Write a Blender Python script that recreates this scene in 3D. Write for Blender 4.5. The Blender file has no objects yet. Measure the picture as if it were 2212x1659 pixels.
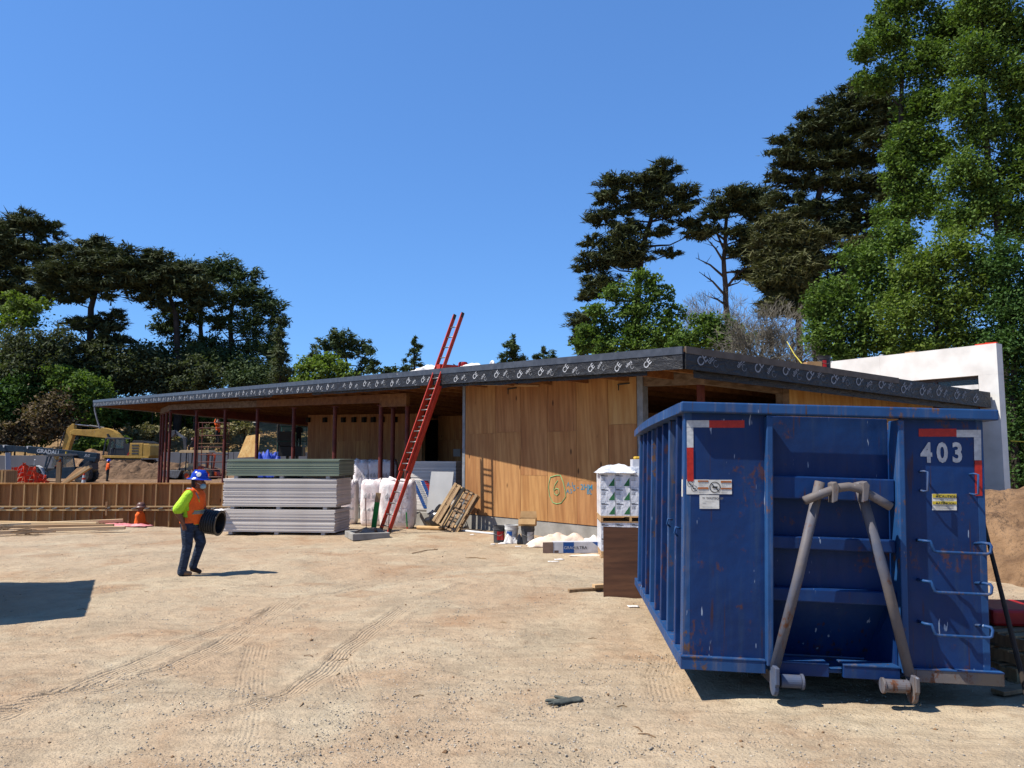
import bpy, bmesh, math, random
import numpy as np
from mathutils import Vector, Matrix
random.seed(7); RNG = np.random.default_rng(7)
R_ = math.radians
SC = bpy.context.scene
COL = SC.collection
# ---------------------------------------------------------------- camera
CAM_H, FPX = 2.05, 1650.0                 # focal length in units of a 2212-wide picture
PITCH = math.atan(155.5 / FPX)
cam = bpy.data.cameras.new('camera'); cam.sensor_width = 36.0; cam.lens = FPX / 2212 * 36
cam.clip_start = 0.1; cam.clip_end = 6000
cam_o = bpy.data.objects.new('camera', cam); COL.objects.link(cam_o)
cam_o.location = (0, 0, CAM_H); cam_o.rotation_euler = (math.pi / 2 + PITCH, 0, 0)
SC.camera = cam_o
# ---------------------------------------------------------------- sky and sun
SUN_EL = R_(55); SUN_H = Vector((0.965, 0.262, 0)).normalized()      # horizontal way the light travels
w = bpy.data.worlds.new('World'); SC.world = w; w.use_nodes = True
nt = w.node_tree; nt.nodes.clear()
sky = nt.nodes.new('ShaderNodeTexSky'); sky.sky_type = 'NISHITA'; sky.sun_disc = False
sky.sun_elevation = SUN_EL
sky.sun_rotation = math.atan2(-SUN_H.x, -SUN_H.y) % (2 * math.pi)
sky.air_density = 1.0; sky.dust_density = 0.0; sky.ozone_density = 1.0; sky.altitude = 0
bg = nt.nodes.new('ShaderNodeBackground'); bg.inputs['Strength'].default_value = 0.101
wo = nt.nodes.new('ShaderNodeOutputWorld')
gm = nt.nodes.new('ShaderNodeGamma'); gm.inputs['Gamma'].default_value = 0.62      # evener, deeper blue, as the photograph's clear sky
tn = nt.nodes.new('ShaderNodeMix'); tn.data_type = 'RGBA'; tn.blend_type = 'MULTIPLY'; tn.inputs[0].default_value = 1.0; tn.inputs[7].default_value = (0.60, 1.13, 1.98, 1)
nt.links.new(sky.outputs[0], gm.inputs['Color']); nt.links.new(gm.outputs[0], tn.inputs[6]); nt.links.new(tn.outputs[2], bg.inputs['Color']); nt.links.new(bg.outputs[0], wo.inputs['Surface'])
sl = bpy.data.lights.new('sun', 'SUN'); sl.energy = 5.0; sl.angle = R_(0.53); sl.color = (1.0, 0.95, 0.87)
so = bpy.data.objects.new('sun', sl); COL.objects.link(so)
LDIR = Vector((SUN_H.x * math.cos(SUN_EL), SUN_H.y * math.cos(SUN_EL), -math.sin(SUN_EL)))
so.rotation_euler = LDIR.to_track_quat('-Z', 'Y').to_euler(); so.location = (-20, -5, 40)
SC.view_settings.view_transform = 'Standard'; SC.view_settings.look = 'None'
SC.view_settings.exposure = 0.75; SC.view_settings.gamma = 1.0
SC.cycles.max_bounces = 6; SC.cycles.diffuse_bounces = 3; SC.cycles.transparent_max_bounces = 12

# ---------------------------------------------------------------- helpers
_c, _s = math.cos(PITCH), math.sin(PITCH)
def at(px, py, Y):
    """the point at depth Y seen at a place of the (2212 wide) photograph"""
    u, v = px - 1106, 829.5 - py
    k = Y / (FPX * _c - v * _s)
    return Vector((u * k, Y, CAM_H + (FPX * _s + v * _c) * k))
def on_ground(px, py, z=0.0):
    u, v = px - 1106, 829.5 - py
    k = (z - CAM_H) / (FPX * _s + v * _c)
    return Vector((u * k, (FPX * _c - v * _s) * k, z))
def lin(r, g, b):
    f = lambda c: ((c / 255 + 0.055) / 1.055) ** 2.4 if c > 10 else c / 255 / 12.92
    k = 0.66 + 0.17*min(1, max(0, (min(r,g,b)-185)/50))        # the picture is exposed a little bright: reflectances sit below the tones seen
    return (f(r)*k, f(g)*k, f(b)*k, 1)

class MB:
    def __init__(s): s.v = []; s.f = []; s.m = []
    def add(s, vs, fs, m=0):
        n = len(s.v); s.v += [tuple(p) for p in vs]
        for q in fs: s.f.append(tuple(i + n for i in q)); s.m.append(m)
        return s
    def box(s, c, d, rot=None, m=0):
        h = [x / 2 for x in d]; c = Vector(c); vs = []
        for x in (-1, 1):
            for y in (-1, 1):
                for z in (-1, 1):
                    p = Vector((x * h[0], y * h[1], z * h[2]))
                    vs.append(c + (rot @ p if rot else p))
        return s.add(vs, [(0,1,3,2),(4,6,7,5),(0,4,5,1),(2,3,7,6),(0,2,6,4),(1,5,7,3)], m)
    def bb(s, x0, x1, y0, y1, z0, z1, m=0):
        return s.box(((x0+x1)/2, (y0+y1)/2, (z0+z1)/2), (abs(x1-x0), abs(y1-y0), abs(z1-z0)), None, m)
    def beam(s, p0, p1, w, h, up=(0,0,1), m=0):
        p0, p1 = Vector(p0), Vector(p1); d = (p1 - p0); L = d.length; d.normalize()
        sd = d.cross(Vector(up))
        if sd.length < 1e-5: sd = d.cross(Vector((1,0,0)))
        sd.normalize(); u = sd.cross(d)
        rot = Matrix((d, sd, u)).transposed()
        return s.box((p0 + p1) / 2, (L, w, h), rot, m)
    def tube(s, pts, r, n=8, m=0, cap=True):
        pts = [Vector(p) for p in pts]; k = len(pts)
        rr = r if isinstance(r, (list, tuple)) else [r] * k
        t0 = (pts[1] - pts[0]).normalized()
        a = t0.orthogonal().normalized(); vs = []
        for i, p in enumerate(pts):
            t = (pts[min(i+1, k-1)] - pts[max(i-1, 0)])
            t = t.normalized() if t.length > 1e-9 else t0
            a = (a - t * a.dot(t))
            a = a.normalized() if a.length > 1e-6 else t.orthogonal().normalized()
            b = t.cross(a)
            for j in range(n):
                an = 2 * math.pi * j / n
                vs.append(p + (a * math.cos(an) + b * math.sin(an)) * rr[i])
        fs = [(i*n+j, i*n+(j+1) % n, (i+1)*n+(j+1) % n, (i+1)*n+j) for i in range(k-1) for j in range(n)]
        if cap: fs += [tuple(range(n))[::-1], tuple((k-1)*n+j for j in range(n))]
        return s.add(vs, fs, m)
    def cyl(s, p0, p1, r0, r1=None, n=12, m=0, cap=True):
        return s.tube([p0, p1], [r0, r0 if r1 is None else r1], n, m, cap)
    def lathe(s, prof, c=(0,0,0), n=16, m=0, rot=None):
        """prof: list of (r, z)"""
        c = Vector(c); vs = []
        for r, z in prof:
            for j in range(n):
                p = Vector((r*math.cos(2*math.pi*j/n), r*math.sin(2*math.pi*j/n), z))
                vs.append(c + (rot @ p if rot else p))
        k = len(prof)
        fs = [(i*n+j, i*n+(j+1) % n, (i+1)*n+(j+1) % n, (i+1)*n+j) for i in range(k-1) for j in range(n)]
        if prof[0][0] > 1e-4: fs.append(tuple(range(n))[::-1])
        if prof[-1][0] > 1e-4: fs.append(tuple((k-1)*n+j for j in range(n)))
        return s.add(vs, fs, m)
    def ell(s, c, r, n=12, m=0, rot=None):
        prof = [(max(math.sin(math.pi*i/(n//2)), 1e-3), -math.cos(math.pi*i/(n//2))) for i in range(n//2+1)]
        q = MB().lathe(prof, n=n); c = Vector(c)
        vs = [Vector((p[0]*r[0], p[1]*r[1], p[2]*r[2])) for p in q.v]
        return s.add([c + (rot @ p if rot else p) for p in vs], q.f, m)
    def prism(s, poly, y0, y1, m=0):
        """polygon in x,z extruded along y"""
        n = len(poly)
        vs = [(x, y0, z) for x, z in poly] + [(x, y1, z) for x, z in poly]
        fs = [tuple(range(n)), tuple(range(2*n-1, n-1, -1))] + [(i, i+n, (i+1) % n + n, (i+1) % n) for i in range(n)]
        return s.add(vs, fs, m)
    def quad(s, a, b, c, d, m=0): return s.add([a, b, c, d], [(0,1,2,3)], m)
    def plate(s, a, b, c, d, t, m=0):
        """thick sheet; t pushes along the normal"""
        a, b, c, d = map(Vector, (a, b, c, d)); n = (b-a).cross(d-a).normalized() * t
        return s.add([a,b,c,d,a+n,b+n,c+n,d+n], [(3,2,1,0),(4,5,6,7),(0,1,5,4),(1,2,6,5),(2,3,7,6),(3,0,4,7)], m)
    def mesh(s, name, mats, smooth=False):
        me = bpy.data.meshes.new(name)
        me.from_pydata(s.v, [], s.f)
        for mt in (mats if isinstance(mats, (list, tuple)) else [mats]): me.materials.append(mt)
        me.polygons.foreach_set('material_index', s.m)
        bm = bmesh.new(); bm.from_mesh(me); bmesh.ops.recalc_face_normals(bm, faces=bm.faces); bm.to_mesh(me); bm.free()
        if smooth: me.polygons.foreach_set('use_smooth', [True] * len(me.polygons))
        return me
    def build(s, name, mats, parent=None, smooth=False, bevel=0, loc=None, rot=None):
        return put(name, s.mesh(name, mats, smooth), parent, bevel, loc, rot)
def put(name, me, parent=None, bevel=0, loc=None, rot=None):
    o = bpy.data.objects.new(name, me); COL.objects.link(o); o.parent = parent
    if loc is not None: o.location = loc
    if rot is not None: o.rotation_euler = rot
    if bevel:
        b = o.modifiers.new('bevel', 'BEVEL'); b.width = bevel; b.segments = 2; b.limit_method = 'ANGLE'; b.angle_limit = R_(40)
    return o
def tag(o, label, cat, group=None, kind=None):
    if label: o['label'] = label
    if cat: o['category'] = cat
    if group: o['group'] = group
    if kind: o['kind'] = kind
    return o
def thing(name, label, cat, loc=(0,0,0), rot=(0,0,0), group=None):
    o = bpy.data.objects.new(name, None); COL.objects.link(o); o.empty_display_size = 0.1
    o.location = loc; o.rotation_euler = rot
    return tag(o, label, cat, group)
def struct(o): o['kind'] = 'structure'; return o
def raw_mesh(name, V, Fa, k, mat, smooth=False):
    """numpy arrays -> mesh; k vertices per face"""
    me = bpy.data.meshes.new(name); nf = len(Fa)
    me.vertices.add(len(V)); me.vertices.foreach_set('co', V.astype(np.float32).ravel())
    me.loops.add(nf * k); me.loops.foreach_set('vertex_index', Fa.astype(np.int32).ravel())
    me.polygons.add(nf); me.polygons.foreach_set('loop_start', np.arange(0, nf*k, k, dtype=np.int32))
    me.update(calc_edges=True); me.materials.append(mat)
    if smooth: me.polygons.foreach_set('use_smooth', np.ones(nf, bool))
    return me
def text_polys(body, size=1.0, shear=0.0, bold=0.0):
    """flat letters as (verts, faces), lower left at the origin"""
    cu = bpy.data.curves.new('t', 'FONT'); cu.body = body; cu.size = size; cu.shear = shear; cu.offset = bold
    cu.resolution_u = 3
    o = bpy.data.objects.new('t', cu); COL.objects.link(o)
    bpy.context.view_layer.update()
    me = bpy.data.meshes.new_from_object(o.evaluated_get(bpy.context.evaluated_depsgraph_get()))
    V = [v.co.copy() for v in me.vertices]; Fc = [tuple(p.vertices) for p in me.polygons]
    bpy.data.objects.remove(o); bpy.data.meshes.remove(me); bpy.data.curves.remove(cu)
    return V, Fc
_tc = {}
def letters(mb, body, size, o, ux, uy, ang=0.0, m=0, shear=0, bold=0):
    """lay letters into a mesh: o = lower left point, ux/uy = unit axes of the surface, ang = turn in the plane"""
    key = (body, shear, bold)
    if key not in _tc: _tc[key] = text_polys(body, 1.0, shear, bold)
    V, Fc = _tc[key]; o, ux, uy = Vector(o), Vector(ux), Vector(uy); ca, sa = math.cos(ang), math.sin(ang)
    mb.add([o + ux*((v.x*ca - v.y*sa)*size) + uy*((v.x*sa + v.y*ca)*size) for v in V], Fc, m)
def vnoise(x, y, seed=0):
    xi = np.floor(x).astype(np.int64); yi = np.floor(y).astype(np.int64); fx = x - xi; fy = y - yi
    fx = fx*fx*(3-2*fx); fy = fy*fy*(3-2*fy)
    def h(a, b):
        n = (a*374761393 + b*668265263 + seed*1442695041) & 0x7fffffff
        n = ((n ^ (n >> 13)) * 1274126177) & 0x7fffffff
        return ((n ^ (n >> 16)) & 0xffff) / 65535.0
    return (h(xi,yi)*(1-fx)+h(xi+1,yi)*fx)*(1-fy) + (h(xi,yi+1)*(1-fx)+h(xi+1,yi+1)*fx)*fy - 0.5
def fbm(x, y, sc, octv=4, seed=0):
    t = 0; a = 1.0
    for i in range(octv):
        t = t + a*vnoise(x/sc + 17.3*i, y/sc - 9.1*i, seed+i); a *= 0.5; sc *= 0.5
    return t
def sstep(a, b, x):
    t = np.clip((x - a) / (b - a), 0, 1); return t*t*(3-2*t)
# ---------------------------------------------------------------- materials
def newmat(name):
    m = bpy.data.materials.new(name); m.use_nodes = True; t = m.node_tree
    return m, t, t.nodes['Principled BSDF'], t.nodes.new, t.links.new
def coords(t, kind='Object', scale=(1,1,1), rot=(0,0,0)):
    tc = t.nodes.new('ShaderNodeTexCoord'); mp = t.nodes.new('ShaderNodeMapping')
    mp.inputs['Scale'].default_value = scale; mp.inputs['Rotation'].default_value = rot
    t.links.new(tc.outputs[kind], mp.inputs['Vector']); return mp.outputs[0]
def noise(t, vec, scale, detail=5, rough=0.55, dist=0.0):
    n = t.nodes.new('ShaderNodeTexNoise'); n.inputs['Scale'].default_value = scale
    n.inputs['Detail'].default_value = detail; n.inputs['Roughness'].default_value = rough; n.inputs['Distortion'].default_value = dist
    t.links.new(vec, n.inputs['Vector']); return n.outputs['Fac']
def ramp(t, fac, stops):
    r = t.nodes.new('ShaderNodeValToRGB'); e = r.color_ramp.elements
    while len(e) < len(stops): e.new(0.5)
    for i, (p, c) in enumerate(stops):
        e[i].position = p; e[i].color = c if len(c) == 4 else (*c, 1)
    t.links.new(fac, r.inputs[0]); return r.outputs[0]
def bw(a, b): return [(a, (0,0,0,1)), (b, (1,1,1,1))]
def mix(t, fac, a, b, mode='MIX'):
    n = t.nodes.new('ShaderNodeMix'); n.data_type = 'RGBA'; n.blend_type = mode
    for s, v in ((0, fac), (6, a), (7, b)):
        if isinstance(v, (int, float)): n.inputs[s].default_value = v
        elif isinstance(v, tuple): n.inputs[s].default_value = v if len(v) == 4 else (*v, 1)
        else: t.links.new(v, n.inputs[s])
    return n.outputs[2]
def mth(t, op, a, b=0.0):
    n = t.nodes.new('ShaderNodeMath'); n.operation = op
    for i, v in enumerate((a, b)):
        if isinstance(v, (int, float)): n.inputs[i].default_value = v
        else: t.links.new(v, n.inputs[i])
    return n.outputs[0]
def bump(t, b, h, strength, dist=0.02):
    n = t.nodes.new('ShaderNodeBump'); n.inputs['Strength'].default_value = strength; n.inputs['Distance'].default_value = dist
    t.links.new(h, n.inputs['Height']); t.links.new(n.outputs[0], b.inputs['Normal']); return n
def vary(t, col, amt, hue=0.0):
    """small per-object change of value"""
    oi = t.nodes.new('ShaderNodeObjectInfo'); h = t.nodes.new('ShaderNodeHueSaturation')
    v = mth(t, 'ADD', mth(t, 'MULTIPLY', oi.outputs['Random'], 2*amt), 1-amt)
    t.links.new(v, h.inputs['Value']); t.links.new(col, h.inputs['Color'])
    if hue: t.links.new(mth(t, 'ADD', mth(t, 'MULTIPLY', oi.outputs['Random'], 2*hue), 0.5-hue), h.inputs['Hue'])
    return h.outputs[0]
def M(name, c1, c2=None, scale=4, rough=0.8, bmp=0.0, bscale=None, metal=0, stretch=(1,1,1), rnd=0.0, spec=0.3, dist=0.01, detail=5, emit=None):
    m, t, b, new, link = newmat(name)
    c1 = c1 if len(c1) == 4 else (*c1, 1); c2 = c2 or tuple(x*0.75 for x in c1[:3]); c2 = c2 if len(c2) == 4 else (*c2, 1)
    v = coords(t, 'Object', stretch)
    col = ramp(t, noise(t, v, scale, detail), [(0.35, c2), (0.65, c1)])
    if rnd: col = vary(t, col, rnd)
    link(col, b.inputs['Base Color']); b.inputs['Roughness'].default_value = rough
    b.inputs['Metallic'].default_value = metal; b.inputs['Specular IOR Level'].default_value = spec
    if bmp: bump(t, b, noise(t, v, bscale or scale*4, 4), bmp, dist)
    return m
def wood(name, ca, cb, cd, grain=(14, 14, 0.8), rough=0.75, rnd=0.12, knots=True, ws=1.6):
    """plywood / lumber: grain runs along the axis with the small scale; knots and patches"""
    m, t, b, new, link = newmat(name)
    oi = new('ShaderNodeObjectInfo'); tc = new('ShaderNodeTexCoord')
    off = new('ShaderNodeVectorMath'); off.operation = 'ADD'; link(tc.outputs['Object'], off.inputs[0])
    cmb = new('ShaderNodeCombineXYZ'); r17 = mth(t, 'MULTIPLY', oi.outputs['Random'], 37.0)
    for i in range(3): link(r17, cmb.inputs[i])
    link(cmb.outputs[0], off.inputs[1])
    mp = new('ShaderNodeMapping'); mp.inputs['Scale'].default_value = grain; link(off.outputs[0], mp.inputs['Vector'])
    wv = new('ShaderNodeTexWave'); wv.wave_type = 'BANDS'; wv.bands_direction = 'DIAGONAL'
    wv.inputs['Scale'].default_value = ws * 0.35; wv.inputs['Distortion'].default_value = 9; wv.inputs['Detail'].default_value = 3; wv.inputs['Detail Scale'].default_value = 0.7
    link(mp.outputs[0], wv.inputs['Vector'])
    mp2 = new('ShaderNodeMapping'); mp2.inputs['Scale'].default_value = tuple(g * 0.30 + 0.15 for g in grain); link(off.outputs[0], mp2.inputs['Vector'])
    patch = noise(t, mp2.outputs[0], 1.6, 3)
    fine = noise(t, mp.outputs[0], 3.0, 6)
    c = mix(t, ramp(t, patch, bw(0.38, 0.62)), cb, ca)
    c = mix(t, mth(t, 'MULTIPLY', ramp(t, wv.outputs[0], bw(0.25, 0.9)), 0.24), c, cd)
    c = mix(t, mth(t, 'MULTIPLY', ramp(t, fine, bw(0.5, 0.75)), 0.4), c, cd)
    if knots:
        vo = new('ShaderNodeTexVoronoi'); vo.inputs['Scale'].default_value = 2.1
        mp3 = new('ShaderNodeMapping'); mp3.inputs['Scale'].default_value = tuple(0.55 if g < 3 else 1.5 for g in grain); link(off.outputs[0], mp3.inputs['Vector'])
        link(mp3.outputs[0], vo.inputs['Vector'])
        c = mix(t, ramp(t, vo.outputs['Distance'], [(0.05, (0.95,)*3), (0.11, (0,0,0))]), c, tuple(x*0.35 for x in cd[:3]))
    c = vary(t, c, rnd, 0.006)
    link(c, b.inputs['Base Color']); b.inputs['Roughness'].default_value = rough; b.inputs['Specular IOR Level'].default_value = 0.25
    bump(t, b, fine, 0.25, 0.004)
    return m
PLY = wood('plywood_sheathing', lin(198,146,92), lin(174,120,72), lin(126,80,46), grain=(7,7,0.6), rnd=0.14)
PLY_PALE = wood('plywood_pale', lin(214,172,108), lin(196,146,82), lin(160,108,60), grain=(6,6,0.6))
PLYH = wood('plywood_form', lin(200,144,84), lin(174,118,66), lin(130,84,46), grain=(7,7,0.6), rnd=0.15)
PLYDARK = wood('plywood_overlay', lin(104,70,48), lin(84,54,38), lin(52,33,24), grain=(0.8,10,10), knots=False)
LUMX = wood('lumber_along_x', lin(228,192,142), lin(208,166,114), lin(172,126,82), grain=(0.8,20,20), knots=False, rnd=0.2)
LUMY = wood('lumber_along_y', lin(160,108,62), lin(134,86,48), lin(100,60,34), grain=(20,0.8,20), knots=False, rnd=0.15)
LUMZ = wood('lumber_along_z', lin(206,164,114), lin(184,140,94), lin(122,82,50), grain=(20,20,0.8), knots=False, rnd=0.18)
LUMBR = wood('lumber_bright', lin(250,220,176), lin(236,198,148), lin(206,160,112), grain=(0.8,20,20), knots=False, rnd=0.12)  # brighter copy of the along-x lumber
GREYWOOD = wood('weathered_wood', lin(176,146,108), lin(150,120,86), lin(96,76,56), grain=(14,14,1.2), knots=False, rnd=0.2)
BEAMW = wood('glulam', lin(150,104,62), lin(124,82,48), lin(88,56,34), grain=(0.8,14,14), knots=False, rnd=0.2)
PAPER = M('paper_wrap', lin(148,128,108), lin(104,84,66), 3, 0.9, 0.5, 9, stretch=(0.6,2,3), dist=0.02)
CONC = M('concrete', lin(176,172,164), lin(146,142,134), 2.2, 0.9, 0.25, 40, spec=0.2)
CONC_GREY = M('concrete_far', lin(134,134,136), lin(110,110,114), 0.5, 0.9, 0.2, 8, stretch=(1,1,0.3))
CONC_WHITE = M('concrete_white', lin(232,230,224), lin(214,211,204), 1.2, 0.85, 0.15, 30)
SLABM = M('dusty_slab', lin(100,93,84), lin(82,75,67), 1.5, 0.95, 0.1, 20)
DARK = M('dark_void', (0.012,0.010,0.009), (0.02,0.016,0.013), 3, 0.95)  # near-black colour standing in for shade in wall holes and deep rooms
STEELRED = M('primed_steel', lin(118,52,40), lin(88,38,30), 5, 0.6, 0.1, 30)
BLACK = M('black_plastic', (0.012,0.012,0.013), (0.02,0.02,0.02), 8, 0.45, spec=0.4)
TYRE = M('tyre_rubber', (0.03,0.028,0.026), (0.07,0.06,0.05), 6, 0.9, 0.3, 20)
WHITEP = M('white_paint', lin(226,226,222), lin(206,204,198), 4, 0.5)
STEEL = M('bare_steel', lin(160,160,158), lin(120,116,110), 8, 0.45, 0.1, 40, metal=0.7)
CHROME = M('hydraulic_rod', lin(180,184,190), lin(90,92,98), 6, 0.3, metal=0.9)
SKIN = M('skin', lin(150,98,72), lin(128,80,58), 30, 0.6)
HAIR = M('hair', (0.012,0.009,0.008), (0.02,0.016,0.014), 60, 0.7)
ORANGE = M('hi_vis_orange', (0.80,0.115,0.010), (0.66,0.09,0.008), 9, 0.75, 0.6, 14, dist=0.02)
LIME = M('hi_vis_lime', (0.40,0.66,0.03), (0.32,0.56,0.02), 9, 0.8, 0.7, 16, dist=0.02)
SILVER = M('reflective_band', lin(150,152,150), lin(124,126,124), 40, 0.4)
YELLOWT = M('yellow_trim', lin(226,214,70), None, 20, 0.6)
DENIM = M('denim', lin(60,76,100), lin(32,44,64), 9, 0.9, 0.9, 16, dist=0.03, stretch=(1,1,2.2))
DARKCLOTH = M('dark_trousers', (0.012,0.012,0.016), (0.02,0.02,0.024), 9, 0.95)
BOOT = M('boot_leather', lin(86,58,44), lin(56,38,30), 12, 0.7, 0.3, 30)
BOOTTAN = M('boot_tan', lin(158,122,92), lin(110,84,64), 12, 0.75, 0.3, 30)
HATBLUE = M('hard_hat_blue', lin(22,62,190), lin(18,54,172), 5, 0.25, spec=0.5)
HATBROWN = M('hard_hat_brown', lin(120,84,72), lin(92,62,54), 5, 0.4)
MASK = M('mask_blue', lin(170,206,214), lin(150,190,202), 20, 0.8, 0.3, 40, stretch=(1,1,4))
FIBRERED = M('fibreglass_red', lin(200,62,40), lin(180,50,32), 6, 0.5)
CARD = M('cardboard', lin(196,158,110), lin(176,138,92), 5, 0.85, 0.1, 30)
TARPBLUE = M('tarp_blue', lin(40,78,190), lin(28,60,160), 4, 0.6, 0.6, 9, dist=0.03)
GYPGREY = M('gypsum_grey', lin(232,224,214), lin(216,206,196), 3, 0.9, stretch=(0.4,1,14), rnd=0.16)
GYPGREEN = M('gypsum_green', lin(154,166,146), lin(130,144,124), 3, 0.9, stretch=(0.4,1,14), rnd=0.25)
GYPFACE = M('gypsum_face', lin(186,186,186), lin(176,176,176), 2, 0.9)
GYPBROWN = M('gypsum_board_end', lin(150,116,112), lin(120,90,88), 8, 0.9, stretch=(1,1,6))
SOIL = M('loose_soil', lin(158,124,90), lin(112,84,58), 2.6, 0.95, 1.0, 9, dist=0.12, detail=8)
SOILD = M('damp_soil', lin(126,98,72), lin(92,70,50), 1.5, 0.95, 1.0, 5, dist=0.10, detail=8)

def plastic_wrap(name, base, tint, rough=0.28, scale=5):
    m, t, b, new, link = newmat(name)
    v = coords(t, 'Object', (1, 1, 0.6))
    n1 = noise(t, v, scale, 5, 0.6, 1.0); n2 = noise(t, v, scale*6, 4)
    link(ramp(t, n1, [(0.38, tint), (0.60, base)]), b.inputs['Base Color'])
    b.inputs['Roughness'].default_value = rough; b.inputs['Specular IOR Level'].default_value = 0.5
    bump(t, b, mth(t, 'ADD', n1, mth(t, 'MULTIPLY', n2, 0.3)), 0.7, 0.03)
    return m
WRAPW = plastic_wrap('shrink_wrap_white', lin(236,236,238), lin(204,210,218))
WRAPP = plastic_wrap('bag_white_pink', lin(248,240,236), lin(234,216,212), 0.4)
BAGBLACK = plastic_wrap('bin_bag_black', (0.010,0.010,0.011), (0.02,0.02,0.022), 0.18, 4)
FOAMPINK = plastic_wrap('pink_sheet', lin(236,150,150), lin(222,110,112), 0.6)
TARPCREAM = plastic_wrap('cream_sheet', lin(238,218,198), lin(222,198,176), 0.7, 3)
TARPWHITE = plastic_wrap('white_sheet', lin(240,238,234), lin(222,214,204), 0.6)

def paint_worn(name, base, base2, rust, dirt, amount=0.5, rough=0.42):
    m, t, b, new, link = newmat(name)
    v = coords(t); vs = coords(t, 'Object', (9, 9, 0.7)); vf = coords(t, 'Object', (22, 22, 3))
    c = ramp(t, noise(t, v, 1.3, 6), [(0.32, base2), (0.68, base)])
    st = noise(t, vs, 1.3, 5, 0.65)                                     # runs of dirt down the sheet
    c = mix(t, mth(t, 'MULTIPLY', ramp(t, st, bw(0.54, 0.78)), 0.42*amount*2), c, dirt)
    blot = noise(t, v, 2.3, 8, 0.7); spk = noise(t, coords(t, 'Object', (1,1,0.45)), 16, 4, 0.7)
    rm = mth(t, 'MULTIPLY', ramp(t, blot, bw(0.55, 0.60)), ramp(t, spk, bw(0.50, 0.58)))
    c = mix(t, mth(t, 'MULTIPLY', rm, amount*1.5), c, rust)
    run = mth(t, 'MULTIPLY', ramp(t, noise(t, coords(t, 'Object', (30,30,0.8)), 1.0, 3, 0.5), bw(0.62, 0.68)), ramp(t, noise(t, coords(t, 'Object', (3,3,1.4)), 1.0, 3), bw(0.50, 0.58)))
    c = mix(t, mth(t, 'MULTIPLY', run, min(1, amount*1.5)), c, tuple(x*0.55 for x in rust[:3]))          # dark runs below seams
    chip = ramp(t, noise(t, vf, 1.0, 3), bw(0.70, 0.715))
    c = mix(t, mth(t, 'MULTIPLY', chip, 0.75), c, lin(172,186,206))     # scratches down to primer
    link(c, b.inputs['Base Color'])
    link(ramp(t, st, [(0.3, (rough,)*3), (0.8, (0.75,)*3)]), b.inputs['Roughness'])
    b.inputs['Specular IOR Level'].default_value = 0.28
    bump(t, b, mth(t, 'ADD', noise(t, v, 1.6, 3), mth(t, 'MULTIPLY', blot, 0.2)), 0.45, 0.07)
    return m
BLUE = paint_worn('container_blue', lin(2,54,112), lin(2,40,90), lin(92,54,36), lin(56,76,98), 0.50)
BLUEW = paint_worn('container_blue_worn', lin(34,82,136), lin(22,64,114), lin(110,80,58), lin(128,116,100), 0.75, 0.5)
WORN = paint_worn('worn_frame_steel', lin(128,114,98), lin(58,82,116), lin(104,66,44), lin(112,98,80), 0.8, 0.55)
CATYEL = paint_worn('machine_yellow', lin(212,168,78), lin(188,144,64), lin(96,70,44), lin(120,96,60), 0.35)
MACHBLUE = paint_worn('machine_blue', lin(20,50,68), lin(15,40,56), lin(90,70,54), lin(70,80,90), 0.25)
KUBOTA = M('machine_orange', lin(214,84,36), lin(190,70,30), 5, 0.5)
CREAM = M('machine_cream', lin(226,196,150), lin(206,176,130), 3, 0.6)
MACHGREY = M('machine_grey', lin(86,86,88), lin(62,62,64), 5, 0.6)
TEAL = M('machine_teal', lin(60,116,106), lin(40,92,84), 5, 0.5)
MAROON = M('shed_maroon', lin(106,62,62), lin(88,50,52), 3, 0.7)

def glassmat():
    m, t, b, new, link = newmat('cab_glass')
    b.inputs['Base Color'].default_value = (0.05, 0.07, 0.07, 1); b.inputs['Roughness'].default_value = 0.05
    b.inputs['Alpha'].default_value = 0.45; b.inputs['Specular IOR Level'].default_value = 0.6
    return m
GLASS = glassmat()
def membrane():
    m, t, b, new, link = newmat('roof_membrane')
    v = coords(t, 'Object', (1, 1, 2.0)); n = noise(t, v, 3.0, 6, 0.6, 1.2); f = noise(t, v, 22, 3)
    link(ramp(t, n, [(0.3, lin(26,26,27)), (0.7, lin(46,46,49))]), b.inputs['Base Color'])
    b.inputs['Roughness'].default_value = 0.48; b.inputs['Specular IOR Level'].default_value = 0.3
    bump(t, b, mth(t, 'ADD', n, mth(t, 'MULTIPLY', f, 0.15)), 0.7, 0.06); return m
MEMB = membrane()
MEMBTOP = M('metal_coping', lin(92,96,104), lin(74,78,86), 6, 0.4, 0.1, 30, metal=0.3)
COPBROWN = M('coping_brown', lin(116,104,92), lin(98,86,74), 4, 0.7)
PRINT = M('white_print', lin(198,200,204), lin(160,162,166), 9, 0.6)
PRINTDIM = M('grey_and_shaded_print', lin(168,170,174), lin(140,142,146), 20, 0.6)  # grey bag print; on the eave, white print with shade in its tone
FOILGREY = M('grey_flashing', lin(150,154,160), lin(120,124,130), 6, 0.45, 0.5, 12, dist=0.02)
RED_TAPE = M('reflector_red', lin(196,46,30), lin(170,36,24), 30, 0.45)
WHITE_TAPE = M('reflector_white', lin(204,206,206), lin(182,184,186), 30, 0.45)
STICKER = M('sticker_white', lin(222,220,212), lin(206,202,192), 14, 0.6)
STICK_OR = M('sticker_orange', lin(190,110,50), None, 20, 0.6)
STICK_YE = M('sticker_yellow', lin(226,200,60), None, 20, 0.6)
INK = M('ink_black', (0.02,0.02,0.022), (0.03,0.03,0.03), 20, 0.7)
INKGREY = M('ink_grey', lin(120,120,122), None, 20, 0.7)
GREENP = M('marker_green', lin(30,150,60), lin(24,130,50), 6, 0.6)
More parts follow.
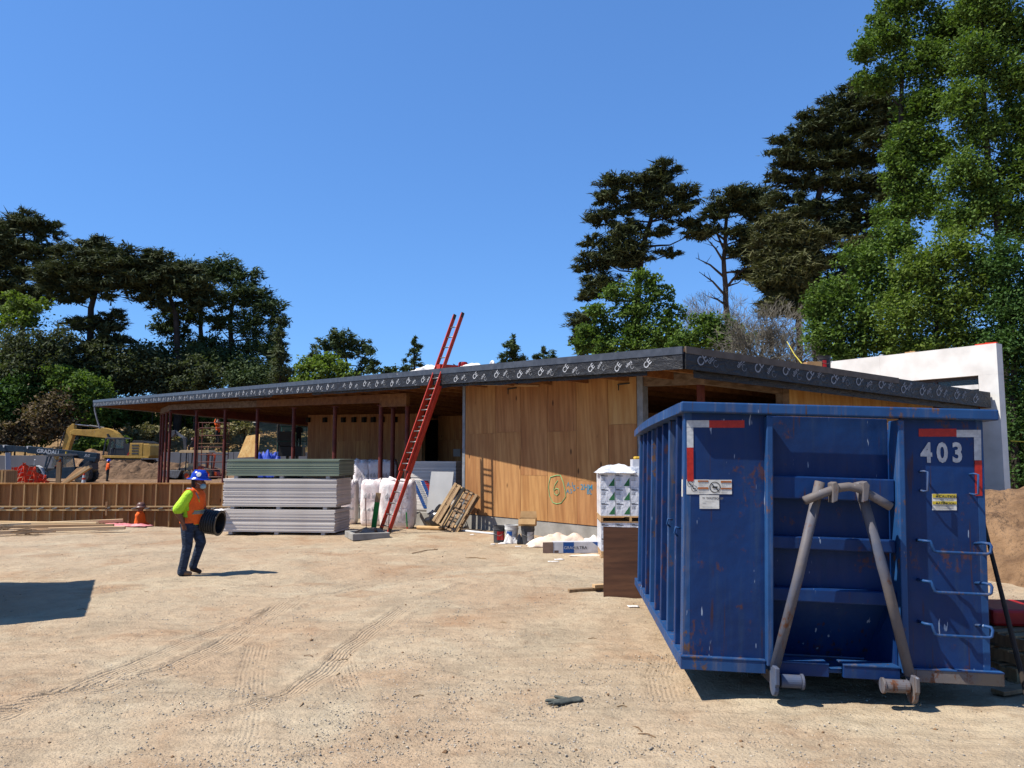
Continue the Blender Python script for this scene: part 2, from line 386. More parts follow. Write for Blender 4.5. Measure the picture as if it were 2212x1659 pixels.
CHALKG = M('chalk_green', lin(150,206,140), None, 40, 0.9)
CHALKB = M('chalk_blue', lin(70,150,180), None, 40, 0.9)
BOXGREEN = M('print_green', lin(60,130,80), None, 20, 0.7)
BOXBLUE = M('print_blue', lin(50,90,150), None, 20, 0.7)
BRANDBLUE = M('print_deep_blue', lin(20,84,160), None, 20, 0.6)
REDP = M('red_plastic', lin(190,30,28), lin(160,24,24), 6, 0.45)
YELLOWP = M('yellow_plastic', lin(240,200,80), lin(226,180,60), 6, 0.5)
CONEOR = M('cone_orange', lin(232,70,40), lin(210,56,30), 6, 0.6)
MESHOR = M('mesh_orange', lin(240,84,40), lin(220,66,30), 8, 0.7)
TUBE_K = M('cardboard_tube', lin(214,176,124), lin(196,156,106), 5, 0.85)
PVC = M('pvc_white', lin(232,232,230), None, 5, 0.4)
GREYBOX = M('carton_grey', lin(206,206,210), lin(190,190,196), 6, 0.7)
PRINTBR = M('print_brown', lin(120,96,84), None, 12, 0.8)
GLOVE = M('glove_grey', lin(96,100,92), lin(66,70,66), 12, 0.9, 0.5, 20)
ROPEY = M('rope_yellow', lin(226,206,70), None, 20, 0.8)
def leafmat(name, a, b_, c, sc=0.5, trans=0.35, rough=0.75):
    m, t, b, new, link = newmat(name)
    v = coords(t); n = noise(t, v, sc, 4); n2 = noise(t, v, sc*14, 2)
    col = ramp(t, n, [(0.33, b_), (0.67, a)])
    col = mix(t, mth(t, 'MULTIPLY', ramp(t, n2, bw(0.45, 0.62)), 0.75), col, c)
    link(col, b.inputs['Base Color']); b.inputs['Roughness'].default_value = rough; b.inputs['Specular IOR Level'].default_value = 0.12
    if trans:
        tr = new('ShaderNodeBsdfTranslucent'); link(mix(t, 1.0, col, (1.0, 1.15, 0.45), 'MULTIPLY'), tr.inputs['Color'])
        ms = new('ShaderNodeMixShader'); ms.inputs[0].default_value = trans
        link(b.outputs[0], ms.inputs[1]); link(tr.outputs[0], ms.inputs[2])
        link(ms.outputs[0], t.nodes['Material Output'].inputs['Surface'])
    return m
L_CYP = leafmat('foliage_cypress', (0.048,0.060,0.026), (0.032,0.044,0.020), (0.080,0.084,0.034), 0.25, 0.12, 0.8)
L_CYPW = leafmat('foliage_cypress_olive', (0.082,0.086,0.036), (0.052,0.060,0.027), (0.120,0.110,0.048), 0.3, 0.15, 0.8)
L_PINE = leafmat('foliage_pine', (0.046,0.070,0.028), (0.030,0.050,0.022), (0.078,0.100,0.036), 0.25, 0.15, 0.8)
L_DEC = leafmat('foliage_broadleaf', (0.085,0.140,0.030), (0.055,0.100,0.022), (0.140,0.195,0.042), 0.3, 0.35)
L_DEC2 = leafmat('foliage_broadleaf_light', (0.115,0.165,0.034), (0.075,0.122,0.026), (0.170,0.215,0.046), 0.3, 0.4)
L_IVY = leafmat('foliage_ivy', (0.045,0.095,0.022), (0.026,0.060,0.015), (0.085,0.140,0.040), 0.5, 0.3, 0.7)
L_OLIVE = leafmat('foliage_olive', (0.062,0.076,0.036), (0.044,0.058,0.028), (0.095,0.105,0.050), 0.3, 0.25, 0.7)
L_BROWN = leafmat('foliage_dry_brown', (0.125,0.088,0.052), (0.085,0.066,0.038), (0.160,0.120,0.070), 0.4, 0.2, 0.8)
L_DRY = leafmat('dry_grass', (0.22,0.18,0.09), (0.12,0.12,0.05), (0.28,0.23,0.12), 0.4, 0.2, 0.8)
BARK = M('bark_grey', lin(100,86,74), lin(64,54,46), 3, 0.95, 0.8, 14, stretch=(1,1,0.3), dist=0.05)
BARKD = M('bark_dark', lin(70,60,52), lin(44,37,32), 3, 0.95, 0.6, 14, stretch=(1,1,0.3), dist=0.05)
BARKL = M('bare_twig', lin(132,126,112), lin(100,94,84), 6, 0.95)
# ---------------------------------------------------------------- ground
TRACKS = [  # (points in photograph coordinates on the ground, half width, ribs per metre)
    ([(1010,1262),(900,1300),(800,1362),(748,1402),(705,1450),(640,1500),(545,1538),(400,1572),(250,1600),(0,1640)], 0.13, 26),
    ([(640,1290),(560,1340),(470,1400),(360,1450),(230,1490),(100,1520),(0,1545)], 0.17, 24),
    ([(560,1390),(545,1450),(540,1520),(525,1600),(500,1660)], 0.15, 26),
    ([(0,1560),(180,1490),(330,1420),(480,1360),(640,1300),(800,1262)], 0.15, 24),
    ([(735,1420),(745,1470),(760,1510)], 0.15, 26),
    ([(1440,1420),(1425,1460),(1440,1520)], 0.15, 24),
]
def ground_height(x, y):
    x = np.asarray(x, float); y = np.asarray(y, float)
    z = 0.06 * sstep(9, 5, y)
    z = z + (0.05*fbm(x, y, 2.6, 3, 3) + 0.030*fbm(x, y, 0.75, 3, 11)) * sstep(60, 30, y)
    z = z - 0.85 * sstep(-6.2, -7.2, x) * sstep(22.45, 22.75, y) * sstep(24.2, 23.9, y)      # footing trench
    z = z + 0.07 * sstep(22.7, 22.2, y) * sstep(21.2, 22.1, y) * sstep(-4.5, -7, x) * (0.6 + 0.8*fbm(x, y, 0.9, 3, 5))
    z = z + 0.03 * sstep(18.8, 19.4, y) * sstep(22, 21, y) * sstep(-5, -3.5, x)
    return z
def gz(x, y): return float(ground_height(np.array([x]), np.array([y]))[0])
def axis(parts):
    out = []
    for a, b, n in parts: out.append(np.linspace(a, b, n, endpoint=False))
    return np.concatenate(out)
gx = np.concatenate([-np.geomspace(3500, 13, 26), axis([(-12.6, -7, 90), (-7, 5.5, 330), (5.5, 13, 70)]), np.geomspace(13, 3500, 26)])
gy = np.concatenate([-np.geomspace(900, 2, 14), axis([(-1.5, 3.4, 20), (3.4, 9, 210), (9, 16, 170), (16, 26, 150), (26, 34, 24)]), np.geomspace(34, 4000, 34)])
GX, GY = np.meshgrid(gx, gy)
GZ = ground_height(GX, GY)
near = sstep(26, 14, GY)
GZ += (0.016*fbm(GX, GY, 0.22, 3, 21)) * near                           # clods and scuffs
ridg = np.abs(fbm(GX + 0.3*fbm(GX, GY, 0.8, 2, 2), GY*2.2, 0.7, 3, 31)); GZ += 0.03*np.clip(0.12-ridg, 0, 1) * near
TU = np.zeros_like(GX); TM = np.zeros_like(GX)
for pts, hw, ribs in TRACKS:
    P = [on_ground(*p) for p in pts]
    bd = np.full(GX.shape, 9.0); bu = np.zeros_like(GX)
    for a, b in zip(P[:-1], P[1:]):
        dx, dy = b.x-a.x, b.y-a.y; L2 = dx*dx+dy*dy
        t = np.clip(((GX-a.x)*dx + (GY-a.y)*dy)/L2, 0, 1)
        ex, ey = GX-(a.x+t*dx), GY-(a.y+t*dy); d = np.hypot(ex, ey)
        sgn = np.sign(dx*ey - dy*ex); k = d < bd
        bd = np.where(k, d, bd); bu = np.where(k, d*sgn, bu)
    big_ = len(pts) > 5
    m = (1.0 if big_ else 0.4)*sstep(hw*1.12, hw*0.8, bd) * sstep(-0.45 if big_ else -0.15, 0.3, fbm(GX, GY, 1.4, 2, 41))
    GZ += -0.010*m + (0.013 if big_ else 0.006)*np.exp(-((bd-hw*1.2)/0.05)**2) * sstep(-0.25, 0.1, fbm(GX, GY, 1.4, 2, 41))
    k = m > TM; TU = np.where(k, bu*ribs, TU); TM = np.maximum(TM, m)
ny, nx = GX.shape
idx = np.arange(nx*ny).reshape(ny, nx)
Fq = np.stack([idx[:-1,:-1], idx[:-1,1:], idx[1:,1:], idx[1:,:-1]], -1).reshape(-1, 4)
def ground_mat():
    m, t, b, new, link = newmat('site_dirt')
    v = coords(t)
    big = noise(t, v, 0.22, 4); mid = noise(t, v, 0.9, 6, 0.65, 0.6); fin = noise(t, v, 5, 6, 0.7); grit = noise(t, v, 42, 3, 0.6); pale = noise(t, v, 0.5, 5, 0.6, 1.0)
    c = ramp(t, big, [(0.36, lin(192,163,131)), (0.62, lin(197,175,145))])
    c = mix(t, ramp(t, pale, bw(0.44, 0.68)), c, lin(205,187,157))
    c = mix(t, mth(t, 'MULTIPLY', ramp(t, mid, bw(0.47, 0.66)), 0.6), c, lin(164,147,122))       # gravelly grey
    c = mix(t, mth(t, 'MULTIPLY', ramp(t, noise(t, v, 0.7, 5, 0.6, 0.4), bw(0.54, 0.70)), 0.6), c, lin(166,124,88))
    c = mix(t, mth(t, 'MULTIPLY', ramp(t, fin, bw(0.52, 0.72)), 0.45), c, lin(150,124,96))
    c = mix(t, mth(t, 'MULTIPLY', ramp(t, grit, bw(0.60, 0.70)), 0.5), c, lin(136,118,96))
    c = mix(t, mth(t, 'MULTIPLY', ramp(t, noise(t, v, 65, 2), bw(0.66, 0.72)), 0.5), c, lin(206,194,176))
    at_ = new('ShaderNodeAttribute'); at_.attribute_name = 'track_u'
    am = new('ShaderNodeAttribute'); am.attribute_name = 'track_m'
    rib = mth(t, 'SINE', mth(t, 'MULTIPLY', at_.outputs['Fac'], 6.2832))
    c = mix(t, mth(t, 'MULTIPLY', am.outputs['Fac'], 0.35), c, lin(188,162,132))
    link(c, b.inputs['Base Color']); b.inputs['Roughness'].default_value = 0.95; b.inputs['Specular IOR Level'].default_value = 0.12
    h = mth(t, 'ADD', mth(t, 'MULTIPLY', fin, 0.9), mth(t, 'MULTIPLY', grit, 0.30))
    h = mth(t, 'ADD', h, mth(t, 'MULTIPLY', mth(t, 'MULTIPLY', rib, am.outputs['Fac']), 0.09))
    h = mth(t, 'ADD', h, mth(t, 'MULTIPLY', noise(t, coords(t, 'Object', (1.0,3.2,1)), 2.2, 6, 0.7, 0.8), 0.9))
    bump(t, b, h, 1.0, 0.05)
    return m
me = raw_mesh('ground', np.stack([GX.ravel(), GY.ravel(), GZ.ravel()], 1), Fq, 4, ground_mat(), True)
for nm, arr in (('track_u', TU), ('track_m', TM)):
    a = me.attributes.new(nm, 'FLOAT', 'POINT'); a.data.foreach_set('value', arr.astype(np.float32).ravel())
struct(put('ground', me))
# loose stones and clods lying on the dirt
def stones(name, n, smin, smax, mat, seed, ymin, ymax):
    r = np.random.default_rng(seed)
    y = ymin * (ymax/ymin)**r.random(n*3); x = (r.random(n*3)*1.5 - 0.78) * y
    dens = sstep(-0.05, 0.22, fbm(x, y, 1.1, 3, 77) + 0.10*r.standard_normal(n*3))
    keep = np.where((r.random(n*3) < 0.12 + 0.88*dens))[0][:n]; x, y = x[keep], y[keep]; n = len(x)
    s = smin * (smax/smin)**(r.random(n)**2.2)
    base = np.array([(1,0,0),(-1,0,0),(0,1,0),(0,-1,0),(0,0,1),(0,0,-1)], float)
    fc = np.array([(0,2,4),(2,1,4),(1,3,4),(3,0,4),(2,0,5),(1,2,5),(3,1,5),(0,3,5)])
    V = base[None]*(0.7+0.6*r.random((n,6,1)))*s[:,None,None]
    V[:,:,2] *= 0.65; a = r.random(n)*6.28; ca, sa = np.cos(a)[:,None], np.sin(a)[:,None]
    V = np.stack([V[:,:,0]*ca - V[:,:,1]*sa, V[:,:,0]*sa + V[:,:,1]*ca, V[:,:,2]], -1)
    V[:,:,0] += x[:,None]; V[:,:,1] += y[:,None]; V[:,:,2] += (ground_height(x, y) + s*0.12 + 0.002)[:,None]
    Fc = (fc[None] + (np.arange(n)*6)[:,None,None]).reshape(-1, 3)
    o = put(name, raw_mesh(name, V.reshape(-1,3), Fc, 3, mat)); return o
STONE = M('stone', lin(214,200,176), lin(172,156,134), 9, 0.9, 0.2, 60)
STONEG = M('stone_grey', lin(186,178,166), lin(150,142,130), 9, 0.9, 0.2, 60)
tag(stones('gravel', 26000, 0.003, 0.012, STONE, 5, 3.6, 24), 'pale loose gravel scattered over the bare dirt yard', 'gravel', kind='stuff')
tag(stones('soil_clods', 500, 0.006, 0.022, SOIL, 6, 3.8, 24), 'brown crumbs and clods of soil lying on the yard', 'soil', kind='stuff')
tag(stones('grey_gravel', 22000, 0.003, 0.012, STONEG, 8, 3.6, 24), 'grey crushed stone mixed into the dirt yard', 'gravel', kind='stuff')

# ---------------------------------------------------------------- mounds, bank and hill
def heap(name, cx, cy, rx, ry, h, mat, seed, n=70, rough=0.16, power=1.0, z0=0.0, res=None):
    u = np.linspace(-1, 1, n); U, Vv = np.meshgrid(u, u)
    X = cx + U*rx; Y = cy + Vv*ry
    r = np.sqrt(U*U + Vv*Vv) + 0.22*fbm(X, Y, min(rx,ry)*0.7, 3, seed)
    Z = h*np.clip(1 - r**(1.6*power), -0.12, 1) * (1 + 0.25*fbm(X, Y, min(rx,ry)*0.5, 2, seed+3))
    Z = Z + rough*fbm(X, Y, min(rx, ry)*0.35, 5, seed+7)*sstep(1.05, 0.8, r) + 0.5*rough*np.abs(fbm(X, Y, min(rx, ry)*0.12, 3, seed+9))*sstep(1.05, 0.8, r)
    Z = np.where(r > 1.05, -0.25, Z) + z0
    i = np.arange(n*n).reshape(n, n)
    Fc = np.stack([i[:-1,:-1], i[:-1,1:], i[1:,1:], i[1:,:-1]], -1).reshape(-1, 4)
    return struct(put(name, raw_mesh(name, np.stack([X.ravel(), Y.ravel(), Z.ravel()], 1), Fc, 4, mat, True)))
heap('soil_mound', 12.4, 14.6, 5.4, 3.4, 1.34, SOIL, 3, 170, 0.30, 2.2)
heap('soil_mound', *at(262, 1000, 72)[:2], 4.6, 4.4, 1.35, SOILD, 5, 90, 0.75, 1.2)
heap('soil_mound', *at(345, 1000, 69)[:2], 5.6, 3.4, 1.35, SOILD, 9, 90, 0.8, 1.0)
heap('soil_mound', *at(205, 1000, 76)[:2], 4.4, 3.2, 2.6, SOIL, 12, 60, 0.4, 1.0)
heap('soil_mound', *at(300, 1000, 79)[:2], 9.5, 5.0, 1.32, SOILD, 15, 70, 0.2, 2.6)
def hill_height(x, y):
    t = sstep(87, 105, y)
    z = -0.3 + 6.3*t*sstep(-85, -10, x + 0*y)*0.55 + 3.0*t + 9*sstep(105, 190, y)
    z = z + 0.9*fbm(x, y, 9, 5, 51)*sstep(87, 92, y) + 1.5*fbm(x, y, 30, 2, 61)*t
    z = z + 1.5*sstep(86.5, 87.2, y)
    return z
def hill_mat():
    m, t, b, new, link = newmat('bank_soil')
    v = coords(t); n = noise(t, v, 0.16, 5, 0.6, 0.5); f = noise(t, v, 0.9, 6, 0.7)
    c = ramp(t, n, [(0.40, lin(172,140,100)), (0.52, lin(150,124,82)), (0.64, lin(112,112,62))])
    c = mix(t, mth(t, 'MULTIPLY', ramp(t, f, bw(0.45, 0.7)), 0.7), c, lin(96,76,52))
    link(c, b.inputs['Base Color']); b.inputs['Roughness'].default_value = 0.95; b.inputs['Specular IOR Level'].default_value = 0.1
    bump(t, b, f, 1.0, 0.5); return m
hx, hy = np.meshgrid(np.linspace(-150, 150, 260), np.concatenate([np.linspace(86.3, 110, 60), np.linspace(111, 260, 30)]))
hz = hill_height(hx, hy); ny, nx = hx.shape; idx = np.arange(nx*ny).reshape(ny, nx)
Fq = np.stack([idx[:-1,:-1], idx[:-1,1:], idx[1:,1:], idx[1:,:-1]], -1).reshape(-1, 4)
struct(put('hillside', raw_mesh('hillside', np.stack([hx.ravel(), hy.ravel(), hz.ravel()], 1), Fq, 4, hill_mat(), True)))
def hz_at(x, y): return float(hill_height(np.array([x]), np.array([y]))[0])

sx_, sy_ = np.meshgrid(np.linspace(-80, -6, 150), np.linspace(24.6, 84.6, 120))           # churned brown soil behind the formwork
sz_ = 0.05 + 0.10*fbm(sx_, sy_, 3.0, 4, 91)
ny, nx = sx_.shape; idx = np.arange(nx*ny).reshape(ny, nx); Fq = np.stack([idx[:-1,:-1], idx[:-1,1:], idx[1:,1:], idx[1:,:-1]], -1).reshape(-1, 4)
struct(put('soil_terrace', raw_mesh('soil_terrace', np.stack([sx_.ravel(), sy_.ravel(), sz_.ravel()], 1), Fq, 4, SOIL, True)))
# ---------------------------------------------------------------- the timber building
FO = Vector((-0.512, 20.875, 0)); FD = Vector((0.7003, -0.7139, 0)); FN = Vector((0.7139, 0.7003, 0))   # street wall: origin, along, inwards
def s_of(px, n=0.0):
    """distance along the wall (set back n) where a column of the photograph meets it"""
    k = (px - 1106) / 1657.3; o = FO + FN*n
    return (k*o.y - o.x) / (FD.x - k*FD.y)
def fw(s, n, z): return FO + FD*s + FN*n + Vector((0, 0, z))
RA, RB = Vector((3.29,14.5,4.125)), Vector((-28.03,51.1,5.76))
RC, RD = Vector((12.95,20.7,3.77)), Vector((-12.6,61.0,4.42))
def roof(u, v):
    """u: 0 at the near corner .. 1 far end, v: 0 street eave .. 1 back"""
    return (RA*(1-u) + RB*u)*(1-v) + (RC*(1-u) + RD*u)*v
def roof_at(p):
    u, v = 0.3, 0.3
    for _ in range(30):
        q = roof(u, v); e = Vector((p.x-q.x, p.y-q.y))
        a = (roof(u+1e-3, v)-q)/1e-3; b = (roof(u, v+1e-3)-q)/1e-3
        det = a.x*b.y - a.y*b.x
        u += (e.x*b.y - e.y*b.x)/det; v += (a.x*e.y - a.y*e.x)/det
    return roof(u, v).z
bld = thing('timber_pavilion', 'unfinished plywood building with long low black-edged roof on red steel posts', 'building', FO)
INV = Matrix.Translation(-FO)
class BB(MB):
    def build(s, name, mats, parent=None, **k):
        s.v = [tuple(Vector(p) - FO) for p in s.v]
        return MB.build(s, name, mats, parent or bld, **k)
FH = 0.42
# deck
n = 24; mb = BB(); vs = []; fs = []
for k, dz in ((0, -0.02), (1, -0.13)):
    for i in range(n+1):
        for j in range(2): vs.append(roof(i/n, (0.004, 0.996)[j]) + Vector((0,0,dz)))
o = 2*(n+1)
for i in range(n):
    a = 2*i
    fs += [(a, a+1, a+3, a+2), (o+a, o+a+2, o+a+3, o+a+1), (a, a+2, o+a+2, o+a), (a+1, o+a+1, o+a+3, a+3)]
fs += [(0, o, o+1, 1), (2*n, 2*n+1, o+2*n+1, o+2*n)]
mb.add(vs, fs); roof_o = mb.build('roof', [LUMY])
def fascia(P, Q, out, name, mat, z0, z1, t=0.045, segs=1, off=0.0, parent=roof_o):
    mb = BB()
    for i in range(segs):
        a = P.lerp(Q, i/segs); b = P.lerp(Q, (i+1)/segs); ov = out*off
        mb.plate(a+ov+Vector((0,0,z0)), b+ov+Vector((0,0,z0)), b+ov+Vector((0,0,z1)), a+ov+Vector((0,0,z1)), t)
    return mb.build(name, [mat], parent)
outL = Vector((-(RB-RA).y, (RB-RA).x, 0)).normalized()
if outL.dot(Vector((-1,-1,0))) < 0: outL = -outL
outR = Vector(((RC-RA).y, -(RC-RA).x, 0)).normalized()
outE = Vector(((RD-RB).y, -(RD-RB).x, 0)).normalized()
if outE.dot(Vector((-1,0,0))) < 0: outE = -outE
fascia(RB, RA, outL, 'fascia_membrane', MEMB, -FH, -0.13, 0.05)
fascia(RB + outL*0.014, RA + outL*0.014 + (RA-RB).normalized()*0.01, outL, 'coping', MEMBTOP, -0.135, 0.012, 0.05)
fascia(RA, RC, outR, 'fascia_membrane', MEMB, -FH, -0.10, 0.05)
fascia(RA + outR*0.014, RA.lerp(RC, 0.62) + outR*0.014, outR, 'coping', COPBROWN, -0.12, 0.014, 0.05)
fascia(RA.lerp(RC, 0.62), RC, outR, 'fascia_membrane', MEMB, -0.10, 0.0, 0.05)
fascia(RD, RB, outE, 'fascia_board', FOILGREY, -FH, 0.0, 0.05)
fascia(RC, RD, Vector((1,1,0)), 'fascia_board', LUMY, -FH, 0.0, 0.05)
# loose flaps of membrane hanging below the eave
for a, b, dz in ((0.02, 0.17, 0.09), (0.19, 0.33, 0.07), (0.40, 0.47, 0.06)):
    P, Q = RA.lerp(RB, a), RA.lerp(RB, b); mb = BB(); k = 14
    for i in range(k):
        f0, f1 = i/k, (i+1)/k; p, q = P.lerp(Q, f0), P.lerp(Q, f1)
        h0, h1 = dz*(0.7+0.5*random.random()), dz*(0.7+0.5*random.random())
        if i: h0 = hl
        hl = h1; iv = -outL*0.07
        mb.plate(p+iv+Vector((0,0,-FH-h0)), q+iv+Vector((0,0,-FH-h1)), q+iv+Vector((0,0,-FH+0.03)), p+iv+Vector((0,0,-FH+0.03)), 0.01)
    mb.build('membrane_flap', [MEMB], roof_o)
mb = BB()
for i in range(18):
    p, q = RA.lerp(RC, 0.03+i*0.052), RA.lerp(RC, 0.03+(i+1)*0.052)
    mb.plate(p-outR*0.10+Vector((0,0,-FH-0.13)), q-outR*0.10+Vector((0,0,-FH-0.13)), q-outR*0.10+Vector((0,0,-FH+0.02)), p-outR*0.10+Vector((0,0,-FH+0.02)), 0.01)
mb.build('membrane_flap', [MEMB], roof_o)
# printed marks on the membrane
def prints(P, Q, out, mat, step, size, z, start, name):
    d = (Q-P); L = d.length; d.normalize(); up = Vector((0,0,1)); s = start; i = 0
    while s < L - 0.6:
        if random.random() < 0.05: s += step; i += 1; continue
        ja = R_(random.uniform(-9, 9)); mb = BB(); o = P + d*s + out*0.058 + up*(z + 0.03*math.sin(i*2.3)); o.z += (Q.z-P.z)*0
        if i % 2 == 0: letters(mb, 'CE', size*1.5, o + d*size*0.3 - up*0.02, d, up, R_(42)+ja, bold=0.015)
        else:
            letters(mb, 'ultra', size*0.85, o + up*size*0.25 - d*0.08, d, up, R_(42)+ja, bold=0.015)
            c = o + d*size*0.62 + up*size*0.42
            ring = [(c + d*(math.cos(a)*r) + up*(math.sin(a)*r)) for r in (size*0.37, size*0.42) for a in [1.2 + k*math.pi/8 for k in range(14)]]
            mb.add(ring, [(k, k+1, 15+k, 14+k) for k in range(13)])
        mb.build(name, [mat], roof_o)
        s += step*(0.85+0.3*random.random()); i += 1
dL = (RB-RA).normalized()
prints(RB - outL*0, RA, outL, PRINT, 0.40, 0.115, -FH+0.05, 0.4, 'printed_mark')
prints(RA, RC, outR, PRINTDIM, 0.44, 0.165, -FH+0.08, 0.3, 'printed_mark')  # dimmer print tone here carries the shade of the right-hand eave
# drip strap hanging off the far corner
p = RB + Vector((0.1,-0.1,-0.2)); mb = BB(); mb.tube([p, p+Vector((0.05,0,-0.5)), p+Vector((0.2,0,-1.0)), p+Vector((0.45,0,-1.7))], 0.06, 5); mb.build('hanging_strap', [FOILGREY], roof_o)
# joists
for i in range(40):
    u = 0.012 + i*0.0248; 
    if u > 0.99: break
    a = roof(u, 0.006); b = roof(u, 0.99)
    BB().beam(a+Vector((0,0,-0.27)), b+Vector((0,0,-0.27)), 0.075, 0.27).build('joist', [LUMY])
# post line and its beam (posts stand along a line set in from the eave)
cols = []
c0 = Vector((-6.5, 28.0, 0)); cd = Vector((-0.663, 0.749, 0))
for px in (822, 722, 633, 554, 484, 422, 365):
    k = (px-1106)/1657.3; t = (k*c0.y - c0.x)/(cd.x - k*cd.y); cols.append(c0 + cd*t)
extra = [Vector(((px-1106)/1657.3*Y, Y, 0)) for px, Y in ((357, 43.4), (350, 45.6), (345, 47.4), (848, 26.6), (879, 24.8), (1233, 60))][:5]
topz = lambda p: roof_at(p) - 0.41
def beamline(P, Q, w, h, mat, name, dz=0.0):
    a = P + Vector((0,0,topz(P)-h/2+dz)); b = Q + Vector((0,0,topz(Q)-h/2+dz))
    return BB().beam(a, b, w, h).build(name, [mat])
for a, b in zip(cols[:-1], cols[1:]): beamline(a + (a-b).normalized()*0.0, b, 0.14, 0.28, PAPER if (a.y > 33) else BEAMW, 'beam')
beamline(cols[0] + (cols[0]-cols[1]).normalized()*1.6, cols[0], 0.14, 0.42, BEAMW, 'beam')
beamline(cols[-1], extra[2], 0.14, 0.36, PAPER, 'beam')
beamline(cols[-1], cols[-1] + Vector((.842,.539,0))*14, 0.16, 0.40, STEELRED, 'beam', -0.05)
def column(p, r=0.075, ztop=None):
    z1 = ztop if ztop else topz(p) - 0.36
    mb = BB(); mb.cyl(p, p+Vector((0,0,z1)), r, n=12); o = mb.build('steel_post', [STEELRED], smooth=False)
    BB().box(p+Vector((0,0,z1-0.01)), (0.26,0.26,0.03)).build('cap_plate', [STEELRED], o)
for p in cols + extra: column(p)
for q in (extra[3], extra[4]): pass
# slab and stem wall
sL, s0, s1, sC = -26.0, s_of(1006), s_of(1378), s_of(1526)
RW = Vector((0.842, 0.539, 0)); RN = Vector((-0.539, 0.842, 0))          # right-hand wall: along, inwards
PC = fw(sC, 0, 0)
def rw(s, n, z): return PC + RW*s + RN*n + Vector((0,0,z))
def poly_prism(pts, z0, z1):
    k = len(pts); mb = BB()
    mb.add([Vector((p.x,p.y,z0)) for p in pts] + [Vector((p.x,p.y,z1)) for p in pts],
           [tuple(range(k)), tuple(range(2*k-1, k-1, -1))] + [(i, (i+1) % k, (i+1) % k+k, i+k) for i in range(k)]); return mb
poly_prism([fw(sL,0.02,0), fw(sC,0.02,0), rw(9.5,0.05,0), rw(9.5,12,0), fw(sL,13,0)], -0.2, 0.36).build('floor_slab', [SLABM])
SLABZ = 0.42
mb = BB(); a, b = fw(s0-0.1,0,0), fw(s1+0.1,0,0)
def wallbox(a, b, out, t, z0a, z1a, z1b=None, z0b=None):
    z1b = z1a if z1b is None else z1b; z0b = z0a if z0b is None else z0b
    o = out*t
    return BB().add([Vector((a.x,a.y,z0a)), Vector((b.x,b.y,z0b)), Vector((b.x,b.y,z1b)), Vector((a.x,a.y,z1a)),
                     Vector((a.x,a.y,z0a))+o, Vector((b.x,b.y,z0b))+o, Vector((b.x,b.y,z1b))+o, Vector((a.x,a.y,z1a))+o],
                    [(0,1,2,3),(7,6,5,4),(0,4,5,1),(1,5,6,2),(2,6,7,3),(3,7,4,0)])
wallbox(a, b, FN, 0.25, -0.2, 0.43, 0.38).build('stem_wall', [CONC], bevel=0.008)
wallbox(fw(sL,0.0,0), fw(s0-0.12,0.0,0), FN, 0.2, -0.2, 0.37).build('slab_edge', [CONC], bevel=0.008)
# street wall sheathing: sheets with their own joints
def sheet(sa, sb, za, zb, zat, zbt, mat, n=0.0, t=0.018, name='plywood_sheet', frame=fw, out=None, parent=None):
    g = 0.0055; p = [frame(sa+g, n, za), frame(sb-g, n, zb), frame(sb-g, n, zbt), frame(sa+g, n, zat)]
    c = (p[0]+p[2])/2; mb = MB()
    nrm = (p[1]-p[0]).cross(p[3]-p[0]).normalized()
    if nrm.dot(Vector((0,0,0)) - c) < 0: p = [p[1], p[0], p[3], p[2]]
    mb.plate(*[q - c for q in p], t)
    dx = (frame(1,0,0)-frame(0,0,0)); ang = math.atan2(dx.y, dx.x)
    mb.v = [tuple(Matrix.Rotation(-ang, 3, 'Z') @ Vector(v)) for v in mb.v]
    return mb.build(name, [mat], parent or bld, loc=c - FO, rot=(0,0,ang))
pxs = [1006, 1070.8, 1126, 1183.8, 1246.3, 1315.7, 1378]
ss = [s_of(p) for p in pxs]
def ztop(s, n=0.0): return roof_at(fw(s, n, 0)) - 0.30
zb = lambda s: 0.43 + (0.38-0.43)*(s-s0)/(s1-s0) + 0.012
seams = {0: [(2.66, 'p')], 1: [(2.68, 'p')], 2: [(1.55, 'p')], 3: [(2.66, 'p')], 4: [(1.45, 'p')], 5: [(2.78, 'light')]}
for i in range(6):
    a, b = ss[i], ss[i+1]; zs = seams[i][0][0]
    sheet(a, b, zb(a), zb(b), zs, zs, PLY)
    sheet(a, b, zs+0.005, zs+0.005, ztop(a), ztop(b), PLY_PALE if i == 5 else PLY)
wallbox(fw(s0,0.06,0), fw(s1,0.06,0), FN, 0.10, 0.36, ztop(s0)+0.1, ztop(s1)+0.1).build('wall_framing', [LUMZ])
for s_, w_ in ((s0-0.06, 0.11), (s1+0.10, 0.16)):
    p = fw(s_, 0.05, 0)
    wallbox(fw(s_-w_/2, -0.03, 0), fw(s_+w_/2, -0.03, 0), FN, 0.2, 0.36, ztop(s_)+0.05).build('wrapped_post', [FOILGREY])
for s_ in (s_of(1130)-0.4, s_of(1350)):
    z = ztop(s_)-0.16; mb = BB(); mb.tube([fw(s_-0.16,-0.03,z), fw(s_+0.18,-0.03,z+0.01)], 0.018, 6); mb.tube([fw(s_-0.14,-0.03,z), fw(s_-0.14,-0.03,z-0.14)], 0.012, 6); mb.build('strap_hook', [BLACK])
mb = BB(); mb.tube([fw(s0+0.3,-0.25,ztop(s0)-0.02), fw(s0+2.9,-0.05,ztop(s0+3)-0.12)], 0.03, 4); mb.build('brace', [LUMX])
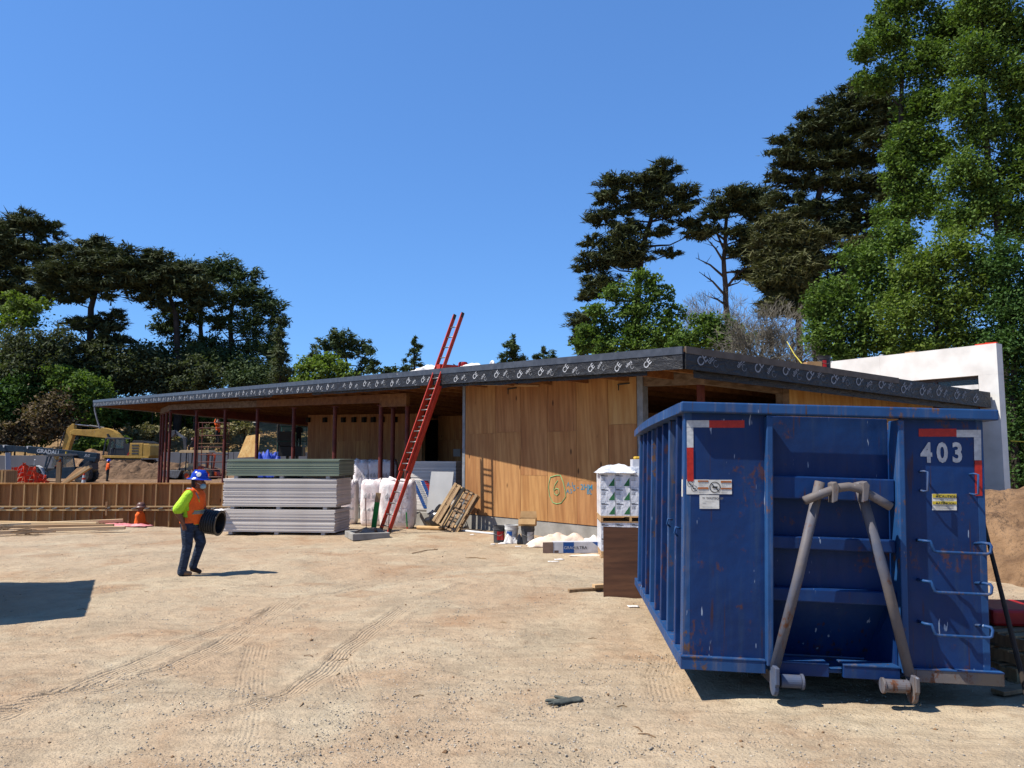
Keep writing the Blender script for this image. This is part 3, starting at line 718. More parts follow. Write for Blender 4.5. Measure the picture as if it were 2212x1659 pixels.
# header over the corner opening
zh = 3.58
wallbox(fw(s1+0.19,-0.01,0), fw(sC,-0.01,0), FN, 0.18, zh+0.05, ztop(s1)+0.08, ztop(sC)+0.08, zh).build('header', [PAPER])
s_post = 2.55
wallbox(rw(0.0,0.0,0), rw(s_post,0.0,0), RN, 0.18, zh, roof_at(rw(0,0,0))-0.36, roof_at(rw(s_post,0,0))-0.36, zh-0.10).build('header', [PAPER])
wallbox(rw(s_post-0.02,-0.01,0), rw(s_post+0.2,-0.01,0), RN, 0.2, 0.36, roof_at(rw(s_post,0,0))-0.3).build('wrapped_post', [PAPER])
p = rw(0.35, 0.45, 0); column(p, 0.09, zh+0.1)
for i in range(5):
    a, b = s_post+0.2+i*1.22, s_post+0.2+(i+1)*1.22
    sheet(a, b, 0.40, 0.40, 2.84, 2.84, PLY, frame=rw)
    sheet(a, b, 2.845, 2.845, roof_at(rw(a,0,0))-0.36, roof_at(rw(b,0,0))-0.36, PLY_PALE, frame=rw)
mb = BB(); z = 3.16; mb.tube([rw(5.1,-0.03,z), rw(5.55,-0.03,z)], 0.02, 6); mb.build('strap_hook', [BLACK])
# inner walls, set back
NB = 7.5
sa, sb = s_of(664, NB), s_of(912, NB)
k = int((sb-sa)/1.22)+1
for i in range(k):
    a, b = sa+i*1.22, min(sa+(i+1)*1.22, sb)
    if b-a < 0.1: continue
    za, zbb = roof_at(fw(a,NB,0))-0.42, roof_at(fw(b,NB,0))-0.42
    sheet(a, b, 0.37, 0.37, 2.80, 2.80, PLY, n=NB)
    sheet(a, b, 2.806, 2.806, za, zbb, PLY, n=NB)
for px in (667, 703, 743, 766, 788, 808, 827, 855):
    s_ = s_of(px, NB); z = 3.52 + 0.012*(s_-sa)*0
    BB().box(fw(s_, NB-0.03, roof_at(fw(s_,NB,0))-0.70), (0.26,0.26,0.26), Matrix.Rotation(math.atan2(FD.y, FD.x), 3, 'Z')).build('pocket_shade', [DARK])  # solid dark blocks; their colour stands for shade inside the square holes
wallbox(fw(sa,NB+0.05,0), fw(sb,NB+0.05,0), FN, 0.12, 0.36, roof_at(fw(sa,NB,0))-0.43, roof_at(fw(sb,NB,0))-0.43).build('wall_framing', [LUMZ])
NC = 8.8
sa2, sb2 = s_of(946, NC), s_of(1500, NC)
k = int((sb2-sa2)/1.22)+1
for i in range(k):
    a, b = sa2+i*1.22, min(sa2+(i+1)*1.22, sb2)
    if b-a < 0.1: continue
    sheet(a, b, 0.37, 0.37, 2.80, 2.80, PLY, n=NC)
    sheet(a, b, 2.806, 2.806, roof_at(fw(a,NC,0))-0.42, roof_at(fw(b,NC,0))-0.42, PLY, n=NC)
wallbox(fw(sa,NC+1.6,0), fw(sb2+3,NC+1.6,0), FN, 0.15, 0.3, 3.9).build('shade_back_wall', [DARK])  # near-black colour gives the deep interior its shade
wallbox(fw(s0+0.1,0.2,0), fw(s0+0.1,3.0,0), FD, 0.12, 0.36, 3.6).build('return_wall', [PLY])
wallbox(rw(8.8,0.1,0), rw(8.8,8,0), RW, 0.12, 0.36, 3.3).build('shade_back_wall', [DARK])  # interior shade put into the wall colour here too
BB().box(fw(s_of(987, 8.75), NC-0.05, 2.2), (0.5,0.02,0.34), Matrix.Rotation(math.atan2(FD.y, FD.x), 3, 'Z')).build('wall_notice', [GYPFACE])
# chalk marks on the sheathing
d = FD; up = Vector((0,0,1))
mb = BB(); c = fw(s_of(1205), -0.006, 0); 
def wpt(px, py):
    s_ = s_of(px); P = fw(s_, 0, 0); return P - FN*0.024 + up*(CAM_H + (984.6-py)/1657.3*P.y - 0.0)
octo = [(1190,1030),(1203,1026),(1212,1026),(1218,1042),(1222,1060),(1223,1072),(1213,1085),(1203,1087),(1195,1084),(1188,1070),(1186,1052),(1187,1042)]
mb.tube([wpt(*p) for p in octo + [octo[0]]], 0.011, 4)
six = [(1206,1037),(1200,1046),(1197,1056),(1199,1066),(1204,1069),(1209,1064),(1208,1056),(1203,1054),(1199,1058)]
mb.tube([wpt(*p) for p in six], 0.011, 4)
mb.build('chalk_mark', [CHALKG], smooth=True)
mb = BB(); s_ = s_of(1225)
letters(mb, 'A.1-', 0.16, fw(s_, -0.024, 1.30), d, up); letters(mb, 'A.S', 0.15, fw(s_-0.02, -0.024, 1.14), d, up)
letters(mb, '5', 0.20, fw(s_of(1238), -0.024, 1.20), d, up); letters(mb, '- 2HM', 0.19, fw(s_of(1247), -0.024, 1.24), d, up, bold=0.01); letters(mb, 'BL', 0.15, fw(s_of(1268), -0.024, 1.14), d, up, bold=0.01)
mb.build('chalk_writing', [CHALKB])

# ---------------------------------------------------------------- white concrete wall beside it
WP = Vector((13.18, 20.6, 0)); WD = Vector((-0.568, 0.823, 0)); WN = Vector((0.823, 0.568, 0)); WT = 5.11
cw = thing('concrete_wall', 'tall white cast concrete wall with window opening beside black roof edge', 'wall', WP)
def cwp(s, n, z): return WD*s + WN*n + Vector((0,0,z))
def slab(s0_, s1_, z0, z1, n0=0.0, n1=0.34):
    mb = MB(); v = [cwp(s,n,z) for s in (s0_,s1_) for n in (n0,n1) for z in (z0,z1)]
    return mb.add(v, [(0,1,3,2),(4,6,7,5),(0,4,5,1),(2,3,7,6),(0,2,6,4),(1,5,7,3)])
slab(0, 0.50, -0.2, 4.27).build('wall_pier', [CONC_WHITE], cw)
slab(0.50, 3.3, -0.2, 2.6).build('wall_apron', [CONC_WHITE], cw)
slab(0, 3.3, 4.272, WT).build('wall_lintel', [CONC_WHITE], cw)
slab(3.303, 13, -0.2, WT).build('wall_panel', [CONC_WHITE], cw)
slab(0.5, 3.3, 2.6, 4.27, 0.20, 0.22).build('window_pane', [GLASS], cw)
slab(0.5, 3.3, 2.6, 4.27, 0.28, 0.31).build('recess_shade_sheet', [MACHGREY], cw)  # grey sheet added behind the pane, standing in for the recess's shade
for a, b, z0, z1 in ((0.5,3.3,4.19,4.27), (0.5,3.3,3.4,3.46), (0.5,0.56,2.6,4.19), (1.7,1.76,2.6,4.19)): slab(a, b, z0, z1, 0.16, 0.26).build('window_frame', [MACHGREY], cw)
slab(0.56, 3.3, 3.9, 4.03, 0.12, 0.155).build('window_rail', [WHITEP], cw)
for s_, w_, m_ in ((0.3,0.55,CONEOR), (2.4,0.3,CARD), (3.3,0.12,GYPFACE)):
    mb = MB(); mb.box((0,0,0.02), (w_,0.1,0.04), Matrix.Rotation(math.atan2(WD.y,WD.x),3,'Z')); mb.box((w_*0.2,0.02,0.05), (w_*0.4,0.06,0.03))
    tag(mb.build('loose_offcut', [m_], loc=WP+cwp(s_,0.12,WT)), {CONEOR:'orange strip left on top of the white concrete wall', CARD:'tan wood scrap lying on top of the white concrete wall', GYPFACE:'small grey scrap on top of the white concrete wall'}[m_], 'scrap')
# ---------------------------------------------------------------- roll-off container
DK = 6.5 / 1657.3; DX0, DY0, DSL = 1810, 1507, 0.0325
DB = at(DX0, DY0, 6.5)
def dl(px, py):
    """photograph place on the container's front -> its own x, z"""
    q = py - DSL*(px-DX0); v = 829.5 - q; return ((px-DX0)*6.5/(FPX*_c - v*_s), at(px, q, 6.5).z - DB.z)
def dc(cx, cy): return dl(1316.6 + 0.4463*cx, 795.5 + 0.4463*cy)
base = at(DX0, DY0, 6.5)
dm = thing('roll_off_container', 'large blue steel roll-off waste container numbered 403 with hook frame', 'waste container', base + Vector((0,0,0.0)), (R_(-1.0), R_(1.85), R_(-4.5)))
x0, x1 = dc(388, 700)[0], dc(1802, 700)[0]; L = 4.9; zb = 0.20; zt = dc(400, 207)[1]
xa, xb = dc(770,800)[0], dc(1425,800)[0]; xa2, xb2 = dc(803,800)[0], dc(1393,800)[0]
def dpart(name, mat, *boxes, bevel=0.006, parent=None):
    mb = MB()
    for b in boxes: mb.bb(*b)
    return mb.build(name, [mat], parent or dm, bevel=bevel)
fl = dpart('front_panel', BLUE, (x0+0.03, xa+0.01, 0.02, 0.05, zb+0.05, zt))
fr = dpart('front_panel', BLUE, (xb-0.01, x1-0.03, 0.02, 0.05, zb+0.05, zt))
dpart('bay_panel', BLUE, (xa2, xb2, 0.16, 0.19, zb+0.62, zt))
mb = MB()                                                    # sloping foot of the centre bay
z6 = zb+0.62; mb.plate((xa2,0.161,z6), (xb2,0.161,z6), (xb2-0.10,0.50,zb+0.02), (xa2+0.10,0.50,zb+0.02), 0.02)
mb.plate((xa2,0.03,zb), (xa2+0.10,0.50,zb), (xa2+0.001,0.17,z6), (xa2+0.001,0.03,z6), 0.01); mb.plate((xb2,0.03,zb), (xb2,0.03,z6), (xb2,0.17,z6), (xb2-0.10,0.50,zb), 0.01)
mb.build('bay_panel', [BLUE], dm)
dpart('corner_post', BLUEW, (x0-0.015, x0+0.05, 0.019, 0.16, zb+0.02, zt)); dpart('corner_post', BLUEW, (x1-0.05, x1+0.012, 0.019, 0.16, zb+0.02, zt))
for a, b in ((xa, xa2), (xb2, xb)): dpart('upright', BLUEW, (a, b, -0.055, 0.15, zb+0.03, zt-0.02), bevel=0.01)
for cy0, cy1, dp in ((528, 640, 0.02), (823, 886, 0.02), (1076, 1142, 0.02)):
    za, zc = dc(1100, cy1)[1], dc(1100, cy0)[1]; dpart('cross_member', BLUE, (xa2+0.002, xb2-0.002, dp, 0.17, za, zc), bevel=0.012)
# rim
rx0, rx1 = dl(1475,880)[0]*0.988, dl(2145,880)[0]*0.985; rz0, rz1 = zt-0.005, zt+0.085
dpart('rim', BLUEW, (rx0, rx1, -0.085, 0.06, rz0, rz1), bevel=0.012)
mb = MB(); k = 10
for i in range(k):                                           # long left rim bows outwards along its length
    f = lambda q: rx0 + 0.0 - 0.055*math.sin(math.pi*q) ; a, b = i/k, (i+1)/k; y0, y1 = 0.062+(L-0.06)*a, 0.062+(L-0.06)*b
    mb.add([(f(a),y0,rz0),(f(a)+0.15,y0,rz0),(f(a)+0.15,y0,rz1),(f(a),y0,rz1),(f(b),y1,rz0),(f(b)+0.15,y1,rz0),(f(b)+0.15,y1,rz1),(f(b),y1,rz1)],
           [(0,1,2,3),(4,7,6,5),(0,4,5,1),(1,5,6,2),(2,6,7,3),(3,7,4,0)])
mb.build('rim', [BLUEW], dm); dpart('rim', BLUEW, (rx1-0.15, rx1, 0.062, L, rz0, rz1)); dpart('rim', BLUEW, (rx0+0.152, rx1-0.152, L-0.1, L, rz0, rz1))
# sides, floor, back
sxl = x0+0.13
dpart('side_panel', BLUE, (sxl, sxl+0.02, 0.1, L, zb, zt)); dpart('side_panel', BLUE, (x1-0.13, x1-0.11, 0.1, L, zb, zt))
dpart('tail_gate', BLUE, (sxl+0.02, x1-0.13, L-0.06, L-0.03, zb, zt)); dpart('floor_plate', BLUEW, (sxl+0.02, x1-0.13, 0.055, L-0.06, zb-0.02, zb+0.01))
for i in range(8):
    y = 0.50 + i*0.555
    for sx in (0, 1):
        mb = MB(); xo, xi = (x0-0.02, sxl+0.002) if not sx else (x1+0.02, x1-0.132)
        mb.prism([(xo, zb+0.06), (xi, zb+0.06), (xi, zt-0.01), (xo, zt-0.01)], y-0.045, y+0.045); mb.build('side_rib', [BLUEW if i % 3 == 1 else BLUE], dm, bevel=0.008)
# bottom rails: front with its notch, long sides
zr0, zr1 = zb-0.035, zb+0.075
ex0, ex1 = dc(354,1440)[0], dc(1868,1490)[0]
for a, b, m_ in ((ex0, xa-0.005, BLUEW), (xa2+0.005, dc(1060,1450)[0], BLUE), (dc(1128,1450)[0], xb2-0.01, BLUE), (xb+0.005, ex1, WORN)):
    dpart('front_sill', m_, (a, b, -0.03, 0.02, zr0, zr1-0.012), bevel=0.005); dpart('sill_flange', BLUEW, (a, b, -0.036, 0.14, zr1-0.012, zr1), bevel=0.002)
dpart('side_sill', BLUEW, (ex0, ex0+0.02, 0.0, L, zr0, zr1-0.012), bevel=0.004); dpart('sill_flange', BLUEW, (ex0+0.02, x0+0.12, 0.145, L, zr1-0.03, zr1-0.012), bevel=0.002)
dpart('side_sill', BLUEW, (ex1-0.03, ex1, 0.02, L, zr0, zr1-0.012), bevel=0.004)
for x in (dc(790,1450)[0]+0.06, dc(1410,1450)[0]-0.06): dpart('skid_rail', WORN, (x-0.05, x+0.05, 0.03, L, 0.06, zr0-0.002))
# A-frame and hook bar
def dp3(cx, cy, y): x, z = dc(cx, cy); return Vector((x, y, z))
for (a, b) in (((1012,548), (800,1440)), ((1190,548), (1424,1465))):
    mb = MB(); mb.tube([dp3(*a, -0.12), dp3((a[0]+b[0])/2, (a[1]+b[1])/2, -0.13), dp3(*b, -0.07)], 0.041, 12); mb.build('hook_frame_leg', [WORN], dm, smooth=True)
mb = MB(); pts = [(925,637),(985,612),(1045,590),(1090,575),(1130,570),(1172,578),(1215,602),(1265,632),(1318,664)]
mb.tube([dp3(*p, -0.20) for p in pts], 0.036, 12); mb.build('hook_bar', [WORN], dm, smooth=True)
for cx, cy in ((1058,595), (1196,592)):
    mb = MB(); x, z = dc(cx, cy); mb.prism([(x-0.02,z-0.09),(x+0.02,z-0.07),(x+0.035,z+0.05),(x+0.01,z+0.085),(x-0.02,z+0.07)], -0.25, -0.12); mb.build('hook_lug', [WORN], dm, bevel=0.006)
for side, cx, (r0c, r1c), cyr in ((0, 792, (818, 915), 1503), (1, 1430, (1412, 1300), 1518)):
    mb = MB(); x, _ = dc(cx, 1500); zt_ = dc(cx, 1430+30*side)[1]; zlo = 0.005
    prof = [(-0.13,zt_),(0.06,zt_),(0.06,zlo+0.12)] + [(-0.02+0.085*math.cos(a), zlo+0.09+0.085*math.sin(a)) for a in [-k*math.pi/8 for k in range(9)]] + [(-0.13, zlo+0.12)]
    n_ = len(prof); w_ = 0.036
    mb.add([(x-w_/2, y-0.07, z) for y, z in prof]+[(x+w_/2, y-0.07, z) for y, z in prof], [tuple(range(n_)), tuple(range(2*n_-1, n_-1, -1))]+[(i, (i+1) % n_, (i+1) % n_+n_, i+n_) for i in range(n_)])
    mb.build('skid_plate', [WORN], dm, bevel=0.008)
    xr0, zz = dc(r0c, cyr); xr1, _ = dc(r1c, cyr)
    MB().cyl((xr0,-0.10,zz), (xr1,-0.10,zz), 0.052, n=20).build('ground_roller', [WORN], dm, bevel=0.006)
    s_ = 1 if xr1 > xr0 else -1
    mb = MB(); mb.cyl((xr1,-0.10,zz), (xr1+0.02*s_,-0.10,zz), 0.062, n=20); mb.build('roller_flange', [WORN], dm, bevel=0.004)
# grab rungs
def rung(pts, r=0.0125):
    mb = MB(); mb.tube([dp3(cx, cy, y) for cx, cy, y in pts], r, 8); mb.build('rung', [BLUEW], dm, smooth=True)
for cyo, zig in ((830, 1), (1020, 0), (1222, 0)):
    rung([(1490,cyo,0.02),(1492,cyo-2,-0.10),(1515,cyo-2,-0.12),(1522,cyo+15,-0.12),(1530,cyo+42,-0.12),(1545,cyo+48,-0.12),(1770,cyo+56,-0.12),(1786,cyo+50,-0.12),(1790,cyo+20,-0.12),(1786,cyo+8,-0.11),(1764,cyo+6,-0.07),(1756,cyo+14,0.02)])
for cx, c0_, c1_ in ((1516,500,590), (1746,512,605)):
    rung([(cx-10,c0_,0.02),(cx-8,c0_-3,-0.05),(cx+4,c0_,-0.07),(cx+4,c1_,-0.07),(cx-8,c1_+3,-0.05),(cx-10,c1_,0.02)], 0.009)
for cx, cy in ((348,800), (310,775)):
    mb = MB(); y = 0.18+ (348-cx)*0.014; z = dc(cx,cy)[1]; mb.tube([(x0-0.02,y,z+0.02),(x0-0.06,y,z+0.03),(x0-0.07,y,z-0.02),(x0-0.04,y,z-0.05)], 0.01, 6); mb.build('tarp_hook', [BLUEW], dm, smooth=True)
# marks: reflector tape, numerals, notices
def flat(name, mat, cx0, cy0, cx1, cy1, lift=0.0, parent=None):
    a, b = dc(cx0, cy0), dc(cx1, cy0); c, d = dc(cx1, cy1), dc(cx0, cy1); y = 0.0165 - lift
    return MB().plate((d[0],y,d[1]), (c[0],y,c[1]), (b[0],y,b[1]), (a[0],y,a[1]), 0.0015).build(name, [mat], parent or dm)
flat('reflector_tape', WHITE_TAPE, 398, 247, 507, 282); flat('reflector_tape', RED_TAPE, 507, 248, 678, 284)
flat('reflector_tape', WHITE_TAPE, 398, 283, 430, 382); flat('reflector_tape', RED_TAPE, 397, 382, 429, 549, 0.003)
flat('reflector_tape', RED_TAPE, 1503, 292, 1678, 330); flat('reflector_tape', WHITE_TAPE, 1678, 298, 1791, 333)
flat('reflector_tape', WHITE_TAPE, 1758, 334, 1791, 444); flat('reflector_tape', RED_TAPE, 1760, 445, 1793, 615)
def dletters(mb, body, size, cx, cy, lift, m=0, sx=1.0, **k):
    x, z = dc(cx, cy); letters(mb, body, size, (x, 0.0165-lift, z), Vector((sx,0,0)), (0,0,1), m=m, **k)
for ch, cx in (('4',1512), ('0',1585), ('3',1655)):
    mb = MB(); dletters(mb, ch, 0.225, cx, 450, 0.003, sx=0.80, bold=0.035); mb.build('numeral', [WHITE_TAPE], dm)
n1 = flat('warning_notice', STICKER, 394, 540, 503, 613); n2 = flat('warning_notice', STICKER, 503, 541, 614, 612); n3 = flat('maker_notice', STICKER, 457, 617, 552, 684)
def strokes(mb, cx, cy, wd, h=1.6, lift=0.004):
    a, b = dc(cx, cy), dc(cx+wd, cy+h); mb.bb(a[0], b[0], 0.0165-lift-0.0004, 0.0165-lift, b[1], a[1])
def ring(mb, cx, cy, r, lift=0.004, m=0):
    x, z = dc(cx, cy); r *= 0.4463*DK; y = 0.0165-lift; k = 18
    for rr in (r*0.86, r): mb.add([(x+rr*math.cos(2*math.pi*i/k), y, z+rr*math.sin(2*math.pi*i/k)) for i in range(k)], [])
    n_ = len(mb.v) - 2*k
    for i in range(k): mb.f.append((n_+i, n_+(i+1) % k, n_+k+(i+1) % k, n_+k+i)); mb.m.append(m)
    mb.box((x, y-0.0005, z), (2*r, 0.001, r*0.14), Matrix.Rotation(R_(45), 3, 'Y'), m); mb.box((x, y-0.001, z), (r*0.9, 0.001, r*0.35), None, m)
mb = MB(); ring(mb, 412, 562, 15); ring(mb, 432, 585, 15); mb.build('pictogram', [INK], n1); mb = MB(); ring(mb, 532, 578, 27); mb.build('pictogram', [INK], n2)
for nn, cxs, bars in ((n1, (450,500), ((544,552),(578,588))), (n2, (561,612), ((546,556),(580,588)))):
    for a, b in bars: flat('notice_band', STICK_OR, cxs[0], a, cxs[1], b, 0.003, nn)
    mb = MB(); dletters(mb, 'WARNING', 0.013, cxs[0]+8, bars[0][1]-1, 0.006); dletters(mb, 'ADVERTENCIA', 0.010, cxs[0]+6, bars[1][1]-1, 0.006)
    for j in range(4):
        strokes(mb, cxs[0]+1, bars[0][1]+2+j*5, 46-7*j); strokes(mb, cxs[0]+1, bars[1][1]+2+j*4.5, 44-6*j)
    mb.build('notice_lettering', [INKGREY], nn)
mb = MB(); dletters(mb, 'WASTEQUIP', 0.026, 489, 636, 0.003, bold=0.02); dletters(mb, 'W', 0.022, 470, 635, 0.003, bold=0.02)
for j, w_ in enumerate((52, 18, 0, 48)): strokes(mb, 480-10*(j % 2), 646+j*9, w_, 2.0, 0.003)
mb.build('notice_lettering', [INKGREY], n3)
n4 = flat('caution_notice', STICKER, 1561, 606, 1674, 685); flat('notice_band', STICK_YE, 1562, 607, 1673, 625, 0.003, n4); flat('notice_band', STICK_YE, 1562, 642, 1673, 657, 0.003, n4)
mb = MB(); dletters(mb, 'CAUTION', 0.032, 1592, 624, 0.006, bold=0.02); dletters(mb, 'ATENCION', 0.027, 1588, 656, 0.006, bold=0.02)
for cy in (630, 635, 662, 668, 675): strokes(mb, 1572, cy, 86)
for cy in (622, 655): x, z = dc(1582, cy); mb.add([(x-0.012,0.0105,z),(x+0.012,0.0105,z),(x,0.0105,z+0.02)], [(0,1,2)])
mb.build('notice_lettering', [INK], n4)
y_ = 0.07; n5 = MB(); z0_, z1_ = dc(370,655)[1], dc(370,540)[1]; n5.plate((x0-0.018,y_,z0_+0.05),(x0-0.018,y_+0.07,z0_+0.05),(x0-0.018,y_+0.07,z1_),(x0-0.018,y_,z1_), 0.0015); n5.build('side_notice', [STICKER], dm)
# ---------------------------------------------------------------- people
def capsule(mb, a, b, ra, rb, n=12):
    a, b = Vector(a), Vector(b); d = b - a; L = d.length
    if L < 1e-6: mb.ell(a, (ra,)*3, n); return
    rot = d.to_track_quat('Z', 'Y').to_matrix(); prof = []
    for i in range(5): t = -math.pi/2 + i*math.pi/8; prof.append((max(ra*math.cos(t), 1e-3), ra*math.sin(t)))
    for i in range(5): t = i*math.pi/8; prof.append((max(rb*math.cos(t), 1e-3), L + rb*math.sin(t)))
    mb.lathe(prof, a, n, 0, rot)
def body(name, prims, mats, parent, voxel=0.012, smooth=6):
    """prims: (a, b, ra, rb, material, squash or None). One continuous skin over all of them."""
    mb = MB()
    for a, b, ra, rb, m, *q in prims:
        k = MB(); capsule(k, a, b, ra, rb)
        if q and q[0]:
            c = (Vector(a)+Vector(b))/2; k.v = [tuple(c + Vector(((p[0]-c.x)*q[0][0], (p[1]-c.y)*q[0][1], (p[2]-c.z)*q[0][2]))) for p in k.v]
        mb.add(k.v, k.f)
    me = mb.mesh('tmp', mats); o = bpy.data.objects.new('tmp', me); COL.objects.link(o)
    r = o.modifiers.new('r', 'REMESH'); r.mode = 'VOXEL'; r.voxel_size = voxel
    s = o.modifiers.new('s', 'SMOOTH'); s.factor = 0.5; s.iterations = smooth
    bpy.context.view_layer.update()
    m2 = bpy.data.meshes.new_from_object(o.evaluated_get(bpy.context.evaluated_depsgraph_get()))
    bpy.data.objects.remove(o); m2.materials.clear()
    for mt in mats: m2.materials.append(mt)
    n = len(m2.polygons); C = np.empty(n*3); m2.polygons.foreach_get('center', C); C = C.reshape(-1, 3)
    best = np.full(n, 1e9); mi = np.zeros(n, np.int32)
    for a, b, ra, rb, m, *q in prims:
        a, b = np.array(a, float), np.array(b, float); d = b-a; L2 = max(d@d, 1e-9)
        t = np.clip((C-a)@d/L2, 0, 1); e = C-(a+t[:,None]*d)
        if q and q[0]: e = e/np.array(q[0])
        ds = np.linalg.norm(e, axis=1)-(ra+(rb-ra)*t)
        k = ds < best; best = np.where(k, ds, best); mi = np.where(k, m, mi)
    m2.polygons.foreach_set('material_index', mi); m2.polygons.foreach_set('use_smooth', np.ones(n, bool)); m2.name = name
    return put(name, m2, parent)
def shell(name, src, mat, parent, test, off=0.012, thick=True):
    """clothing: the faces of a body that pass a test, lifted off the skin"""
    bm = bmesh.new(); bm.from_mesh(src.data)
    bmesh.ops.delete(bm, geom=[f for f in bm.faces if not test(f.calc_center_median(), f.material_index)], context='FACES')
    bm.normal_update()
    for v in bm.verts: v.co += v.normal*off
    me = bpy.data.meshes.new(name); bm.to_mesh(me); bm.free(); me.materials.clear(); me.materials.append(mat)
    me.polygons.foreach_set('material_index', np.zeros(len(me.polygons), np.int32))
    o = put(name, me, parent); s = o.modifiers.new('t', 'SOLIDIFY'); s.thickness = 0.008; s.offset = -1
    return o
def hat(parent, c, mat, k=1.0, lean=0.0, full=True):
    prof = [(0.001,0.15),(0.05,0.146),(0.09,0.125),(0.118,0.085),(0.128,0.04),(0.130,0.012)]
    prof += [(0.185,-0.012),(0.188,-0.018),(0.13,0.0),(0.12,0.03)] if full else [(0.14,0.0),(0.12,0.0)]
    mb = MB(); mb.lathe([(r*k, z*k) for r, z in prof], (0,0,0), 20); mb.v = [(x*1.12, y*0.98, z) for x, y, z in mb.v]
    o = mb.build('hard_hat', [mat], parent, smooth=True, loc=c, rot=(0, lean, 0))
    if full: MB().box((0,0,0.137*k), (0.20*k,0.035*k,0.02*k)).build('hat_ridge', [mat], o, bevel=0.006)
    return o
# the man walking across the yard (faces +x, right side towards the camera)
mp = Vector((-5.55, 13.35, 0)); mp.z = gz(mp.x, mp.y) + 0.004
man = thing('person', 'walking worker in blue hard hat, orange vest, lime shirt and jeans, wearing face mask', 'person', mp)
SK, LM, DN, BT, HR, BT2 = 0, 1, 2, 3, 4, 5
ny, fy = -0.10, 0.10        # near / far hip
P = [  # torso
 ((0.00,0,0.93),(0.03,0,1.10),0.160,0.168,LM,(1.05,1.10,1)), ((0.03,0,1.10),(0.065,0,1.32),0.170,0.158,LM,(1.0,1.15,1)),
 ((0.055,-0.15,1.385),(0.055,0.15,1.385),0.075,0.075,LM), ((0.085,0,1.40),(0.10,0,1.50),0.062,0.055,SK),
 ((-0.005,0,0.86),(0.0,0,0.95),0.150,0.148,DN,(1,1.10,1)),
 # head
 ((0.115,0,1.60),(0.135,0,1.545),0.098,0.080,SK,(1,0.82,1)), ((0.195,0,1.475),(0.165,0,1.505),0.038,0.055,SK), ((0.232,0,1.545),(0.225,0,1.575),0.016,0.012,SK),
 ((0.075,0,1.60),(0.06,0,1.53),0.088,0.070,HR,(1,0.88,1)), ((0.105,-0.088,1.555),(0.105,-0.088,1.58),0.014,0.018,SK),
 # near (right) arm: sleeve back to the elbow, forearm down to the pocket
 ((0.03,-0.185,1.37),(-0.07,-0.225,1.20),0.088,0.090,LM), ((-0.07,-0.225,1.20),(-0.115,-0.235,1.13),0.092,0.094,LM),
 ((-0.11,-0.235,1.14),(-0.115,-0.235,1.06),0.056,0.056,SK), ((-0.115,-0.235,1.07),(-0.045,-0.205,0.90),0.054,0.037,SK),
 ((-0.045,-0.205,0.90),(-0.02,-0.195,0.835),0.040,0.036,SK,(1.1,0.7,1)),
 # far arm round the pipe
 ((0.06,0.185,1.36),(0.10,0.225,1.14),0.080,0.070,LM), ((0.10,0.225,1.13),(0.24,0.16,1.02),0.050,0.038,SK), ((0.24,0.16,1.02),(0.30,0.12,0.99),0.038,0.030,SK),
 # near leg, weight bearing
 ((-0.01,ny,0.88),(0.005,ny,0.50),0.118,0.085,DN), ((0.005,ny,0.50),(-0.065,ny,0.10),0.084,0.070,DN), ((-0.065,ny,0.14),(-0.075,ny,0.06),0.072,0.074,DN),
 ((-0.075,ny,0.075),(-0.08,ny,0.052),0.056,0.050,BT2), ((-0.085,ny,0.044),(0.065,ny,0.038),0.046,0.040,BT2,(1,1,0.95)),
 # far leg, bent and trailing
 ((0.035,fy,0.88),(0.155,fy,0.54),0.116,0.086,DN), ((0.155,fy,0.54),(0.045,fy,0.17),0.084,0.066,DN), ((0.045,fy,0.19),(0.035,fy,0.14),0.068,0.070,DN),
 ((0.03,fy,0.15),(0.035,fy,0.09),0.052,0.050,BT), ((0.025,fy,0.085),(0.150,fy,0.040),0.048,0.038,BT)]
for i, (dx, l) in enumerate(((-0.028,0.062),(-0.010,0.075),(0.009,0.072),(0.026,0.055))):
    P += [((-0.018+dx,-0.205,0.815),(-0.010+dx,-0.200,0.815-l*0.6),0.0095,0.009,SK), ((-0.010+dx,-0.200,0.815-l*0.6),(0.004+dx,-0.185,0.815-l),0.009,0.008,SK)]
P += [((-0.035,-0.20,0.885),(0.008,-0.222,0.845),0.013,0.010,SK), ((0.008,-0.222,0.845),(0.02,-0.222,0.81),0.010,0.008,SK)]
mb_ = body('body', P, [SKIN, LIME, DENIM, BOOT, HAIR, BOOTTAN], man, 0.0095, 5)
vest = shell('vest', mb_, ORANGE, man, lambda c, m: (m == LM and c.z > 0.865 and math.hypot(c.x-0.04, 0) < 0.25 and not (c.y < -0.145 and c.z < 1.36 and c.x < 0.02 and c.z > 0.98 and c.y < -0.15 - 0.0*(c.x)) and not (c.y < -0.125 and c.x < 0.045 and 1.10 < c.z < 1.36) and c.y > -0.21 and c.y < 0.21) or (m == DN and c.z > 0.885 and c.z < 1.02), 0.013)
def band(z0, z1, mat, off, nm):
    return shell(nm, mb_, mat, vest, lambda c, m: z0 < c.z - 0.10*(c.x*0-0) < z1 and m in (LM,) and c.y > -0.165 and c.y < 0.2 and c.x > -0.19, off)
band(1.045, 1.095, SILVER, 0.0235, 'reflective_band'); band(1.036, 1.046, YELLOWT, 0.022, 'band_trim'); band(1.094, 1.104, YELLOWT, 0.022, 'band_trim')
mbb = MB(); mbb.tube([(-0.02,-0.145,1.470),(0.06,-0.155,1.468),(0.13,-0.150,1.40),(0.185,-0.13,1.30)], 0.017, 6); mbb.build('reflective_band', [SILVER], vest, smooth=True)
mbb = MB(); mbb.tube([(0.155,-0.145,1.36),(0.195,-0.125,1.24)], 0.008, 5); mbb.build('band_trim', [YELLOWT], vest)
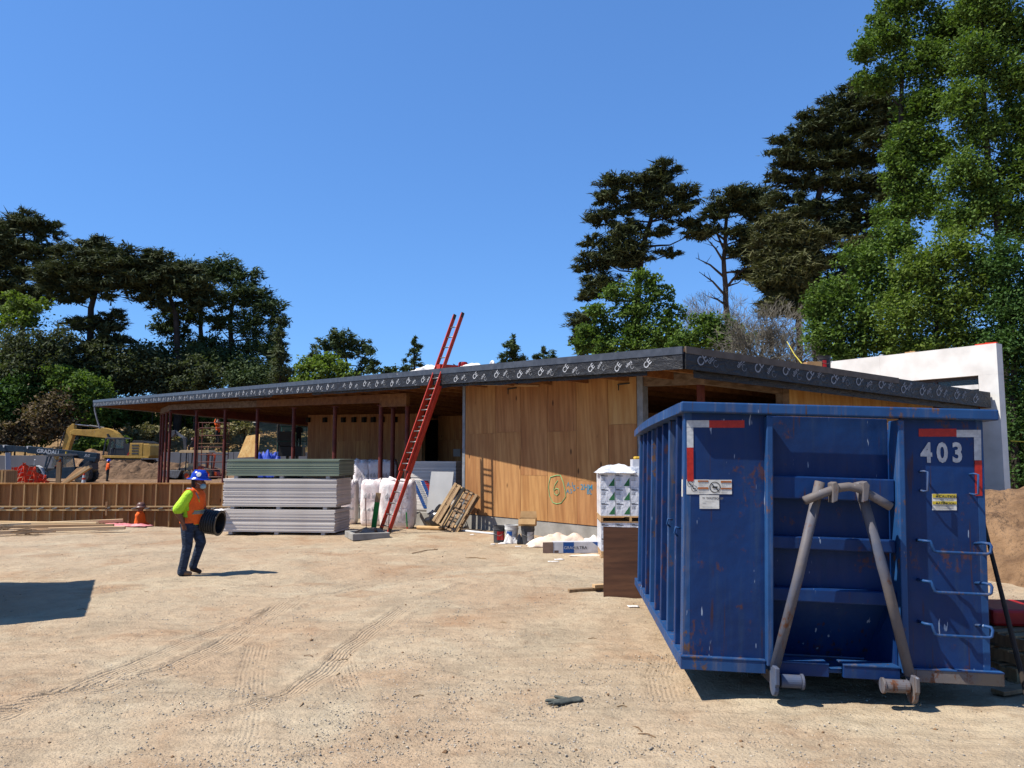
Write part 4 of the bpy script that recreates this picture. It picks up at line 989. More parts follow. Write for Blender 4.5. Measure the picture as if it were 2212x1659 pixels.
h_ = hat(man, (0.125,0,1.640), HATBLUE, 1.0, R_(4)); mbb = MB(); mbb.lathe([(0.001,0.004),(0.042,0.0),(0.042,-0.004)], (0.03,-0.118,0.075), 14, rot=Matrix.Rotation(R_(68),3,'X')); mbb.build('hat_sticker', [WHITE_TAPE], h_)
mbb = MB(); mbb.ell((0.192,0,1.505), (0.052,0.066,0.054), 14); mbb.build('face_mask', [MASK], man, smooth=True)
mbb = MB(); mbb.tube([(0.175,-0.062,1.535),(0.105,-0.095,1.575)], 0.004, 5); mbb.build('mask_strap', [WHITEP], man)
for y in (-0.040, 0.040): MB().ell((0.207,y,1.578), (0.012,0.017,0.010), 8).build('eye', [INK], man, smooth=True)
# short length of black corrugated pipe under his arm
ax = Vector((0.985, -0.08, -0.12)).normalized(); pc = mp + Vector((0.385, 0.15, 0.87)); rot = ax.to_track_quat('Z','Y').to_matrix(); prof = []
for i in range(6): z = -0.21 + i*0.043; prof += [(0.195,z),(0.212,z+0.010),(0.212,z+0.026),(0.195,z+0.036)]
prof += [(0.222,0.055),(0.222,0.075),(0.180,0.075),(0.178,-0.19),(0.195,-0.21)]
mbb = MB(); mbb.lathe(prof, (0,0,0), 28, 0, rot); mbb.add(*[(lambda q: (q.v, q.f))(MB().lathe([(0.178,-0.18),(0.001,-0.182)], (0,0,0), 28, 0, rot))][0])
tag(mbb.build('drain_pipe_section', [BLACK], smooth=False, loc=pc), 'short black corrugated drain pipe section carried under the walking worker\'s arm', 'pipe')
# simpler workers further away
def worker(loc, label, k=1.0, face=0.0, pose='stand', top=ORANGE, legs=DARKCLOTH, hatm=HATBLUE, vox=0.028, sk=SKIN):
    t = thing('person', label, 'person', loc, (0,0,face)); S_ = 0.47 if pose in ('sit', 'kneel') else 0.0
    q = lambda x, y, z: (x*k, y*k, (z-S_*0.95)*k)
    P = [(q(0,0,0.95),q(0.02,0,1.15),0.16*k,0.17*k,1,(0.9,1.1,1)), (q(0.02,0,1.15),q(0.03,0,1.38),0.17*k,0.15*k,1,(0.85,1.2,1)), (q(0.03,-0.16,1.40),q(0.03,0.16,1.40),0.08*k,0.08*k,1),
         (q(0.03,0,1.40),q(0.04,0,1.55),0.06*k,0.055*k,0), (q(0.05,0,1.58),q(0.06,0,1.66),0.09*k,0.095*k,0)]
    for s_ in (-1, 1):
        if pose == 'reach': P += [(q(0.04,s_*0.22,1.40),q(0.16,s_*0.22,1.62),0.075*k,0.06*k,1), (q(0.16,s_*0.22,1.62),q(0.16,s_*0.12,1.86),0.055*k,0.04*k,1), (q(0.16,s_*0.12,1.88),q(0.17,s_*0.10,1.96),0.045*k,0.035*k,0)]
        elif pose == 'phone': P += [(q(0.03,s_*0.22,1.38),q(0.02,s_*0.27,1.12),0.075*k,0.06*k,1), (q(0.02,s_*0.27,1.12),q(0.24,s_*0.12,1.20),0.05*k,0.04*k,0), (q(0.24,s_*0.12,1.20),q(0.30,s_*0.07,1.23),0.04*k,0.035*k,0)]
        else: P += [(q(0.03,s_*0.22,1.38),q(0.08,s_*0.26,1.12),0.075*k,0.06*k,1), (q(0.08,s_*0.26,1.12),q(0.34,s_*0.16,1.02),0.05*k,0.04*k,1), (q(0.34,s_*0.16,1.02),q(0.42,s_*0.13,1.01),0.04*k,0.034*k,0)]
        if S_: P += [(q(0,s_*0.1,0.93),q(0.40,s_*0.12,0.90),0.11*k,0.085*k,2), (q(0.40,s_*0.12,0.90),q(0.36 if pose == 'sit' else 0.08,s_*0.12,0.52),0.08*k,0.06*k,2), (q(0.36 if pose == 'sit' else 0.08,s_*0.12,0.50),q(0.50 if pose == 'sit' else -0.04,s_*0.12,0.50),0.05*k,0.045*k,3)]
        else: P += [(q(0,s_*0.1,0.92),q(0.02,s_*0.11,0.50),0.115*k,0.08*k,2), (q(0.02,s_*0.11,0.50),q(-0.02,s_*0.12,0.10),0.08*k,0.065*k,2), (q(-0.03,s_*0.12,0.05),q(0.14,s_*0.13,0.045),0.05*k,0.042*k,3)]
    body('body', P, [sk, top, legs, BOOT], t, vox, 3); hat(t, q(0.055,0,1.665), hatm, 1.0*k, 0, True); return t
worker(Vector(at(231, 1043, 62)[:2] + (0,)) if False else Vector((at(231,1043,62).x, 62, 0)), 'worker in blue hard hat and orange vest standing beside dirt mound', 1.0, R_(40), 'phone', hatm=HATBLUE)
worker(Vector((at(296,1128,23.1).x, 23.2, -0.56)), 'worker in brown hard hat and orange top kneeling in trench at formwork', 0.90, R_(5), 'kneel', hatm=HATBROWN, legs=DENIM, vox=0.02)
# ---------------------------------------------------------------- site machines (built at their own place in the yard)
def wheel(parent, x, y, z, r, w, rim, tyre=TYRE, lugs=18):
    mb = MB(); rot = Matrix.Rotation(R_(90), 3, 'X')
    prof = [(r*0.56,-w/2),(r*0.88,-w/2),(r*0.97,-w*0.38),(r*0.97,w*0.38),(r*0.88,w/2),(r*0.56,w/2)]
    mb.lathe(prof + [prof[0]], (x,y,z), 26, 0, rot)
    for i in range(lugs):
        a = 2*math.pi*i/lugs
        for s_ in (-1, 1):
            c = Vector((x + math.cos(a+s_*0.06)*r*0.97, y + s_*w*0.23, z + math.sin(a+s_*0.06)*r*0.97))
            mb.box(c, (r*0.10, w*0.46, r*0.06), Matrix.Rotation(-a, 3, 'Y') @ Matrix.Rotation(s_*0.5, 3, 'X'))
    o = mb.build('wheel', [tyre], parent)
    mb = MB(); mb.lathe([(0.001,-w*0.30),(r*0.2,-w*0.34),(r*0.24,-w*0.2),(r*0.46,-w*0.16),(r*0.58,-w*0.44),(r*0.60,w*0.44),(0.001,w*0.3)], (x,y,z), 22, 0, rot); mb.build('wheel_rim', [rim], o)
    return o
# --- blue telescopic handler
Y = 60.0; tk = 0.1588*Y/1657.3; tg = at(120, 1041.6, Y)
th = thing('telehandler', 'dark blue telescopic handler with long boom lettered GRADALL behind formwork wall', 'telehandler', (tg.x, Y, 0.0))
def tp(cx, cy): return ((cx*0.1588 - 120)*Y/1657.3, (893.6-cy)*tk)
wheel(th, *tp(540,790)[:1], -0.95, 0.62, 0.70, 0.5, GREYWOOD); wheel(th, *tp(395,790)[:1], 0.95, 0.62, 0.70, 0.5, GREYWOOD)
wheel(th, *tp(1215,800)[:1], -0.95, 0.60, 0.66, 0.5, MACHGREY); wheel(th, *tp(1120,800)[:1], 0.95, 0.60, 0.66, 0.5, MACHGREY)
def prt(parent, name, mat, pts, y0, y1, conv, bevel=0.0):
    return MB().prism([conv(*p) for p in pts], y0, y1).build(name, [mat], parent, bevel=bevel)
prt(th, 'chassis', BLACK, [(660,700),(1130,690),(1250,600),(1260,720),(1150,830),(690,830)], -0.55, 0.75, tp, 0.02)
prt(th, 'front_axle', BLACK, [(420,760),(700,740),(700,830),(420,830)], -0.7, 0.8, tp, 0.02)
prt(th, 'mudguard', WHITEP, [(555,690),(580,662),(640,690),(720,830),(690,850),(640,740)], -0.95, -0.55, tp, 0.01)
bm_ = prt(th, 'boom', MACHBLUE, [(335,405),(360,405),(1300,500),(1300,575),(1180,585),(350,498)], -0.05, 0.45, tp, 0.015)
prt(th, 'boom_section', MACHBLUE, [(-260,372),(345,412),(345,486),(-260,462)], 0.0, 0.40, tp, 0.01)
prt(th, 'boom_section', MACHBLUE, [(-760,330),(-262,380),(-262,452),(-760,430)], 0.03, 0.37, tp, 0.01)
for cx in (25, 350): prt(th, 'boom_collar', WHITEP, [(cx-12,388 if cx < 100 else 402),(cx+14,390 if cx < 100 else 404),(cx+10,420 if cx < 100 else 440),(cx-2,420 if cx < 100 else 440)], -0.07, 0.43, tp)
prt(th, 'boom_pivot', MACHBLUE, [(1150,560),(1300,560),(1280,620),(1200,650),(1080,690),(1060,660)], -0.1, 0.5, tp, 0.02)
prt(th, 'lift_cylinder', CHROME, [(1150,590),(1165,605),(1085,675),(1070,660)], 0.0, 0.12, tp)
mb = MB(); x, z = tp(480, 488); d_ = Vector((math.cos(R_(-5.6)),0,math.sin(R_(-5.6)))); u_ = Vector((-d_.z,0,d_.x))
letters(mb, 'GRADALL', 0.42, (x,-0.0555,z), d_, u_, bold=0.03); mb.build('lettering', [WHITE_TAPE], th)
mb = MB(); x, z = tp(1135, 540); letters(mb, 'JLG', 0.26, (x,-0.0555,z), d_, u_, shear=0.3, bold=0.02); mb.build('lettering', [WHITE_TAPE], th)
cab = prt(th, 'cab', MACHBLUE, [(900,690),(1085,680),(1075,820),(930,840),(700,830),(690,760)], -0.80, -0.06, tp, 0.01)
prt(th, 'cab_roof', MACHGREY, [(700,522),(745,510),(1035,508),(1060,530),(1050,540),(720,545)], -0.82, -0.08, tp, 0.02)
for pts in ([(700,545),(722,545),(690,690),(672,690)], [(745,545),(765,545),(705,720),(690,720)], [(900,520),(915,520),(915,800),(900,800)], [(1042,530),(1058,530),(1090,680),(1072,680)]): prt(th, 'cab_pillar', MACHBLUE, pts, -0.80, -0.74, tp)
prt(th, 'cab_window', GLASS, [(915,540),(1042,540),(1072,680),(915,690)], -0.775, -0.765, tp); prt(th, 'cab_window', GLASS, [(722,546),(900,546),(900,690),(690,690)], -0.10, -0.09, tp)
MB().cyl((tp(920,500)[0],-0.4,tp(920,508)[1]), (tp(920,500)[0],-0.4,tp(920,478)[1]), 0.07, n=10).build('beacon', [YELLOWP], th)
mb = MB(); x, z = tp(548,700); mb.tube([(x,-0.9,z),(x,-0.9,tp(0,600)[1])], 0.015, 5); mb.ell((x+0.05,-0.9,tp(0,590)[1]), (0.07,0.05,0.06), 8); mb.build('mirror', [WHITEP], th)
worker(Vector((tg.x + tp(860,0)[0], Y-0.45, 0.78)), 'operator in orange top seated in the blue telehandler cab', 0.9, R_(180), 'sit', vox=0.035, hatm=WHITEP)
# --- yellow excavator on the mounds
Y = 76.0; xk = 0.0992*Y/1657.3; xg = at(280, 1003, Y)
ex = thing('excavator', 'yellow tracked excavator with folded boom standing on dirt mound', 'excavator', (xg.x, Y, xg.z))
def xp(cx, cy): return ((131.7 + cx*0.0992 - 280)*Y/1657.3, (1041-cy)*xk)
for y0 in (-1.6, 0.9):
    tr = prt(ex, 'track', SOILD, [(960,985),(985,935),(1900,945),(1960,985),(1900,1045),(1000,1045)], y0, y0+0.65, xp, 0.05)
    mb = MB()
    for i in range(26): mb.box((xp(1000+i*36,0)[0], y0+0.325, xp(0,1046)[1]), (0.10, 0.66, 0.05)); mb.box((xp(1000+i*36,0)[0], y0+0.325, xp(0,938)[1]), (0.10, 0.66, 0.05))
    tag(mb.build('track_pads', [MACHGREY], tr), None, None, kind='stuff')
prt(ex, 'slewing_ring', BLACK, [(1250,905),(1650,905),(1650,960),(1250,960)], -0.9, 0.9, xp)
prt(ex, 'deck', CATYEL, [(1055,850),(1910,860),(2060,900),(1900,912),(1060,900)], -1.45, 1.45, xp, 0.02)
prt(ex, 'engine_housing', CATYEL, [(1640,585),(1915,585),(1915,860),(1620,855)], -1.44, 1.40, xp, 0.03)
prt(ex, 'counterweight', CATYEL, [(1916,600),(2040,600),(2085,650),(2085,850),(2040,905),(1916,880)], -1.42, 1.42, xp, 0.05)
prt(ex, 'engine_cover', BLACK, [(1655,545),(1680,530),(1900,535),(2030,590),(1640,586)], -1.1, 1.1, xp, 0.02)
prt(ex, 'side_door', BLACK, [(1530,600),(1638,600),(1618,850),(1530,850)], -1.43, -0.6, xp, 0.01)
prt(ex, 'red_stripe', REDP, [(1620,780),(1640,790),(1612,852),(1580,852)], -1.447, -1.435, xp)
for i in range(4): prt(ex, 'vent_grille', MACHGREY, [(1685,620+i*58),(1830,620+i*58),(1830,648+i*58),(1685,648+i*58)], -1.46, -1.43, xp)
prt(ex, 'cab_roof', MACHGREY, [(1100,478),(1140,465),(1500,470),(1540,490),(1540,505),(1100,500)], -1.42, -0.35, xp, 0.02)
prt(ex, 'cab_base', BLACK, [(1300,700),(1525,700),(1525,850),(1300,850)], -1.40, -0.4, xp)
for pts in ([(1105,490),(1130,490),(1085,850),(1055,850)], [(1200,490),(1220,490),(1160,760),(1140,760)], [(1300,490),(1325,490),(1325,850),(1300,850)], [(1500,490),(1540,490),(1530,700),(1500,700)], [(1300,690),(1525,690),(1525,712),(1300,712)]):
    for y0 in (-1.42, -0.45): prt(ex, 'cab_pillar', BLACK, pts, y0, y0+0.07, xp)
prt(ex, 'cab_window', GLASS, [(1325,505),(1500,505),(1500,690),(1325,690)], -1.40, -1.39, xp); prt(ex, 'cab_window', GLASS, [(1130,500),(1300,500),(1300,850),(1085,850)], -0.44, -0.43, xp)
prt(ex, 'seat', MACHGREY, [(1200,700),(1250,690),(1285,840),(1180,840)], -1.2, -0.7, xp, 0.03)
prt(ex, 'boom', CATYEL, [(1090,520),(960,472),(700,445),(260,402),(185,390),(175,340),(215,300),(270,275),(420,290),(700,285),(880,245),(990,262),(1110,305),(1210,370),(1300,470),(1330,640),(1240,640)], -0.15, 0.55, xp, 0.03)
prt(ex, 'stick', CATYEL, [(200,160),(245,160),(252,260),(240,400),(190,560),(150,735),(10,720),(75,340),(95,260)], -0.05, 0.45, xp, 0.03)
mb = MB(); a, b = xp(245,175), xp(560,205); c = xp(880,255)
mb.tube([(a[0],0.2,a[1]),(b[0],0.2,b[1])], 0.07, 8); mb.build('cylinder_rod', [CHROME], ex); MB().tube([(b[0],0.2,b[1]),(c[0],0.2,c[1])], 0.13, 10).build('cylinder', [BLACK], ex)
mb = MB(); a, b = xp(1010,390), xp(1120,560); mb.tube([(a[0],-0.25,a[1]),(b[0],-0.25,b[1])], 0.11, 8); mb.build('cylinder', [BLACK], ex)
mb = MB(); mb.tube([(xp(60,330)[0],-0.1,xp(0,330)[1]), (xp(-20,600)[0],-0.1,xp(0,600)[1]), (xp(-40,720)[0],-0.1,xp(0,720)[1])], 0.06, 6); mb.build('cylinder', [BLACK], ex)
prt(ex, 'bucket', CATYEL, [(0,730),(150,740),(190,830),(120,930),(-60,940),(-110,860)], -0.5, 0.9, xp, 0.03)
# --- orange loader-backhoe under a canopy, beyond the posts
Y = 66.0; bk = 0.2232*Y/1657.3; bg_ = at(430, 1036, Y)         # 1 crop unit = .2232 px
lb = thing('backhoe_loader', 'orange tractor backhoe loader with tan canopy and raised digger arm', 'backhoe', (bg_.x, Y, 0.0))
def bp(cx, cy): return ((329.2 + cx*0.2232 - 430)*Y/1657.3, (955-cy)*bk)
wheel(lb, bp(560,0)[0], -0.75, 0.52, 0.52, 0.42, KUBOTA, lugs=14); wheel(lb, bp(560,0)[0], 0.75, 0.52, 0.52, 0.42, KUBOTA, lugs=14)
wheel(lb, bp(370,0)[0], -0.7, 0.38, 0.38, 0.32, KUBOTA, lugs=12); wheel(lb, bp(370,0)[0], 0.7, 0.38, 0.38, 0.32, KUBOTA, lugs=12)
prt(lb, 'canopy', CREAM, [(275,680),(300,668),(560,670),(575,690),(560,694),(285,694)], -0.7, 0.7, bp, 0.01)
for cx in (290, 345, 540):
    for y in (-0.62, 0.58): prt(lb, 'canopy_post', BLACK, [(cx,690),(cx+10,690),(cx+4,880),(cx-6,880)], y, y+0.05, bp)
prt(lb, 'bonnet', CREAM, [(300,850),(340,800),(430,790),(470,850),(470,900),(310,890)], -0.4, 0.4, bp, 0.03)
prt(lb, 'tractor_body', KUBOTA, [(460,820),(600,870),(640,880),(640,915),(520,915),(440,890)], -0.45, 0.45, bp, 0.02)
prt(lb, 'seat_frame', KUBOTA, [(540,700),(620,705),(605,850),(590,850),(600,722),(558,720),(550,850),(535,850)], -0.35, -0.25, bp, 0.01)
prt(lb, 'loader_arm', MACHGREY, [(250,880),(280,840),(420,830),(430,850),(290,870),(270,905)], -0.62, -0.5, bp); prt(lb, 'loader_arm', MACHGREY, [(250,880),(280,840),(420,830),(430,850),(290,870),(270,905)], 0.5, 0.62, bp)
prt(lb, 'loader_bucket', STEEL, [(118,860),(320,862),(290,930),(275,935),(120,915)], -0.95, 0.95, bp, 0.01)
prt(lb, 'digger_boom', MACHGREY, [(280,545),(310,550),(320,660),(300,670)], -0.1, 0.1, bp); prt(lb, 'digger_arm', STEEL, [(175,490),(205,478),(310,550),(300,568)], -0.09, 0.09, bp)
prt(lb, 'digger_bucket', MACHGREY, [(168,485),(210,475),(215,510),(185,545),(165,525)], -0.25, 0.25, bp, 0.02)
worker(Vector((bg_.x + bp(375,0)[0], Y+0.1, bp(0,690)[1]+0.1)), 'operator in dark clothing seated up on the backhoe', 0.85, R_(180), 'sit', vox=0.035, top=DARKCLOTH, hatm=HATBROWN)
# --- scaffold tower and the man on it
Y = 57.0; sg = at(458, 1040, Y); zpl = at(458, 957, Y).z
sc_ = thing('scaffold_tower', 'narrow steel scaffold tower standing under far end of the roof', 'scaffold', (sg.x, Y, 0.0))
hwid = 1.0
for x in (-hwid, hwid):
    for y in (-0.35, 0.35): MB().cyl((x,y,0.02), (x,y,zpl+1.55), 0.035, n=6).build('standard', [STEELRED], sc_)
for z in (0.5, 1.05, 1.6, 2.15, 2.7, zpl+0.55, zpl+1.1, zpl+1.5):
    for y in (-0.35, 0.35): MB().cyl((-hwid,y,z), (hwid,y,z), 0.028, n=6).build('ledger', [STEELRED], sc_)
for x in (-hwid, hwid):
    for z in (1.6, zpl+1.1): MB().cyl((x,-0.35,z), (x,0.35,z), 0.028, n=6).build('transom', [STEELRED], sc_)
for y in (-0.2, 0.2): MB().bb(-hwid-0.05, hwid+0.05, y-0.17, y+0.17, zpl-0.06, zpl).build('platform_board', [GREYWOOD], sc_)
worker(Vector((at(470,957,Y).x, Y, zpl)), 'worker in orange top reaching up to roof from scaffold platform', 0.96, R_(160), 'reach', vox=0.032, hatm=HATBROWN)
# --- black and green lift basket with a worker
Y = 58.0; lg = at(630, 1040, Y)
lf = thing('boom_lift', 'black and green lift platform raised beneath the roof edge', 'lift', (lg.x, Y, 0.0))
z0, z1 = at(630,985,Y).z, at(630,922,Y).z
MB().bb(-1.1,1.0,-0.8,0.8,0.35,0.95).build('base', [TEAL], lf, bevel=0.04)
for x in (-0.75,0.7):
    for y in (-0.75,0.75): wheel(lf, x, y, 0.38, 0.38, 0.3, MACHGREY, lugs=10)
mb = MB(); mb.bb(-0.45,-0.25,-0.1,0.1,0.9,z0+0.2); mb.bb(0.25,0.45,-0.1,0.1,0.9,z0+0.2); mb.build('mast', [BLACK], lf)
MB().bb(-0.95,0.85,-0.5,0.5,z0-0.02,z0+0.72).build('platform', [BLACK], lf, bevel=0.03); MB().bb(-0.9,0.0,-0.46,0.46,z0+0.72,z0+1.85).build('control_cabinet', [BLACK], lf, bevel=0.03)
for x in (-1.0, 0.9):
    for y in (-0.5, 0.5): MB().cyl((x,y,z0), (x,y,z1), 0.03, n=6).build('guard_post', [TEAL], lf)
for z in (z0+1.1, z1):
    for y in (-0.5, 0.5): MB().cyl((-1.0,y,z), (0.9,y,z), 0.03, n=6).build('guard_rail', [TEAL], lf)
worker(Vector((lg.x+0.45, Y, z0+0.72)), 'worker with red hard hat standing on the black and green lift', 0.98, R_(90), 'phone', vox=0.035, top=DARKCLOTH, hatm=REDP)
# --- unseen box trailer left of view, a guess added for the yard's shadow
sd = Vector((-1.59, 3.13, 0)).normalized(); H_ = 2.6; k_ = H_/math.tan(SUN_EL); ang = math.atan2(sd.y, sd.x)
cnr = Vector((-5.39, 9.94, 0)) - Vector((SUN_H.x, SUN_H.y, 0))*k_
bt = thing('unseen_trailer', 'unseen white box trailer added to cast the shadow at left', 'trailer', cnr, (0,0,ang))
Lt = 3.52
MB().bb(0, Lt, 0, 1.9, 0.62, H_).build('trailer_box', [WHITEP], bt, bevel=0.03); MB().bb(-0.0, Lt, 0.15, 1.75, 0.50, 0.615).build('chassis', [BLACK], bt)
for x in (1.3, 2.2):
    for y in (0.12, 1.78): wheel(bt, x, y, 0.36, 0.36, 0.22, STEEL, lugs=0)
MB().beam((Lt,0.95,0.55), (Lt+0.9,0.95,0.5), 0.1, 0.1).build('tow_bar', [BLACK], bt)
MB().cyl((Lt+0.75,0.95,0.0), (Lt+0.75,0.95,0.5), 0.035, n=8).build('jockey_post', [STEEL], bt)
# ---------------------------------------------------------------- concrete formwork wall
FY = 23.75; fz0, fz1 = -0.90, at(200, 1043, FY).z
fx0, fx1 = -17.2, -7.0
fwk = thing('formwork_wall', 'long plywood concrete formwork wall with vertical studs and double walers', 'formwork', ((fx0+fx1)/2, FY, fz0))
FOFF = Vector(((fx0+fx1)/2, FY, fz0))
class LB(MB):
    def bld(s, name, mat, parent, off, **k):
        s.v = [tuple(Vector(p)-off) for p in s.v]; return s.build(name, [mat], parent, **k)
x = fx0
while x < fx1 - 0.1:
    LB().bb(x+0.003, min(x+1.22, fx1)-0.003, FY, FY+0.018, fz0, fz1-0.04).bld('plywood_sheet', PLYH, fwk, FOFF); x += 1.22
x = fx0 + 0.2
while x < fx1:
    j = random.uniform(-0.015, 0.015); LB().bb(x-0.019+j, x+0.019+j, FY-0.092, FY-0.002, fz0, fz1-0.042).bld('stud', LUMZ, fwk, FOFF); x += 0.405
for y0 in (-0.092, 0.02): LB().bb(fx0, fx1, FY+y0, FY+y0+(0.10 if y0 < 0 else 0.03), fz1-0.038, fz1).bld('top_plate', PLYH, fwk, FOFF)
zw = at(200, 1098, FY-0.15).z
for dz in (-0.075, 0.03): LB().bb(fx0, fx1, FY-0.135, FY-0.095, zw+dz, zw+dz+0.04).bld('waler', LUMX, fwk, FOFF)
x = fx0 + 0.38
while x < fx1:
    LB().box((x, FY-0.15, zw), (0.16, 0.02, 0.035), Matrix.Rotation(R_(-14), 3, 'Y')).bld('tie_bracket', STEEL, fwk, FOFF, bevel=0.004); x += 0.405
for xx, z_ in ((-12.4, 0.10), (-10.1, 0.3)): LB().bb(xx-0.03, xx+0.03, FY-0.16, FY-0.136, zw-0.22, zw+0.2).bld('brace_cleat', LUMZ, fwk, FOFF)
# rear leaf of the form
LB().bb(fx0, fx1, FY+0.30, FY+0.318, fz0, fz1-0.02).bld('rear_sheet', PLYH, fwk, FOFF)

# ---------------------------------------------------------------- lumber, steel and sheets in front of it
def plank(p, q, w, h, mat, label, cat='plank', name='plank', group=None, roll=0):
    p, q = Vector(p), Vector(q); d = q-p; c = (p+q)/2; L = d.length
    mb = MB(); mb.box((0,0,0), (L, w, h)); o = mb.build(name, [mat], loc=c, bevel=0.003)
    o.rotation_euler = (Matrix((d.normalized(), Vector((0,0,1)).cross(d).normalized(), d.normalized().cross(Vector((0,0,1)).cross(d).normalized()))).transposed()).to_euler()
    return tag(o, label, cat, group)
long_pl = [((-20,1137),(290,1130),0.20),((-20,1141),(165,1138),0.10),((-20,1147),(265,1139),0.13),((-20,1144),(210,1145),0.14),((30,1149),(245,1147),0.12),((20,1155),(270,1150),0.09),((-20,1158),(120,1153),0.05)]
for i, (a, b, z) in enumerate(long_pl):
    A, B = on_ground(*a, 0.0), on_ground(*b, 0.0); A.z = gz(A.x,A.y)+z*0.7+0.06; B.z = gz(B.x,B.y)+z*0.7+0.06
    plank(A, B, 0.14 if i % 2 else 0.10, 0.085, LUMBR if i % 3 != 1 else LUMX, 'long sawn timber lying in loose pile before the formwork wall', group='timbers piled before the formwork')
A = on_ground(200,1135); plank((A.x-0.25,A.y,gz(A.x,A.y)+0.22), (A.x+0.25,A.y,gz(A.x,A.y)+0.22), 0.12, 0.05, LUMX, 'short yellow timber offcut lying across the timber pile', 'offcut', 'timber_offcut')
mb = MB(); r = random.Random(3)
for i in range(36):
    a = on_ground(r.uniform(-30,75), r.uniform(1146,1158)); a.z = gz(a.x,a.y)+r.uniform(0.03,0.16); an = r.uniform(-0.5,0.5)
    l = r.uniform(0.3,0.9); d = Vector((math.cos(an), math.sin(an)*0.5, r.uniform(-0.12,0.12)))*l; mb.tube([a-d/2, a+Vector((0,0,r.uniform(0,0.06))), a+d/2], 0.013, 4)
o = mb.build('scrap_stakes', [GREYWOOD]); tag(o, 'tangled heap of grey sticks and ties beside the timber pile', 'scrap heap', kind='stuff')
def sheet_heap(name, pts_c, rx, ry, h, mat, seed, n=26, sharp=1.0):
    u = np.linspace(-1,1,n); U,V = np.meshgrid(u,u); c = pts_c
    r_ = np.maximum(np.abs(U)**2.5, np.abs(V)**2.5)
    Z = h*(1-r_)*(0.7+0.9*fbm(U*rx, V*ry, 0.45, 3, seed)) + 0.35*h*np.abs(fbm(U*rx*2, V*ry*2, 0.4, 3, seed+2))
    X = U*rx*(1+0.25*fbm(V*2, U*2, 0.9, 2, seed+5)); Yv = V*ry*(1+0.25*fbm(U*2, V*2, 0.9, 2, seed+6))
    top = np.stack([X.ravel(), Yv.ravel(), np.maximum(Z.ravel(), 0.012)], 1); bot = top.copy(); bot[:,2] = 0.0
    i = np.arange(n*n).reshape(n,n); q = np.stack([i[:-1,:-1],i[:-1,1:],i[1:,1:],i[1:,:-1]],-1).reshape(-1,4)
    e = np.concatenate([i[0,:-1],i[:-1,-1],i[-1,:0:-1],i[:0:-1,0]]); e2 = np.roll(e,-1); k = n*n
    side = np.stack([e, e2, e2+k, e+k], 1)
    return put(name, raw_mesh(name, np.concatenate([top,bot]), np.concatenate([q, q[:,::-1]+k, side[:,::-1]]), 4, mat, True), loc=c)
def on(px, py, dz=0.0): p = on_ground(px, py); p.z = gz(p.x, p.y)+dz; return p
for a in ((268,1141,0.75,0.20,0.11,3),): tag(sheet_heap('pink_sheet', on(*a[:2]), a[2]*0.95, a[3], a[4]*1.5, FOAMPINK, a[5]), 'crumpled pink plastic sheet lying by the kneeling worker', 'plastic sheet')

# ---------------------------------------------------------------- things behind the formwork
def orange_mesh():
    n = 24; m_ = 9; p0, p1 = at(28,1040,31), at(108,1043,31); mb = MB()
    pt = lambda i, j: Vector((p0.x+(p1.x-p0.x)*i/n, 31 + 0.25*math.sin(i*0.9+j*0.4), 0.05 + (1.0 + 0.85*max(0, 1-abs(i/n-0.28)/0.72)*(0.93+0.07*math.sin(i*1.7)))*j/m_))
    for i in range(n):
        for j in range(m_):
            a, b, c, d = pt(i,j), pt(i+1,j), pt(i+1,j+1), pt(i,j+1); mb.plate(a.lerp(c,0.03), b.lerp(d,0.03), c.lerp(a,0.10), d.lerp(b,0.10), 0.006)
    return mb.build('safety_mesh', [MESHOR])
tag(orange_mesh(), 'slumped orange plastic safety mesh behind the formwork wall', 'safety mesh')
def stakebundle():
    c = at(-14,1040,26); t = thing('panel_bundle', 'upright bundle of plywood form panels seen edge on behind formwork', 'panels', (c.x, 26, 0))
    zt_ = at(12,1016,26).z
    for i in range(12): MB().bb(-0.62+i*0.105, -0.55+i*0.105, -0.3, 0.3, 0, zt_ + random.uniform(-0.02,0.02)).build('form_panel', [LUMZ], t)
stakebundle()
a, b = at(17,978,40), at(30,1050,40); plank((a.x,40,a.z), (b.x,39.6,0.1), 0.24, 0.05, GYPFACE, 'pale grey board leaning steeply behind the safety mesh', 'board', 'leaning_board')
p = at(128,1000,27.5); mb = MB(); mb.bb(-0.075,0.075,-0.04,0.04,0,at(128,1000+18-20,27.5).z); tag(mb.build('timber_post', [GREYWOOD], loc=(p.x,27.5,0)), 'weathered upright timber post standing behind the formwork', 'post')
for i, dz in enumerate((0, 0.16, 0.32, 0.44)):
    a, b = at(122+i*4,1056-i*3,29+0.2*i), at(196-i*8,1008+i*1.5,29+0.2*i); plank(a, b, 0.20, 0.10, LUMX, 'yellow timber leaning at a slant in a bundle by telehandler wheel', group='slanted timber bundle')
def cone(px, py, Yc):
    c = at(px,py,Yc); t = thing('traffic_cone', 'orange traffic cone with white bands behind the formwork wall', 'traffic cone', (c.x, Yc, 0)); hgt = c.z
    MB().bb(-0.22,0.22,-0.22,0.22,0,0.04).build('base', [CONEOR], t, bevel=0.01); MB().lathe([(0.17,0.04),(0.03,hgt),(0.02,hgt+0.02),(0.001,hgt+0.02)], n=16).build('cone', [CONEOR], t, smooth=True)
    for f0, f1 in ((0.42,0.58),(0.68,0.80)): MB().lathe([(0.174-0.14*f0+0.004,0.04+f0*(hgt-0.04)),(0.174-0.14*f1+0.004,0.04+f1*(hgt-0.04))], n=16).build('reflective_band', [WHITE_TAPE], t)
cone(182,1018,44)
